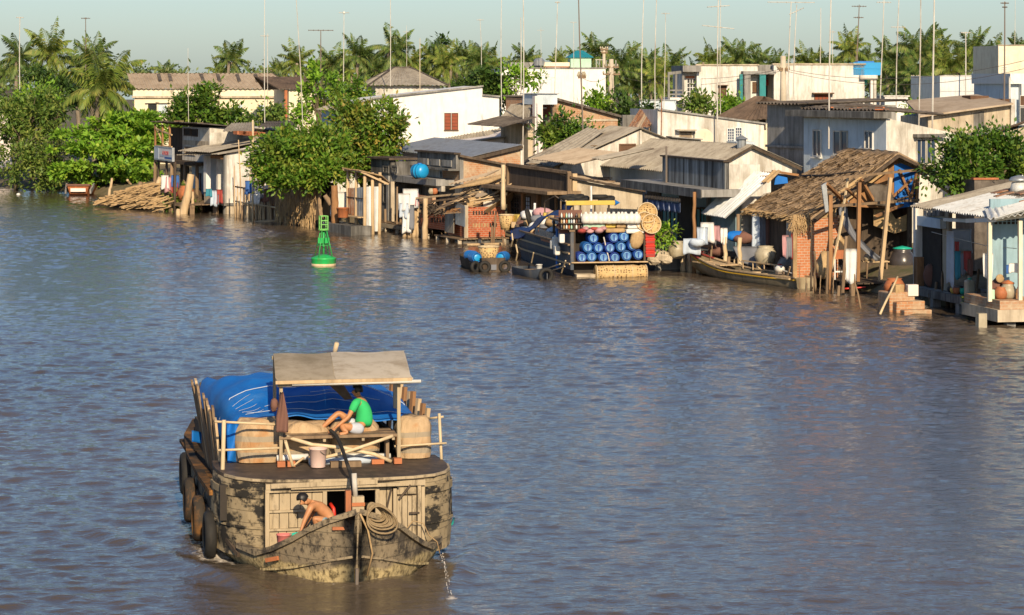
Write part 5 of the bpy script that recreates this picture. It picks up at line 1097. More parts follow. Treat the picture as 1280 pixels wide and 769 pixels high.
# collapsed roof and red brick sheds
def rubble_shed():
    q = random.Random(21); fr = Fr(583, 140.5, 20); o = frthing('brick_shed', 'red brick shed with pierced brick bands under a collapsed roof', 'shed', fr); D = fr.lx(626)
    zf = fr.z(297); zt = fr.z(259)
    wall_box(o, 'brick_wall', M['brick_red'], 0, D, 0, .2, zf, zt); wall_box(o, 'brick_return', M['brick_red'], 0, .2, .203, fr.ly(560), zf, fr.z(272))
    for r, y0 in enumerate((264, 279.5)):
        for i in range(9):
            u = fr.lx(591+i*3.5); wall_box(o, 'brick_slot', M['straw_pale'] if i < 6 and r else M['dark'], u, u+.09, -.004, .05, fr.z(y0+5), fr.z(y0))
    wall_box(o, 'brick_end', M['brick_red'], D-.003, D+.2, -.1, 1.5, zf, zt+.02); wall_box(o, 'corner_post', M['beige_conc'], -.14, .06, -.1, -.003, zf-.3, zt+.1)
    front_poly(o, fr, 'tin_panel', M['tin'], [(569,280),(569,252),(581,258),(581,284)], .03, -.35); front_poly(o, fr, 'tin_panel', M['sheet_grey'], [(556,290),(556,264),(567,262),(567,292)], .03, -.4)
    b = MB(); planks(b, -.6, D+.3, -.6, fr.ly(556), zf-.02, 12, 'y'); b.build('platform', M['wood'], o); wall_box(o, 'footing', M['dark_conc'], -.3, D+.3, -.4, 1, zf-.5, zf-.08)
    posts(o, [(-.5, -.4), (D*.3, -.5), (D*.65, -.5), (D, -.5), (-.5, 1.5), (-.5, 3.2), (-.5, 5)], .13, zf-.08, 'beige_conc', -1.2, .04, 6)
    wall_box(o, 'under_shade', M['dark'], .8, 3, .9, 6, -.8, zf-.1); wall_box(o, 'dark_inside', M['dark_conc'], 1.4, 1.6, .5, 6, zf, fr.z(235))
    wall_box(o, 'low_bench', M['wood_pale'], -.4, D*.9, -1.3, -.7, fr.z(306), fr.z(303)); posts(o, [(0, -1.1), (D*.75, -1.1)], .07, fr.z(305), 'wood_pale')
    wall_box(o, 'pale_panel', M['straw_pale'], .1, D*.45, .21, .25, zt-.2, fr.z(247)); wall_box(o, 'pale_panel', M['white_dirty'], D*.55, D, .3, .34, zt-.2, fr.z(249))
    # individual sheets and beams of the collapsed roof
    S = [((562,236),(612,228),(640,216),(590,226),'straw_pale',1.5),((575,242),(640,228),(652,214),(600,222),'wood_pale',2.2),((590,250),(625,236),(632,228),(598,240),'sheet_beige',.6),((612,248),(640,228),(648,226),(620,252),'straw_pale',.2),((606,262),(640,240),(646,246),(612,268),'wood_pale',-.3),((560,231),(605,222),(626,212),(580,224),'sheet_beige',2.8),((545,262),(600,246),(606,240),(556,254),'wood',.8),((556,268),(600,258),(604,252),(560,262),'wood_warm',.2)]
    t = frthing('collapsed_roof', 'collapsed heap of tan boards and roof sheets over the red brick shed', 'roof', fr)
    for i, (a, b_, c, d, m, y) in enumerate(S):
        pts = [fr.side(*a, y-.3), fr.side(*b_, y+.2), fr.side(*c, y+1.0), fr.side(*d, y+.6)]
        if i % 2: slab_sheet(t, 'roof_sheet', m if m != 'straw_pale' else 'sheet_beige', *pts, rows=1, pitch=.25)
        else: MB().prism(pts, (0, .02, -.05)).build('roof_sheet', M[m], t)
    for i in range(26):
        px = q.uniform(552, 630); py = 262-(px-552)*.36+q.uniform(-7, 10); a = fr.side(px, py, q.uniform(-.5, 1.6)); e = fr.side(px+q.uniform(18, 44), py-q.uniform(2, 18), q.uniform(-.2, 1.8))
        MB().beam(a, e, q.uniform(.06, .16), q.uniform(.03, .06)).build('board', M[q.choice(('wood_pale', 'wood', 'wood_warm', 'wood_pale', 'wood_dark'))], t)
    b = MB()
    for px, py in ((520,252),(560,247),(595,242)): a = fr.front(px, py, -.5) if px < 583 else fr.side(px, py)
    MB().beam(fr.front(519, 248, -.9), fr.side(600, 240, -.5), .14, .1).build('long_beam', M['wood_pale'], t); MB().beam(fr.front(521, 254, -.7), fr.side(588, 246, -.4), .12, .1).build('long_beam', M['wood'], t)
    pole_thing('timber_post', 'pale vertical post beside the black signboard', 'post', P(629, 262, 133), P(629, 206, 133), .12, 'bamboo', None, .01, False)
    b = MB()
    for i in range(60):
        a = fr.front(q.uniform(530, 553), q.uniform(259, 268), -.6); d = Vector((q.uniform(-.4, .4), q.uniform(-.5, .5), q.uniform(-.15, .35))); b.tube([a-d, a+d], .025, 5)
    tag(b.build('scrap_heap', M['wood_dark'], None, loc=fr.o, rz=fr.t), 'tangle of dark sticks stacked above the red brick parapet', 'firewood', kind='stuff')
rubble_shed()

# dark signboard house
def signboard_house():
    fr = Fr(713, 133.5, 20); o = frthing('signboard_shack', 'dark timber riverside shop under a long blank black signboard', 'shop', fr); L = fr.ly(633); zf = .8
    ze = fr.z(243); wall_box(o, 'front_wall', M['wood'], .2, .4, 0, L, zf, ze)
    for u in (0, .22, .5, .74, .97): wall_box(o, 'front_post', M['wood_warm'], .02, .197, L*u, L*u+.22, zf, ze-.02)
    window(o, fr, 'front', 640, 247, 650, 266, 'glass', 'wood_dark', 2, 2, .2, False); window(o, fr, 'front', 658, 247, 663, 262, 'cloth_pale', 'wood_dark', 1, 2, .2, False); wall_box(o, 'dark_opening', M['dark'], .1, .19, L*.04, L*.34, zf+.4, ze-.15)
    wall_box(o, 'eave_slab', M['wood'], -1.3, .5, -.2, L+.3, ze, ze+.16)
    bd = front_poly(o, fr, 'signboard', M['wood_dark'], [(635,240),(635,206),(711,216.5),(711,248)], .14, -.1); f = MB()
    P4 = [fr.front(x, y, -.14) for x, y in ((635,238),(635,205.5),(711.5,216),(711.5,246))]
    for i in range(4): f.beam(P4[i], P4[(i+1) % 4], .2, .14)
    f.build('board_frame', M['wood'], bd); wall_box(o, 'end_board', M['wood_pale'], .06, .3, -.16, -.003, ze+.17, fr.z(217))
    # beige side wall and its roof edge
    side_poly(o, fr, 'side_wall', M['beige_conc'], [(714.5,300),(714.5,224),(803,240),(803,300)], .2, -.01)
    Rf = [fr.side(712, 222, -.25), fr.side(806, 239.5, -.25)]; up = Vector((0, 3.4, .35))
    slab_sheet(o, 'roof', 'sheet_beige', Rf[1], Rf[1]+up, Rf[0]+up, Rf[0], rows=3); q = random.Random(3); b = MB()
    b.beam(Rf[0]+Vector((0, -.03, .02)), Rf[1]+Vector((0, -.03, .02)), .16, .10)
    for i in range(15): c = Rf[0].lerp(Rf[1], q.random()); b.obox(c+Vector((0, -.03, .05)), q.uniform(.1, .35), .15, q.uniform(.04, .1), Matrix.Rotation(q.uniform(-.3, .3), 3, 'Y'))
    b.build('roof_edge', M['wood_dark'], o)
    # further beige sheets behind
    slab_sheet(o, 'rear_roof', 'sheet_beige', (.35, L*.7, 4.4), (.35, .3, 4.3), (3.0, .3, 4.85), (3.0, L*.7, 4.95), rows=2); slab_sheet(o, 'rear_roof', 'sheet_grey', (1.2, .2, 4.62), (1.2, -1.2, 4.55), (4.0, -1.2, 5.1), (4.0, .2, 5.1), rows=1)
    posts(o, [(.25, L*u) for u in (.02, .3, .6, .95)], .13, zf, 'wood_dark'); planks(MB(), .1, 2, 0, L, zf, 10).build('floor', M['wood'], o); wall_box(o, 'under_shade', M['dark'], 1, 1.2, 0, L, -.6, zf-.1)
signboard_house()

# big grey roof gable house
def big_roof():
    fr = Fr(884, 128, 17); o = frthing('gable_house', 'long house with big streaked grey corrugated roof and white gable facing right', 'house', fr); L = fr.ly(752); D = fr.lx(990)
    ze = fr.z(214); pk = fr.side(938, 183); rt = fr.side(990, 207)
    w = MB(); w.prism([(0, 0, 1), (D, 0, 1), (D, 0, rt.z), (pk.x, 0, pk.z), (0, 0, ze)], (0, L, 0)); w.build('wall', M['white'], o); wall_box(o, 'river_front', M['bluewash'], -.014, 0, .05, L, 1, ze-.02)
    k = (pk.z-ze)/pk.x; a = .5
    slab_sheet(o, 'roof', 'sheet_grey', (-a, L+.4, ze-k*a+.06), (-a, -.3, ze-k*a+.06), (pk.x+.03, -.3, pk.z+.06), (pk.x+.03, L+.4, pk.z+.06), rows=4, pitch=.3, amp=.045); k2 = (pk.z-rt.z)/(D-pk.x)
    slab_sheet(o, 'roof', 'sheet_grey', (D+.4, -.3, rt.z-k2*.4+.06), (D+.4, L+.4, rt.z-k2*.4+.06), (pk.x-.03, L+.4, pk.z+.07), (pk.x-.03, -.3, pk.z+.07), rows=3, pitch=.3)
    b = MB(); b.beam((-a, -.24, ze-k*a-.02), (pk.x, -.24, pk.z-.02), .06, .12); b.beam((D+.4, -.24, rt.z-k2*.4-.02), (pk.x, -.24, pk.z-.02), .06, .12); b.build('barge_board', M['wood_dark'], o)
    b = MB(); c = fr.side(927, 185, .6); b.lathe([(.22, 0), (.22, .4), (.34, .42), (.05, .6)], c, 10); b.build('chimney_cowl', M['tin'], o)
    tag(MB().tube([P(833, 236, 127)-P(833, 236, 127), P(833, 183, 127)-P(833, 236, 127)], .05, 6).build('pole', M['pole_dark'], None, loc=P(833, 236, 127)), 'short dark pole standing on the edge of the big grey roof', 'pole')
    # parapet shop with awning slab and teal doors
    fr = Fr(906, 119.5, 14); o = frthing('teal_door_shop', 'riverside shop with black streaked parapet and turquoise doors', 'shop', fr); L = fr.ly(828); Ls = fr.ly(806); D = fr.lx(950); zs = fr.z(238); zf = .9
    wall_box(o, 'parapet', M['streak'], 0, .2, 0, L, zs+.05, fr.z(203))
    wall_box(o, 'coping', M['wood_dark'], -.1, .3, -.1, L+.1, fr.z(203)+.003, fr.z(201))
    wall_box(o, 'parapet_return', M['white_dirty'], .203, D, 0, .2, zs+.05, fr.z(206))
    wall_box(o, 'awning_slab', M['grey_conc'], -1.2, D*.4, -.4, Ls, zs-.28, zs+.047); wall_box(o, 'slab_edge', M['dark_conc'], -1.25, -1.203, -.42, Ls, zs-.32, zs+.06)
    wall_box(o, 'shop_front', M['blue_wall'], .5, .7, 0, Ls, zf, zs-.283); wall_box(o, 'side_wall', M['white_dirty'], .7, D, -.2, .0, zf, zs-.283); wall_box(o, 'dark_opening', M['dark'], .45, .497, fr.ly(866, .5), fr.ly(850, .5), zf, zs-.5)
    wall_box(o, 'dark_opening', M['dark'], .45, .497, fr.ly(827, .5), fr.ly(810, .5), zf+.6, zs-.4)
    for x0, x1 in ((829,838),(839,848),(866,876),(877,884)): door(o, fr, 'front', x0, 262, x1, 308, 'teal', .5)
    slab_sheet(o, 'canvas_roof', 'sheet_dark', fr.front(806, 248, -1.9), fr.front(851, 253, -1.9), fr.front(851, 248, -1.0), fr.front(806, 243, -1.0), rows=1)
    b = MB().grid(lambda u, v: fr.front(807+43*u, 249+5*u+(12+1.2*math.sin(u*60))*v, -1.85-.04*math.sin(u*40)), 60, 4, (.02, 0, 0)); t = NT('patterned awning cloth'); v = t.n.new('ShaderNodeTexVoronoi'); v.inputs['Scale'].default_value = 4; t.l(t.coord((1, 1, .7)), v.inputs['Vector'])
    t.col(t.mix(t.ramp(v.outputs['Distance'], .15, .35), (.55, .60, .70), (.09, .12, .22))); aw = b.build('awning_cloth', t.fin(.9), None, True, fr.o, fr.t); tag(aw, 'blue and white patterned awning cloth over the turquoise doors', 'awning')
    wall_box(o, 'floor', M['grey_conc'], -.8, D, -.3, Ls, zf-.25, zf)
    # quay with jar, rocks, plant
    s = Fr(858, 120.2, 10); q = s.ly(816); t = thing('quay_wall', 'mossy concrete landing quay with the cream jar on it', 'quay', s.o, s.t); MB().box(0, 3.5, 0, .9, -.8, s.z(324)).build('block', M['beige_conc'], t, bevel=.03); MB().box(-1.2, 3.2, 1.0, q, -.8, s.z(322)).build('block', M['grey_conc'], t, bevel=.03)
    jar('jar', 'big round cream water jar on the quay before the turquoise doors', P(846, 324, 119.6)+Vector((0, 0, .02)), .42, .78, 'jar')
    jar('jar', 'smaller grey jar behind the big cream jar on the quay', P(857, 322, 120.6), .34, .62, 'grey_conc')
    for k, (px, py, r) in enumerate(((826,325,.34),(818,328,.3),(833,329,.26))):
        b = MB().ell((0, 0, .15), r*1.2, r, r*.85, 9, 6).jit(.04, k); tag(b.build('rock', M['beige_conc'], None, False, P(px, py, 119.3)), ('rounded pale rock under the green potted plant','low rock at the left of the quay','small rock in front of the quay')[k], 'rock')
    base = P(826, 316, 119.2); T('potted_plant', 'leafy green plant growing on the quay beside the shop boat', 119.2, (826, base.z), [(826,298,10,8,0),(818,292,7,6,0),(834,289,8,6,0),(826,286,6,5,0),(824,308,7,6,0),(842,287,5,2,0)], LM['bright'], 900, .2, 51, cat='plant', trunk=.03, per=14, clump=.22)
    cloth('bundle_sheet', 'pale blue bundle of cloth right of the cream jar', .8, .7, 'cloth_pale', P(865, 298, 117.5), .3, 61, 'cloth')
big_roof()

# tin canopy house
def tin_canopy():
    fr = Fr(918, 118, 13); o = frthing('tin_canopy', 'open riverside shed under a bright corrugated tin canopy', 'shed', fr); L = fr.ly(878)
    lo = fr.z(272); a = Vector((-.5, fr.ly(878, -.5), fr.front(878, 268, -.5).z)); b_ = Vector((-.5, -.2, lo)); c = fr.side(968, 218, 0); d = fr.side(936, 219, 2.0); d.z = c.z+.12
    slab_sheet(o, 'roof', 'tin_white', a, b_, c, d, rows=2, pitch=.34, amp=.075); slab_sheet(o, 'ridge_sheet', 'wood', fr.side(930, 224, 2.2)+Vector((0, 0, .15)), fr.side(958, 225, .2)+Vector((0, 0, .12)), fr.side(972, 216, .2), fr.side(948, 215, 2.2), rows=1)
    slab_sheet(o, 'side_sheet', 'straw_pale', fr.side(952, 228, -.1), fr.side(960, 228, -.4), fr.side(976, 213, -.1), fr.side(968, 213, .1), rows=1); MB().prism([fr.side(968, 231, .3), fr.side(985, 229, .3), fr.side(984, 222, .3), fr.side(970, 219, .3)], (0, .05, 0)).build('tarp_patch', M['tarp'], o)
    MB().beam(fr.side(965, 214, .4), fr.side(998, 219, .4), .12, .1).build('ridge_board', M['wood_warm'], o)
    zf = .6; D = 5; b = MB(); planks(b, .1, D, -.4, L+1, zf, 14, 'y'); b.build('floor', M['wood_dark'], o); posts(o, [(.2, L*u) for u in (0, .35, .7, 1)]+[(1.4, 0), (3.2, -.2)], .1, zf, 'wood')
    for x, y in ((.2, .1), (.2, L-.2), (2.6, .1)): MB().tube([(x, y, zf), (x, y, lo-.05+(x+.5)*.28)], .08, 7).build('post', M['wood'], o, True)
    wall_box(o, 'back_wall', M['wood_dark'], 3.6, 3.8, -.3, L+1, zf, 4.2); wall_box(o, 'side_partition', M['grey_conc'], .3, 1.7, L+.2, L+.4, zf, 3.4)
    wall_box(o, 'inner_partition', M['bluewash'], 1.9, 2.0, L*.35, L*.6, zf, 2.6)
    q = random.Random(5)
    LB = ['grey heap of netting under the tin canopy','dark sack under the tin canopy near its left post','blue bundle under the tin canopy','brown sack beside the blue bundle','pale bag at the front of the canopy shed']
    for k, (px, py, m, r) in enumerate(((888,306,'cloth_grey',.5),(898,316,'cloth_brown',.42),(919,297,'tarp',.36),(930,300,'cloth_brown',.4),(871,304,'cloth_pale',.34))):
        b = MB().ell((0, 0, r*.7), r*1.1, r, r*.62, 12, 9).jit(.02, k).lump(.16, k); tag(b.build('bundle', M[m], None, True, P(px, py+6, 118.6-k*.3)), LB[k], 'bundle', 'bundles under the tin canopy')
    for k, (px, py, m, w, h) in enumerate(((884,278,'cloth_white',.6,.9),(878,284,'cloth_pale',.5,.8),(893,282,'cloth_pink',.5,.7),(905,285,'cloth_white',.3,.7),(945,268,'cloth_pale',.35,2.2),(951,268,'cloth_grey',.4,2.4),(957,272,'cloth_brown',.4,2.0))):
        cloth('hanging_cloth', ('white shirt at the left post of the canopy shed','pale cloth left of the canopy shed post','pink garment under the left of the tin canopy','small white cloth under the tin canopy','long pale blue cloth hanging where the tin meets the thatch','long grey cloth right of the long pale blue cloth','brown cloth nearest the thatched house under the tin canopy')[k], w, h, m, P(px, py, 117.4), fr.t-rad(25), k+71, 'laundry', 'laundry under the tin canopy')
    # mooring posts standing in the water
    mp = [(868,240,868,338,.09,'brown pole with a crossbar before the canopy shed'),(887,280,887,330,.11,'tall pale stake left of the long sampan'),(906,296,906,338,.10,'pale stake in the middle behind the long sampan'),(925,297,924,340,.11,'pale stake with a bent branch behind the long sampan'),(949,308,949,342,.12,'thick pale stake at the right half of the long sampan'),(854,313,854,336,.12,'short white mooring post at the left of the row'),(862,313,862,338,.12,'second short white mooring post from the left'),(873,313,873,342,.12,'short white mooring post just left of the red sampan bow'),(880,313,880,343,.12,'short white mooring post behind the red sampan bow')]
    for x1, y1, x0, y0, r, lab in mp: pole_thing('mooring_post', lab, 'mooring post', P(x0, y0+8, 120.2-(x0-854)*.053), P(x1, y1, 120.2-(x0-854)*.053), r, 'bamboo' if r > .095 else 'wood_warm', 'stakes along the bank', .05, False)
    jar('jar', 'large mossy cream jar under the thatched eave behind the sampan', P(957, 331, 115), .48, .8, 'jar'); 
    b = MB().grid(lambda u, v: ((u-.5)*1.1+.3*v, .1*math.sin(u*6), -1.1*v*(.6+.4*u)), 8, 8, (0, .02, 0)); tag(b.build('hanging_net', M['cloth_grey'], None, True, P(932, 308, 116.4)), 'grey fishing net draped between the stakes', 'net')
    b = MB().ring((0, 0, 0), .32, .035, Matrix.Rotation(rad(70), 3, 'X'), 18, 6); tag(b.build('hoop', M['bamboo'], None, True, P(927, 328, 116.8)), 'pale bamboo hoop leaning by a stake', 'hoop')
tin_canopy()

# thatched house with ruined timber frame
def thatched_house():
    q = random.Random(33); fr = Fr(1012, 111.2, 12); o = frthing('thatched_house', 'brown palm thatched house with orange brick side wall', 'house', fr)
    pk = fr.side(1117, 190, .2); lo = fr.side(1008, 272, .2); rt = fr.side(1160, 216, .2); Lr = 6.0; Ll = fr.ly(928, lo.x)
    A = Vector((lo.x, Ll, lo.z-.05)); B = lo+Vector((0, -.4, 0)); Cc = pk+Vector((0, -.5, 0)); Dd = Vector((pk.x+.1, Lr, pk.z+.05))
    def fn(u, v):
        p = (A*(1-u)+B*u)*(1-v)+(Dd*(1-u)+Cc*u)*v; n = math.sin(u*37+v*11)*.03+math.sin(v*61+u*5)*.025; return p+Vector((0, 0, n-.16*math.sin(math.pi*v)*.6))
    MB().grid(fn, 40, 30, (.05, 0, -.16)).build('thatch', M['straw'], o)
    b = MB()
    for i in range(3400):          # straw bundles lying on the slope in courses
        row = int(q.random()*15); v = min(.985, row/15+.02+q.random()*.02); u = q.random(); p = Vector(fn(u, v)); t2 = Vector(fn(min(1, u+.02*q.uniform(-1, 1)), max(-.05, v-.085*q.uniform(.7, 1.4)))); d = t2-p
        n = Vector((-.5, 0, .8)).normalized(); w = Vector((0, q.uniform(.02, .05), 0)); h = n*(.03+.03*q.random())
        b.add([p-w+h, p+w+h, t2+w*.6+h*q.uniform(.8, 2.6), t2-w*.6+h*q.uniform(.8, 2.6)], [(0, 1, 2, 3)])
    b.build('straw_course', M['straw'], o)
    b = MB()
    for i in range(420):
        u = q.random(); p = Vector(fn(u, .01)); b.beam(p+Vector((.1, 0, .03)), p+Vector((-q.uniform(.05, .45), q.uniform(-.12, .12), -q.uniform(.0, .28))), q.uniform(.02, .07), .015)
    b.build('eave_fringe', M['straw_pale'], o)
    sl = [pk+Vector((0, -.5, .03)), rt+Vector((.3, -.5, 0)), rt+Vector((.3, Lr, 0)), pk+Vector((0, Lr, .03))]
    MB().grid(lambda u, v: (sl[0]*(1-u)+sl[1]*u)*(1-v)+(sl[3]*(1-u)+sl[2]*u)*v, 6, 6, (0, 0, -.14)).build('thatch', M['straw'], o)
    b = MB(); b.tube([Vector(fn(.03, .52))+Vector((0, 0, .12)), Vector(fn(.4, .56))+Vector((0, 0, .16)), Vector(fn(.75, .66))+Vector((0, 0, .13)), Vector(fn(.98, .72))+Vector((0, 0, .1))], [.05, .06, .05, .035], 6); b.build('roof_pole', M['wood_dark'], o, True)
    b = MB(); b.beam(B+Vector((.1, -.1, -.12)), Cc+Vector((0, -.1, -.14)), .12, .12); b.beam(Cc+Vector((0, -.1, -.14)), sl[1]+Vector((0, -.1, -.12)), .12, .12); b.build('barge_board', M['wood_dark'], o)
    # gable infill and walls
    zf = .35
    side_poly(o, fr, 'gable_mat', M['straw_pale'], [(1008,268),(1012,266),(1110,196),(1110,214),(1045,262),(1045,272),(1010,274)], .08, -.05)
    side_poly(o, fr, 'gable_boards', M['wood_warm'], [(1062,258),(1062,232),(1118,196),(1122,196),(1122,262)], .06, .25)
    side_poly(o, fr, 'brick_wall', M['brick'], [(993,346),(993,272),(1048,270),(1048,348)], .2, -.02); MB().box(fr.lx(990), fr.lx(995), -.16, -.025, zf-.2, fr.z(268)).build('corner_post', M['straw_pale'], o)
    b = MB()
    for i in range(150):
        p = fr.side(q.uniform(988, 1012), q.uniform(268, 282), -.1); b.beam(p, p+Vector((q.uniform(-.25, .3), q.uniform(-.15, 0), -q.uniform(.1, .5))), .03, .012)
    b.build('straw_tuft', M['straw_pale'], o)
    xb = fr.lx(990); wall_box(o, 'river_front', M['wood_dark'], xb+1.0, xb+1.2, .3, Ll, zf, lo.z+.2); wall_box(o, 'plaster_panel', M['white_dirty'], xb+.85, xb+.99, 1.6, 3.4, zf+.5, lo.z-.3); wall_box(o, 'plaster_panel', M['grey_conc'], xb+.1, xb+.5, .25, .4, zf, lo.z)
    b = MB(); planks(b, xb+.5, xb+4.9, -.02, Ll, zf, 14, 'y'); planks(b, xb+1.4, xb+4.9, -3.2, -.04, zf, 12, 'y'); b.build('floor', M['wood_dark'], o); posts(o, [(xb+.7, y) for y in (1, 3, 5, 7)]+[(xb+1.5, -3.1), (xb+3, -3.1), (xb+4.3, -3.1)], .12, zf, 'wood_dark')
    wall_box(o, 'under_shade', M['dark'], xb+1.4, xb+4.7, -1.5, Ll, -.8, zf-.08); wall_box(o, 'back_wall', M['wood_dark'], xb+5.2, xb+5.4, .5, 6, zf, 3.6)
    MB().prism([fr.side(1118, 262, .2), fr.side(1118, 206, .2), fr.side(1126, 204, .2), fr.side(1150, 214, .2), fr.side(1148, 256, .2)], (0, .04, 0)).build('tarp_wall', M['tarp'], o)
    # ruined frame standing in front, each timber a part
    t = frthing('ruined_lean_to', 'ruined open timber frame with crooked posts before the thatched gable', 'shed', fr)
    Y0 = -2.6
    def pt(px, py, y=Y0): return fr.side(px, py, y)
    for (x0, y0, x1, y1, w, m, ya, yb) in ((1038,362,1038,244,.15,'wood_warm',Y0,Y0),(1072,352,1074,228,.17,'wood_warm',Y0,Y0),(1099,362,1113,222,.17,'wood_pale',Y0,Y0),(1145,262,1147,214,.14,'wood_warm',.1,.1),(1030,224,1152,212,.12,'wood',Y0,.1),(1036,258,1148,250,.13,'wood',Y0,.1),(1150,216,1197,248,.16,'wood_warm',.1,-.4),(1033,230,1060,256,.14,'wood_warm',Y0,0),(1076,224,1096,258,.13,'wood_warm',-.6,-.2),(1058,236,1076,252,.1,'wood_warm',Y0,-.5),(1116,246,1140,224,.1,'wood_warm',-.2,.05),(1096,270,1128,256,.12,'wood_warm',Y0,.1),(1048,300,1060,222,.08,'bamboo',-1.8,-1.6),(1034,362,1054,270,.08,'bamboo',-1.9,-1.7),(1124,212,1140,252,.12,'wood_warm',.05,.1),(1138,252,1146,216,.1,'wood_warm',.0,.1),(1118,250,1146,243,.07,'wood_dark',.05,.1)):
        MB().beam(pt(x0, y0, ya), pt(x1, y1, yb), w, w*.8).build('timber', M[m], t)
    MB().prism([pt(1027, 232), pt(1033, 228), pt(1036, 264), pt(1032, 266)], (0, .1, 0)).build('end_board', M['tin'], t)
    MB().grid(lambda u, v: pt(1084+28*u+8*v, 228+4*u+28*v, -.3)+Vector((0, .1*math.sin(u*8+v*4), 0)), 10, 8, (0, .03, 0)).build('hanging_mat', M['sheet_dark'], t, True)
    MB().grid(lambda u, v: pt(1048+12*u+46*v*v, 254+72*v+6*u*(1-v), -.9)+Vector((0, .08*math.sin(u*7+v*5), 0)), 8, 16, (0, .03, 0)).build('hanging_tarp', M['cloth_grey'], t, True)
    MB().grid(lambda u, v: pt(1040+18*u, 296+8*v+4*math.sin(u*9), -1.2), 6, 3, (0, .05, 0)).build('straw_bundle', M['straw_pale'], t, True)
    # dark interior with shelves
    wall_box(o, 'inner_wall', M['wood_dark'], fr.lx(1060), fr.lx(1145), 1.4, 1.5, zf, 3.3)
    side_poly(o, fr, 'broken_wall', M['straw_pale'], [(1092,282),(1092,262),(1112,262),(1120,274),(1134,268),(1134,288),(1118,292)], .05, .6)
    s = frthing('work_table', 'rough plank table inside the ruined timber frame', 'table', fr)
    x0, x1 = fr.lx(1080, -.6), fr.lx(1108, -.6); z = fr.z(327, 0, -.6); planks(MB(), x0, x1, -.9, -.2, z, 4, 'x').build('table_top', M['wood_pale'], s)
    for x in (x0+.06, x1-.06): MB().beam((x, -.8, zf), (x, -.8, z-.06), .07).build('leg', M['wood'], s)
    jar('pot', 'pale clay pot on the rough plank table', fr.w((x0+x1)/2-.3, -.55, z), .18, .28, 'jar', 'pot'); jar('pot', 'dark clay pot on the rough plank table', fr.w((x0+x1)/2+.3, -.55, z), .16, .24, 'darkjar', 'pot')
    jar('jar', 'big dark glazed jar behind the orange jar', fr.w(fr.lx(1128, -.2), -.2, zf), .55, 1.15, 'darkjar', lid='greenpl')
    jar('jar', 'orange terracotta jar on the bank steps', P(1118, 369, 99.8), .40, .62, 'terracotta')
    s = frthing('stool', 'low reddish stool with white legs under the ruined frame', 'stool', fr); x0 = fr.lx(1042, -1.2); MB().box(x0, x0+.5, -1.3, -.95, zf+.85, zf+1.2).build('seat', M['terracotta'], s)
    for dx in (0, .45): MB().box(x0+dx, x0+dx+.05, -1.3, -1.25, zf, zf+.85).build('leg', M['cloth_white'], s)
    MB().box(x0, x0+.5, -1.295, -1.26, zf+.3, zf+.36).build('rail', M['cloth_white'], s)
    b = MB(); b.ell((0, 0, .5), .35, .3, .5, 10, 8).lump(.14, 4); tag(b.build('sack', M['straw_pale'], None, True, fr.w(fr.lx(1030, -1.0), -1.0, zf)), 'sagging straw sack under the brick wall corner', 'sack')
    cloth('hanging_cloth', 'white cloth rag hanging on a slanted stick over the water', .42, 1.25, 'cloth_white', P(1064, 311, 100.6), -.3, 93, 'cloth', None, .04)
    pole_thing('stick', 'slanted dark stick in the water holding the white rag', 'stick', P(1076, 388, 100.4), P(1060, 312, 100.8), .035, 'wood', None, .05, False)
    pole_thing('stick', 'pale pole leaning against the bank steps', 'stick', P(1100, 393, 97.5), P(1122, 346, 99), .045, 'bamboo', None, .02)
    pole_thing('stick', 'dark upright stake before the orange brick wall', 'stick', P(1014, 364, 107.6), P(1014, 284, 107.3), .04, 'wood_dark', 'stakes before the brick wall', .03, False); pole_thing('stick', 'short stake right of the dark upright stake', 'stick', P(1019, 364, 107.6), P(1018, 314, 107.3), .05, 'wood', 'stakes before the brick wall', .03, False)
    for k in range(7):
        px = 1000+k*8.2; pole_thing('stick', 'thin brown twig standing in the reed screen below the brick wall', 'stick', P(px, 368, 107.4), P(px+q.uniform(-2, 3), q.uniform(330, 348), 107.6), .022, 'wood', 'twigs of the screen below the brick wall', .012, False)
    pole_thing('stick', 'red and white pole lying on the bank edge', 'stick', P(1056, 361, 106.3), P(1082, 359, 106.3), .035, 'redpaint', None, .0, False)
    s = thing('bank_steps', 'crumbling orange brick steps down to the water', 'steps', P(1128, 0, 98.6), fr.t); s.location.z = 0
    for k, (x0, x1, y, z) in enumerate(((-.45, .55, .4, .72), (-.35, .75, -.0, .42), (-.2, .85, -.45, .15))): MB().box(x0, x1, y-.3, y+1.0, -.8, z).jit(.03, k).build('step', M['brick_dull'], s, bevel=.04)
    b = MB().box(-.18, .18, -.18, .18, 0, .4); tag(b.build('tin_can', M['straw_pale'], None, loc=P(1122, 369, 98.9), rz=.4, bevel=.03), 'square tan can beside the orange jar', 'can')
    b = MB().box(-.2, .2, -.15, .15, 0, .42); tag(b.build('paper_box', M['pink'], None, loc=P(1140, 370, 98.9), rz=.2, bevel=.02), 'small pinkish white box on the top bank step', 'box')
    for k, (px, py, m, r, h) in enumerate(((984,340,'grey_conc',.42,.6),(993,343,'darkjar',.3,.45))): jar('jar', ('grey tub behind the stern of the sampan','small dark tub by the brick wall corner')[k], P(px, py, 112.6), r, h, m)
    for k, (px, py, m, w, h) in enumerate(((982,294,'cloth_pink',.3,.9),(988,296,'cloth_grey',.35,.9),(992,292,'cloth_red',.2,1.0))): cloth('hanging_cloth', ('pink','navy','red')[k]+' garment hung at the corner of the brick wall', w, h, m, P(px, py, 111), fr.t, k+95, 'laundry', 'laundry at the brick corner')
thatched_house()

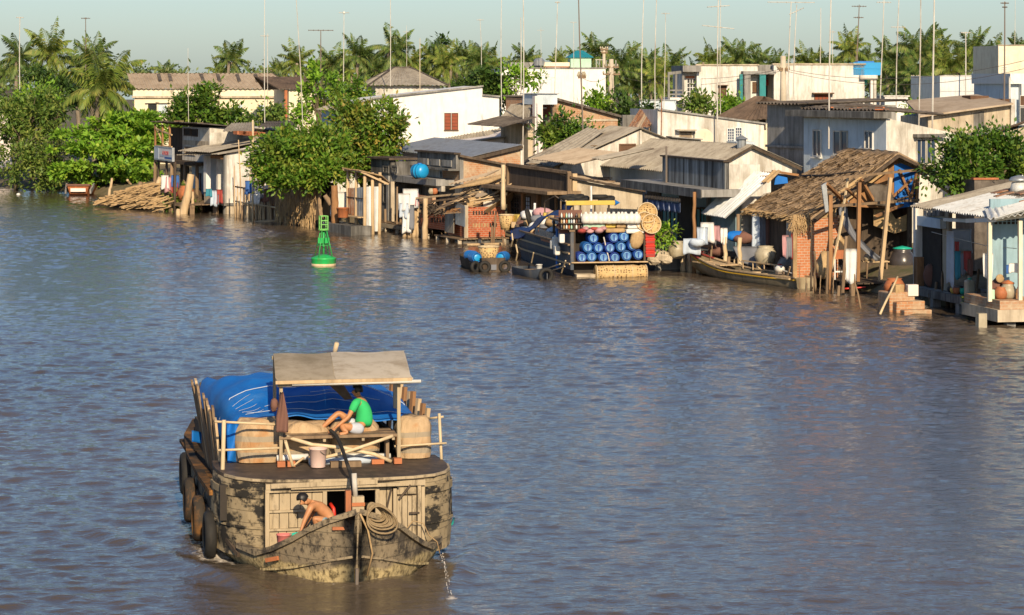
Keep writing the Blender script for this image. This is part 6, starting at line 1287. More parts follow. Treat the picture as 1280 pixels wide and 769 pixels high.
# open house at the right edge
def right_house():
    q = random.Random(44); fr = Fr(1277, 93.2, 12); o = frthing('river_house', 'open fronted blue walled house on concrete stilts at the right edge', 'house', fr)
    Lf = fr.ly(1143); zf = fr.z(385); ym = fr.ly(1232, -.1)
    xe = -.15
    planks(MB(), -.1, 3.4, ym, Lf, zf, 10, 'x', q, .12).build('floor', M['grey_conc'], o); wall_box(o, 'floor_edge', M['dark_conc'], -.2, -.103, ym, Lf, zf-.3, zf-.01)
    wall_box(o, 'brick_plinth', M['brick_dull'], -.9, 2.6, -.25, ym-.003, zf-.03, zf+.28); wall_box(o, 'plinth_slab', M['beige_conc'], -1.0, 2.7, -.3, ym-.003, zf-.45, zf-.033)
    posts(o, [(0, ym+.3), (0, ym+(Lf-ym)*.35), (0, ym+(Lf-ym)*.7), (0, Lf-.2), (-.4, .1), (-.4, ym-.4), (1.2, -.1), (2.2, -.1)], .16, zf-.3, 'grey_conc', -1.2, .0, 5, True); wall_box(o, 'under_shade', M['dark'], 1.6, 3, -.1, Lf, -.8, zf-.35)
    # walls
    zt = fr.z(262, 0, ym)
    wall_box(o, 'back_wall', M['blue_wall'], 2.7, 2.9, -.2, Lf*.55, zf, zt+.5); wall_box(o, 'cloth_wall', M['beige_conc'], 2.2, 2.4, Lf*.52, Lf*.75, zf, zt+.3); wall_box(o, 'far_wall', M['beige_conc'], .25, .4, Lf*.72, Lf-.25, zf, zt-.2)
    wall_box(o, 'far_post', M['white'], -.05, .25, Lf-.25, Lf, zf, zt-.1); wall_box(o, 'door_head', M['bluewash'], .0, .24, Lf*.74, Lf-.26, fr.z(284, 0, Lf*.85), fr.z(272, 0, Lf*.85)); wall_box(o, 'dark_door', M['dark'], .2, .248, Lf*.78, Lf-.32, zf, fr.z(285, 0, Lf*.85))
    for i in range(4):
        y = Lf*.76+i*.45; wall_box(o, 'vent_block', M['grey_conc'], .05, .24, y, y+.3, fr.z(270, 0, y), fr.z(264, 0, y))
    wall_box(o, 'partition', M['blue_wall'], .9, 2.68, ym+.2, ym+.35, zf, zt+.2)
    # blue wall facing the eye with pierced blocks
    y0 = 1.35; wall_box(o, 'blue_partition', M['blue_wall'], fr.lx(1238, y0), 3.4, y0, y0+.12, zf, zt+.45)
    for r in range(3):
        for i in range(6):
            x = fr.lx(1243+i*5.4, y0); wall_box(o, 'vent_hole', M['dark'], x, x+.11, y0-.012, y0+.02, fr.z(280-r*4, 0, y0)-.01, fr.z(277.2-r*4, 0, y0))
    for px, x, y, m in ((1237, None, -.1, 'cream_pale'), (1275, None, -.15, 'cream_pale')):
        x = fr.lx(px, y); MB().beam((x, y, zf+.25), (x, y, fr.z(276, 0, y)), .13).build('porch_post', M[m], o)
    MB().beam((fr.lx(1234, -.1), -.1, fr.z(275, 0, -.1)), (fr.lx(1300, -.1), -.1, fr.z(267, 0, -.1)), .1, .15).build('porch_beam', M['cream_pale'], o)
    # roof sheets
    A = fr.front(1138, 259, -1.3); Bm = fr.front(1238, 274, -1.3); up1 = Vector((4.2, .5, .95))
    slab_sheet(o, 'roof', 'sheet_grey', A, A.lerp(Bm, .32), A.lerp(Bm, .32)+up1, A+up1+Vector((0, 0, -.1)), rows=3, pitch=.22, amp=.035)
    slab_sheet(o, 'roof', 'tin_white', A.lerp(Bm, .30)+Vector((0, 0, .05)), A.lerp(Bm, .72)+Vector((0, 0, .02)), A.lerp(Bm, .72)+up1*.55+Vector((0, 0, .04)), A.lerp(Bm, .3)+up1*.55+Vector((0, 0, .05)), rows=2, pitch=.22, amp=.04)
    slab_sheet(o, 'roof', 'tin_white', A.lerp(Bm, .70)+Vector((0, 0, .04)), Bm+Vector((.1, -.3, 0)), Bm+up1*.62+Vector((0, -.3, .04)), A.lerp(Bm, .7)+up1*.62+Vector((0, 0, .04)), rows=2, pitch=.22, amp=.04)
    slab_sheet(o, 'roof', 'sheet_dark', A.lerp(Bm, .3)+up1*.5, Bm+up1*.55+Vector((0, -1.5, .03)), Bm+up1*1.25+Vector((0, -1.5, 0)), A.lerp(Bm, .3)+up1*1.2, rows=3, pitch=.22, amp=.035)
    slab_sheet(o, 'roof', 'tin_white', (fr.lx(1234, -.5), -.55, fr.z(274, 0, -.5)), (fr.lx(1300, -.5), -.55, fr.z(266, 0, -.5)), (fr.lx(1300, .8), 1.2, fr.z(256, 0, .8)), (fr.lx(1236, .8), 1.2, fr.z(262, 0, .8)), rows=2, pitch=.22, amp=.04)
    g = MB(); g.beam(fr.front(1180, 271, -.9)+Vector((.1, 0, -.1)), fr.front(1204, 273, -.9)+Vector((.4, 0, -.1)), .3, .12); g.beam(fr.front(1212, 276, -.9), fr.side(1240, 275, -.2), .3, .14); g.build('gutter', M['tin_white'], o)
    r = random.Random(6); b = MB()
    for i in range(6):
        p = A.lerp(Bm, r.uniform(.35, .95))+up1*r.uniform(.3, .75)+Vector((0, 0, .1)); b.obox(p, r.uniform(.3, .8), r.uniform(.2, .5), .04, Matrix.Rotation(-.22, 3, 'Y'))
    b.build('roof_patch', M['rust'], o)
    # dark shed and dome behind
    f2 = Fr(1218, 106, 12); s = frthing('shed', 'dark brick shed with red ridge behind the corrugated roof', 'shed', f2); wall_box(s, 'wall', M['sheet_dark'], 0, f2.lx(1268), 0, 2, 1, f2.z(225)); wall_box(s, 'ridge', M['tile'], -.05, f2.lx(1268)*.6, -.05, .3, f2.z(225)+.003, f2.z(222.5))
    s = thing('roof_cowl', 'shiny metal dome cowl on the roof at the right edge', 'cowl', P(1274, 241, 98), 0); s.scale = (.75,)*3; MB().lathe([(.50, 0), (.36, .5), (.05, .55)], n=14).build('cone', M['cloth_teal'] if 0 else M['tin_white'], s, True); MB().lathe([(.46, .55), (.52, .6), (.4, .75), (.05, .85)], n=14).build('cap', M['tin'], s, True)
    # porch contents
    def yx(px, x): return fr.w(x, fr.ly(px, x), zf+.01)
    b = MB().box(-.22, .22, -.2, .2, 0, 1.1); tag(b.build('cabinet', M['wood_warm'], None, loc=yx(1151, .15), rz=fr.t, bevel=.02), 'brown wooden cabinet on the far end of the open porch', 'cabinet')
    b = MB().ell((0, 0, .5), .30, .26, .52, 10, 8).lump(.14, 2); tag(b.build('sack', M['cloth_brown'], None, True, yx(1164, .25)), 'dark slumped sack beside the brown cabinet', 'sack')
    b = MB().ell((0, 0, .36), .05, .26, .40, 14, 8); tag(b.build('basket_tray', M['straw'], None, True, yx(1178, -.02), fr.t-.5), 'round woven tray leaning on the porch edge', 'tray')
    t = thing('water_can', 'cream plastic water can with green cap on the porch', 'can', yx(1212, -.0), fr.t); MB().box(-.16, .16, -.2, .2, 0, .62).build('body', M['jar'], t, bevel=.08); MB().lathe([(.07, .62), (.07, .68), (.01, .69)], n=10).build('cap', M['greenpl'], t); MB().ring((0, .08, .66), .07, .018, Matrix.Rotation(rad(90), 3, 'Y'), 12, 6).build('handle', M['jar'], t, True)
    for k, (px, m, r_, lab) in enumerate(((1192,'cloth_yellow',.14,'yellow bowl among the clutter on the porch'),(1198,'darkjar',.2,'dark pot among the clutter on the porch'),(1204,'greenpl',.15,'green basin among the clutter on the porch'),(1196,'terracotta',.16,'red clay pot at the back of the porch clutter'),(1188,'darkjar',.13,'small dark pot nearest the woven tray'))):
        t = thing('pot', lab, 'pot', yx(px, -.02+.1*(k % 3)), 0, 'pots on the porch'); MB().lathe([(r_*.6, 0), (r_, r_*.8), (r_*.9, r_*1.3), (r_*.98, r_*1.5), (r_*.8, r_*1.5), (r_*.7, r_*.4), (.01, r_*.3)], n=14).build('body', M[m], t, True)
    tag(leaf_cloud('moss_fringe', LM['mango'], [((0, y, 0), (.12, .4, .10)) for y in (0, .7, 1.4)], 700, .10, 91, None, per=16, clump=.12), 'green creeping weeds hanging off the porch edge', 'weeds', kind='stuff').location = fr.w(-.22, ym+.1, zf-.05)
    bpy.data.objects['moss_fringe'].rotation_euler = (0, 0, fr.t)
    jar('jar', 'round pale glass jar with red lid on the brick plinth', fr.w(fr.lx(1260, .5), .5, zf+.28), .30, .52, 'jar', lid='terracotta'); jar('jar', 'brown net covered jar left of the pale glass jar', fr.w(fr.lx(1251, .45), .45, zf+.28), .26, .42, 'terracotta')
    b = MB().ell((0, 0, .32), .36, .22, .40, 12, 8).jit(.03, 3); tag(b.build('bundle', M['cloth_brown'], None, True, fr.w(fr.lx(1249, .9), .9, zf+.25)), 'dark brown bundle behind the jars on the plinth', 'bundle')
    b = MB().ell((0, 0, 0), .15, .05, .15, 12, 8); tag(b.build('tray', M['straw_pale'], None, True, fr.w(fr.lx(1250, .62), .62, zf+.98)), 'small pale round tray on top of the brown bundle', 'tray')
    b = MB().prism([(0, 0, 0), (.35, 0, 0), (.35, 0, .75), (.28, 0, .6)], (0, .06, 0)); tag(b.build('hanging_sheet', M['wood_warm'], None, loc=fr.w(fr.lx(1266, .4), .4, zf+.28), rz=fr.t), 'tan triangular board leaning right of the jars', 'board')
    b = MB().box(-.09, .09, -.06, .06, 0, .34); tag(b.build('bottle', M['mint'], None, loc=fr.w(fr.lx(1240, .4), .4, zf+.28), rz=fr.t, bevel=.03), 'pale green bottle at the left of the brick plinth', 'bottle')
    for k, (px, py, m, w, h, x, lab) in enumerate(((1188,289,'cloth_pale',.30,2.0,-.15,'long pale blue trousers hanging at the middle of the porch'),(1196,302,'cloth_red',.2,.6,.0,'dark red cloth right of the long pale trousers'),(1197,314,'cloth_teal',.26,1.0,-.1,'turquoise towel hanging over the porch'),(1204,316,'cloth_grey',.22,.8,-.1,'grey garment between the turquoise and red clothes'),(1209,314,'cloth_red',.28,.7,-.1,'bright red garment hanging over the porch'),(1213,324,'cloth_brown',.22,.6,-.1,'brown garment right of the bright red one'),(1201,286,'cloth_white',.9,.9,1.5,'grey white sheet hung at the back of the porch'))):
        y = fr.ly(px, x); cloth('hanging_cloth', lab, w, h, m, fr.w(x, y, fr.z(py, x, y)), fr.t-rad(50), k+101, 'laundry', 'laundry on the open porch', .03)
    y = .2; cloth('hanging_cloth', 'white shirt hanging behind the pale porch post', .38, .85, 'cloth_white', fr.w(fr.lx(1235, y), y, fr.z(316, 0, y)), fr.t, 111, 'laundry', 'laundry on the open porch', .03); cloth('hanging_cloth', 'row of small white cloths on the blue wall', .44, .34, 'cloth_white', fr.w(fr.lx(1269, y), y, fr.z(329, 0, y)), fr.t-.1, 112, 'laundry', 'laundry on the open porch', .05); cloth('hanging_cloth', 'navy cloth left of the small white cloths', .2, .3, 'cloth_blue', fr.w(fr.lx(1262, y), y+.05, fr.z(331, 0, y)), fr.t, 113, 'laundry', 'laundry on the open porch', .03)
    ln = MB(); ln.tube([(-.1, Lf*.8, fr.z(290, 0, Lf*.8)), (-.1, ym, fr.z(316, 0, ym)+.25), (-.1, .2, fr.z(318, 0, .2)+.2)], .012, 5); w_ = ln.build('clothes_line', M['pole'], None, loc=fr.o, rz=fr.t); tag(w_, 'thin washing line strung along the open porch', 'washing line')
    MB().beam((-1.6, -.3, -.6), (-1.6, -.3, .5), .3).build('mooring_stub', M['jar'], o)
right_house()

def clutter():
    q = random.Random(61); src = None; n = 0
    for (x0, y0), (x1, y1), k in (((440,288),(575,301),16),((585,303),(640,310),7),((880,345),(935,353),4),((1020,371),(1075,375),5),((1150,384),(1225,392),8),((296,276),(345,279),6)):
        for i in range(k):
            t = q.random(); px = x0+(x1-x0)*t; py = y0+(y1-y0)*t-q.uniform(2, 6); Y = F*H/(py-HY); X = (px-640)*Y/F; h = q.choice((.5, .8, 1.1, 1.5, 2.2))*q.uniform(.8, 1.2)
            if src is None:
                b = MB(); b.tube([(0, 0, -1.2), (.02, .01, -.2), (-.01, 0, 1)], [.075, .07, .06], 7); src = tag(b.build('mooring_stake', M['wood'], None, True), 'weathered thin stake standing in the shallow water before the stilt houses', 'stake', 'thin stakes along the water edge'); o = src
            else: o = src.copy(); C.objects.link(o)
            o.location = (X, Y, 0); o.scale = (q.uniform(.7, 1.2), q.uniform(.7, 1.2), h); o.rotation_euler = (q.uniform(-.1, .1), q.uniform(-.12, .12), q.uniform(0, 6))
    # loose boards, bricks and sheets weighing down the roofs
    for name, mats, m in (('gable_house', 2, 'wood'), ('signboard_shack', 2, 'wood'), ('stilt_house', 1, 'wood'), ('two_storey_house', 2, 'tile'), ('riverside_shack', 1, 'wood')):
        o = next(x for x in C.objects if x.name == name); r = [c for c in o.children if c.name.startswith('roof')]
        if not r: continue
        me = r[0].data; vs = [v.co for v in me.vertices]
        for i in range(9):
            v = vs[int(q.random()*len(vs)*.45)]; L = q.uniform(.25, 1.3)
            MB().obox(v+Vector((0, 0, .07)), L, q.uniform(.08, .2), .05, Matrix.Rotation(q.uniform(0, 3), 3, 'Z')).build('roof_weight', M[m if i % 3 else 'wood_dark'], o)
clutter()
# ------------------------------------------------------------------ buoy
def buoy():
    p = P(404.5, 331, 123.6); p.z = 0; G = weath('green buoy paint', (.02,.44,.10), (.015,.35,.08), (.13,.13,.05), d0=.52, d1=.75, rough=.45, spec=.4)
    Gl = weath('faded green paint', (.25,.55,.15), (.16,.50,.12), (.3,.3,.1), d0=.6, rough=.5)
    o = thing('navigation_buoy', 'green steel navigation buoy with lattice tower floating in midstream', 'buoy', p, .35)
    MB().lathe([(.40, -.3), (.54, -.15), (.56, .02), (.56, .28), (.575, .30), (.575, .36), (.54, .38), (.2, .50), (.01, .52)], n=28).build('float', G, o, True)
    MB().lathe([(.562, -.05), (.563, .10)], n=28).build('waterline_scum', M['bamboo'], o, True)
    b = MB()
    for a in (.78, 2.36, 3.93, 5.5): b.tube([(.46*math.cos(a), .46*math.sin(a), .40), (.15*math.cos(a), .15*math.sin(a), 1.62)], .026, 6)
    b.ring((0, 0, .95), .31, .02, None, 16, 6); b.tube([(0, 0, .4), (0, 0, 1.7)], .05, 8); b.build('tower', G, o, True)
    MB().box(-.27, .27, -.012, .012, 1.02, 1.27).box(-.012, .012, -.27, .27, 1.02, 1.27).build('daymark', G, o)
    MB().lathe([(.20, 1.60), (.24, 1.62), (.24, 1.68), (.1, 1.70)], n=12).build('lamp_platform', Gl, o); b = MB()
    for a in (.78, 2.36, 3.93, 5.5): b.tube([(.22*math.cos(a), .22*math.sin(a), 1.68), (.22*math.cos(a), .22*math.sin(a), 2.28)], .028, 6)
    for z in (1.88, 2.06, 2.27): b.ring((0, 0, z), .22, .02, Matrix.Rotation(.78, 3, 'Z'), 4, 5)
    b.build('lamp_cage', Gl, o); MB().lathe([(.07, 1.70), (.08, 1.9), (.05, 2.05), (.01, 2.1)], n=10).build('lamp', M['glass'], o, True)
buoy()

def barrel_mesh():
    Mx = Matrix.Rotation(rad(90), 3, 'X'); b = MB(); r = .235
    b.lathe([(.02, -.42), (r*.8, -.41), (r*.9, -.38), (r, -.25), (r*1.03, -.13), (r*1.0, -.1), (r*1.03, .1), (r, .25), (r*.93, .38), (r*.9, .40), (r*.86, .40), (r*.84, .37), (.02, .36)], (0, 0, 0), 20, Mx); return b
def tyre_ring(r=.34, w=.10): return MB().ring((0, 0, 0), r, w, None, 22, 8, 1.0)
def hull_loft(sections, close=True):
    """sections: list of (b, [(a, z)...]) half sections from keel to gunwale, mirrored"""
    b = MB(); K = len(sections[0][1]); vs = []
    for y, s in sections:
        full = [(-a, z, yy) for a, z, yy in reversed(s)]+[(a, z, yy) for a, z, yy in s[1:]]
        vs += [(a, yy, z) for a, z, yy in full]
    n = 2*K-1; fs = [(i*n+k, i*n+k+1, (i+1)*n+k+1, (i+1)*n+k) for i in range(len(sections)-1) for k in range(n-1)]
    if close: fs += [tuple(range(n)), tuple((len(sections)-1)*n+k for k in reversed(range(n)))]
    return b.add(vs, fs)
def simple_hull(L, W, zt, bow=1.0, rise=.4, flat=.6, n=14, stern_rise=.0, point=.06):
    S = []
    for i in range(n+1):
        t = i/n; f = (min(1, t/.35))**.6 if bow else 1; w = W/2*max(point, f)*(1-.25*max(0, (t-.75)/.25)); e = rise*max(0, 1-t/.4)**2+stern_rise*max(0, (t-.7)/.3)**2
        z1 = zt+e; k = -.25+e*.95; S.append((t*L, [(0, k, t*L), (w*flat, k+.02, t*L), (w*.92, k+(z1-k)*.5, t*L), (w, z1, t*L)]))
    return hull_loft(S), [(s[1][-1][0], s[1][-1][1], s[0]) for s in S]

# ------------------------------------------------------------------ floating shop boat
def shop_boat():
    q = random.Random(77); fr = Fr(716, 116.6, 11); W = fr.lx(808)-.05; L = fr.ly(626); o = frthing('shop_boat', 'dark blue grey wooden shop boat moored along the bank, loaded high with wares', 'boat', fr)
    cx = W/2; S = []
    for i in range(15):
        t = i/14; y = L*t; w = (W/2+.15)*(1-.82*max(0, (t-.62)/.38)**2); zt = 1.35+.75*max(0, (t-.6)/.4)**2; x0 = cx
        S.append((y, w, zt))
    b = MB(); vs = []
    for y, w, zt in S:
        vs += [(cx-w, y, zt), (cx-w*.97, y, zt*.55), (cx-w*.86, y, 0), (cx-w*.5, y, -.4), (cx+w*.5, y, -.4), (cx+w*.86, y, 0), (cx+w*.97, y, zt*.55), (cx+w, y, zt)]
    fs = [(i*8+k, i*8+k+1, i*8+8+k+1, i*8+8+k) for i in range(14) for k in range(7)]+[(112, 113, 114, 115, 116, 117, 118, 119)]
    b.add(vs, fs); b.build('hull', M['hullgrey'], o)
    b = MB()
    for z in (.55, 1.0):
        for i in range(13):
            y, w, zt = S[i]; y2, w2, zt2 = S[i+1]; b.beam((cx-w*(.95+.04*z)-.03, y, z*zt/1.35), (cx-w2*(.95+.04*z)-.03, y2, z*zt2/1.35), .06, .07)
    b.build('rub_rail', M['wood_pale'], o)
    b = MB()
    for i in range(13):
        y, w, zt = S[i]; y2, w2, zt2 = S[i+1]; b.beam((cx-w, y, zt+.03), (cx-w2, y2, zt2+.03), .14, .07)
    b.build('gunwale', M['wood'], o)
    wall_box(o, 'stern_well', M['dark'], .15, W-.15, .5, .6, -.3, 1.4); wall_box(o, 'stern_step', M['beige_conc'], .1, W*.45, -.35, .45, -.25, .12)
    b = MB(); b.beam((-.1, -.15, .62), (W+.08, -.15, .62), .12, .05); b.build('stern_board', M['wood_pale'], o); b = MB(); planks(b, -.05, W+.05, -.1, 1.2, .62, 6, 'x'); b.build('stern_shelf', M['wood'], o)
    # cabin
    yb = 1.25; y1 = 8.5; wall_box(o, 'deck', M['wood_dark'], .1, W-.1, .62, L*.95, 1.0, 1.1); wall_box(o, 'cabin', M['hullgrey'], .05, W-.05, yb+1.6, y1, 1.1, 1.62); wall_box(o, 'cabin_back', M['wood_dark'], .05, W-.05, yb, yb+.1, 1.1, 2.25); wall_box(o, 'cabin_roof', M['wood'], -.1, W+.1, .25, 4.4, 2.253, 2.33); wall_box(o, 'cabin_roof', M['wood_dark'], .0, W, 4.41, y1+.2, 1.623, 1.68)
    wall_box(o, 'side_quarter', M['hullgrey'], -.12, .02, -.1, 2.6, .3, 1.95); MB().box(-.16, -.02, 2.6, 2.8, .2, 2.0).build('side_post', M['tarp'], o); wall_box(o, 'quarter_rail', M['wood'], -.18, .06, -.15, 2.7, 1.953, 2.02)
    slab_sheet(o, 'side_panel', 'hullgrey', (-.16, 7.5, 1.25), (-.16, 3.0, 1.15), (-.06, 3.0, 1.66), (-.06, 7.5, 1.72), rows=2, pitch=.4); MB().box(-.2, -.1, 3.2, 6.0, 1.22, 1.32).build('side_board', M['terracotta'], o)
    for x in (.05, W-.05): MB().beam((x, -.05, .6), (x, -.05, 2.25), .09).build('roof_post', M['wood_dark'], o)
    MB().beam((W*.5, -.02, .66), (W*.42, -.05, 1.7), .05).build('barrel_stay', M['pole'], o)
    MB().tube([fr.front(706, 333, -.4), fr.front(676, 343, -.5)], .03, 5).build('oar', M['bamboo'], o); MB().tube([fr.front(700, 330, -.35), fr.front(668, 341, -.5)], .03, 5).build('oar', M['bamboo'], o)
    # barrels
    LB = {0: 'top', 1: 'middle', 2: 'bottom'}
    rows = [[(742,298),(767,297),(780,296)], [(734.6,309.5),(748,310),(762,310),(775.7,308.6),(790.5,307)], [(727,322),(740,321),(754,322),(769,322),(784,319.6),(798,318.4)]]
    names = {0: ('left', 'middle', 'right'), 1: ('leftmost', 'second from left', 'centre', 'second from right', 'rightmost'), 2: ('leftmost', 'second from left', 'third from left', 'third from right', 'second from right', 'rightmost')}
    Bm = [weath('blue barrel plastic', c, tuple(x*.6 for x in c), (.10,.12,.16), d0=.6, d1=.8, rough=.45, spec=.4) for c in ((.02,.09,.42), (.025,.14,.46), (.03,.07,.38))]; Cm = plain('pale blue drum end', (.16,.36,.66), .45, 0, .4, .4)
    src = None
    for r, row in enumerate(rows):
        for k, (px, py) in enumerate(row):
            y = -.12+.03*q.random(); p = fr.side(px, py, y); w = fr.w(p.x, p.y+.4, p.z); lab = '%s blue plastic barrel in the %s row on the shop boat stern' % (names[r][k].capitalize(), LB[r])
            t = thing('barrel', lab, 'barrel', w, fr.t+q.uniform(-.06, .06), 'blue barrels on the shop boat'); m = Bm[(r+k*2) % 3]
            barrel_mesh().build('body', m, t, True); MB().lathe([(.165, -.412), (.165, -.425), (.13, -.43), (.12, -.418), (.02, -.418)], (0, 0, 0), 18, Matrix.Rotation(rad(90), 3, 'X') @ Matrix.Diagonal((1, 1, -1))).build('end_disc', Cm, t, True)
            MB().box(-.03, .03, -.445, -.43, -.12, .12).build('handle_bar', Bm[0], t)
    for x in (.05, W-.05): MB().beam((x, 4.2, 1.1), (x, 4.2, 2.25), .09).build('roof_post', M['wood_dark'], o)
    def at(px, py, y=-.1): p = fr.side(px, py, y); return fr.w(p.x, p.y, p.z)
    # long woven tube under the shelf
    t = thing('bamboo_tube', 'long woven bamboo fish basket hung under the barrels at the stern', 'basket', at(776, 342, -.35), fr.t); Mx = Matrix.Rotation(rad(90), 3, 'Y'); hl = (fr.lx(808)-fr.lx(745))/2
    MB().lathe([(.02, -hl), (.34, -hl), (.37, -hl*.6), (.36, 0), (.38, hl*.5), (.33, hl*.72), (.37, hl*.8), (.35, hl), (.02, hl)], (0, 0, 0), 22, Mx).build('body', M['wicker'], t, True)
    for u in (-.98, -.3, .4, .98): MB().ring((hl*u, 0, 0), .36, .025, Mx, 22, 6).build('hoop', M['bamboo'], t, True)
    # white jugs
    zj = ZZ(279, 116.5)
    for k in range(12):
        px = 733+k*5.6; t = thing('jug', 'round white plastic jug in the long row above the barrels', 'jug', at(px, 279.5, -.25+.05*(k % 2)), q.uniform(0, 6), 'white jugs above the barrels')
        t.rotation_euler = (q.uniform(-.08, .08), q.uniform(-.1, .1), q.uniform(0, 6)); MB().lathe([(.12, 0), (.2, .03), (.225, .14), (.215, .30), (.15, .40), (.06, .44), (.06, .50), (.01, .51)], n=14).build('body', M['whitepl'], t, True)
    for k, (x0, x1, y0, y1, m, lab) in enumerate(((757,770,278,285,'cloth_yellow','beige wrapped package left of the striped package above the barrels'),(770.5,783,278,285,'straw_pale','green striped pale package above the barrels'),(784,800,277,286,'cloth_white','white package at the right above the barrels'),(757,782,285.5,291,'straw_pale','long cream package under the beige one'),(782.5,806,286.5,292,'cloth_white','long whitish roll under the white package'),(729,757,279,285,'mint','greyish green folded sheet left above the pink packages'))):
        p = at((x0+x1)/2, y1, -.15); w = (x1-x0)/28.9; h = (y1-y0)/28.9; b = MB().box(-w/2, w/2, -.02, .5, 0, h); b = b.build('package', M[m], None, loc=p, rz=fr.t, bevel=.06); tag(b, lab, 'package', 'packages above the barrels')
    for k in range(6):
        t = MB().ell((0, 0, .1), .17, .2, .10, 10, 7).lump(.3, k).build('packet', M['cloth_pink' if k % 3 else 'cloth_red'], None, True, at(727+k*5.3, 292-(k % 2)*3.5, -.2), fr.t); tag(t, 'small pink and red packet in the pile at the left above the barrels', 'packet', 'pink packets above the barrels')
    b = MB().ell((0, 0, 0), .30, .22, .42, 10, 8).jit(.03, 3).build('sack', M['straw_pale'], None, True, at(796, 300, -.1), fr.t); b.rotation_euler = (0, .35, fr.t); tag(b, 'cream sack leaning at the right of the barrels', 'sack')
    for k, (px, py, r, y, lab) in enumerate(((809,266,.44,.1,'round woven basket at the top of the three on the stern corner'),(806,277,.42,.0,'round woven basket at the left of the three on the stern corner'),(814,280,.43,-.1,'round woven basket lowest and frontmost on the stern corner'))):
        t = thing('basket', lab, 'basket', at(px, py, y-.1), fr.t, 'round baskets on the shop boat'); Mx = Matrix.Rotation(rad(78), 3, 'X'); MB().lathe([(.02, -.16), (r*.6, -.15), (r*.92, -.02), (r, .05), (r*.94, .05), (r*.86, -.01), (r*.55, -.11), (.02, -.12)], (0, 0, 0), 22, Mx).build('body', M['wicker'], t, True); MB().ring(Mx@Vector((0, 0, .05)), r*.98, .025, Mx, 22, 6).build('rim', M['bamboo'], t, True)
    for k in range(4):
        b = MB().box(-.22, .22, -.2, .2, 0, .26)
        t = thing('crate', ('lowest','second','third','topmost')[k]+' red plastic crate in the stack at the right stern corner', 'crate', at(811.5, 321-k*8, .05), fr.t+q.uniform(-.05, .05), 'red crates on the shop boat'); MB().box(-.2, .2, -.2, .2, 0, .27).build('body', M['redpaint'], t, bevel=.02); MB().box(-.23, .23, -.23, .23, .19, .23).build('rim', M['redpaint'], t); MB().box(-.21, .21, -.215, -.205, .05, .14).build('grille', M['cloth_red'], t)
    # board, tyres, goods on the roof
    z = 2.33
    t = thing('yellow_board', 'long yellow board with blue tip across the shop boat roof', 'board', fr.w(fr.lx(738, 1.5), 1.5, fr.z(254, 0, 1.5)), fr.t); hw = (fr.lx(769, 1.5)-fr.lx(708, 1.5))/2; MB().box(-hw, hw, -.06, .06, -.10, .10).build('plank', M['cloth_yellow'], t, bevel=.02); MB().lathe([(.14, 0), (.02, .22)], (hw, 0, 0), 8, Matrix.Rotation(rad(90), 3, 'Y')).build('tip', M['blue_tank'], t)
    for x in (-hw*.7, hw*.75): MB().beam((x, 0, -.1), (x, 0, z-fr.z(254, 0, 1.5)), .07).build('support', M['wood_dark'], t)
    for k, (px, py, y) in enumerate(((713,249,3.4),(720,247,3.6),(709,247,4.2),(726,249,3.2),(749,246,3.4),(758,249,3.1))):
        p = fr.side(px, py, y); b = tyre_ring(.30, .10).build('tyre', M['rubber'], None, True, fr.w(p.x, p.y, p.z), 0); b.rotation_euler = (q.uniform(-.2, .2), q.uniform(-.2, .2), 0); tag(b, ('front tyre of the left pile on the shop boat roof','top tyre of the left pile on the shop boat roof','rear tyre of the left pile on the shop boat roof','right tyre of the left pile on the shop boat roof','left tyre of the right pair on the shop boat roof','right tyre of the right pair on the shop boat roof')[k], 'tyre', 'tyres on the shop boat roof')
    MB_ = MB().box(0, fr.lx(765, 3)-fr.lx(706, 3), -.5, .6, 0, .08); rk = MB_.build('roof_rack', M['wood_pale'], o); rk.location = (fr.lx(706, 3.2), 3.6, fr.z(252.5, 0, 3.2))
    for k in range(4): MB().beam((fr.lx(708+k*18, 3.2), 3.3, z), (fr.lx(708+k*18, 3.2), 3.3, fr.z(252.5, 0, 3.2)), .06).build('rack_post', M['wood_dark'], o)
    # bottles on a shelf and mixed wares
    cols = ('whitepl', 'cloth_brown', 'mint', 'straw_pale', 'cloth_white', 'terracotta', 'darkjar', 'cloth_pale'); sh = MB(); 
    for r in range(3): wall_box(o, 'bottle_shelf', M['wood_dark'], fr.lx(700), fr.lx(729), -.15, .25, fr.z(272+r*7)-.03, fr.z(272+r*7))
    wall_box(o, 'shelf_back', M['cloth_brown'], fr.lx(700), fr.lx(729), .26, .30, fr.z(292), fr.z(263))
    for r in range(3):
        for k in range(9):
            px = 702+k*3.1; m = cols[(r*3+k*5) % 8]; p = fr.side(px, 272+r*7, -.02); b = MB().lathe([(.035, 0), (.04, .02), (.04, .12), (.018, .16), (.018, .2), (.004, .2)], n=8).build('bottle', M[m], None, True, fr.w(p.x, p.y, p.z)); tag(b, 'small bottle on the three shelves at the left of the shop boat stern', 'bottle', 'bottles on the shop boat shelf')
    for k, (px, py, w, h, lab) in enumerate(((694,302,.34,.42,'upper left white jerrycan hanging on the shop boat quarter'),(702,298,.32,.42,'upper right cream jerrycan hanging on the shop boat quarter'),(696,313,.40,.42,'lower white jerrycan hanging on the shop boat quarter'),(691,306,.26,.4,'rear pale jerrycan hanging on the shop boat quarter'))):
        p = fr.front(px, py, -.38-.02*k); t = thing('jerrycan', lab, 'jerrycan', fr.w(*p), fr.t, 'jerrycans on the shop boat'); MB().box(-.12, .12, -w/2, w/2, -h/2, h/2).build('body', M['whitepl' if k != 1 else 'cloth_white'], t, bevel=.06); MB().lathe([(.05, h/2), (.05, h/2+.06), (.01, h/2+.07)], n=10).build('cap', M['whitepl'], t)
    p = fr.front(682, 329, -.3)
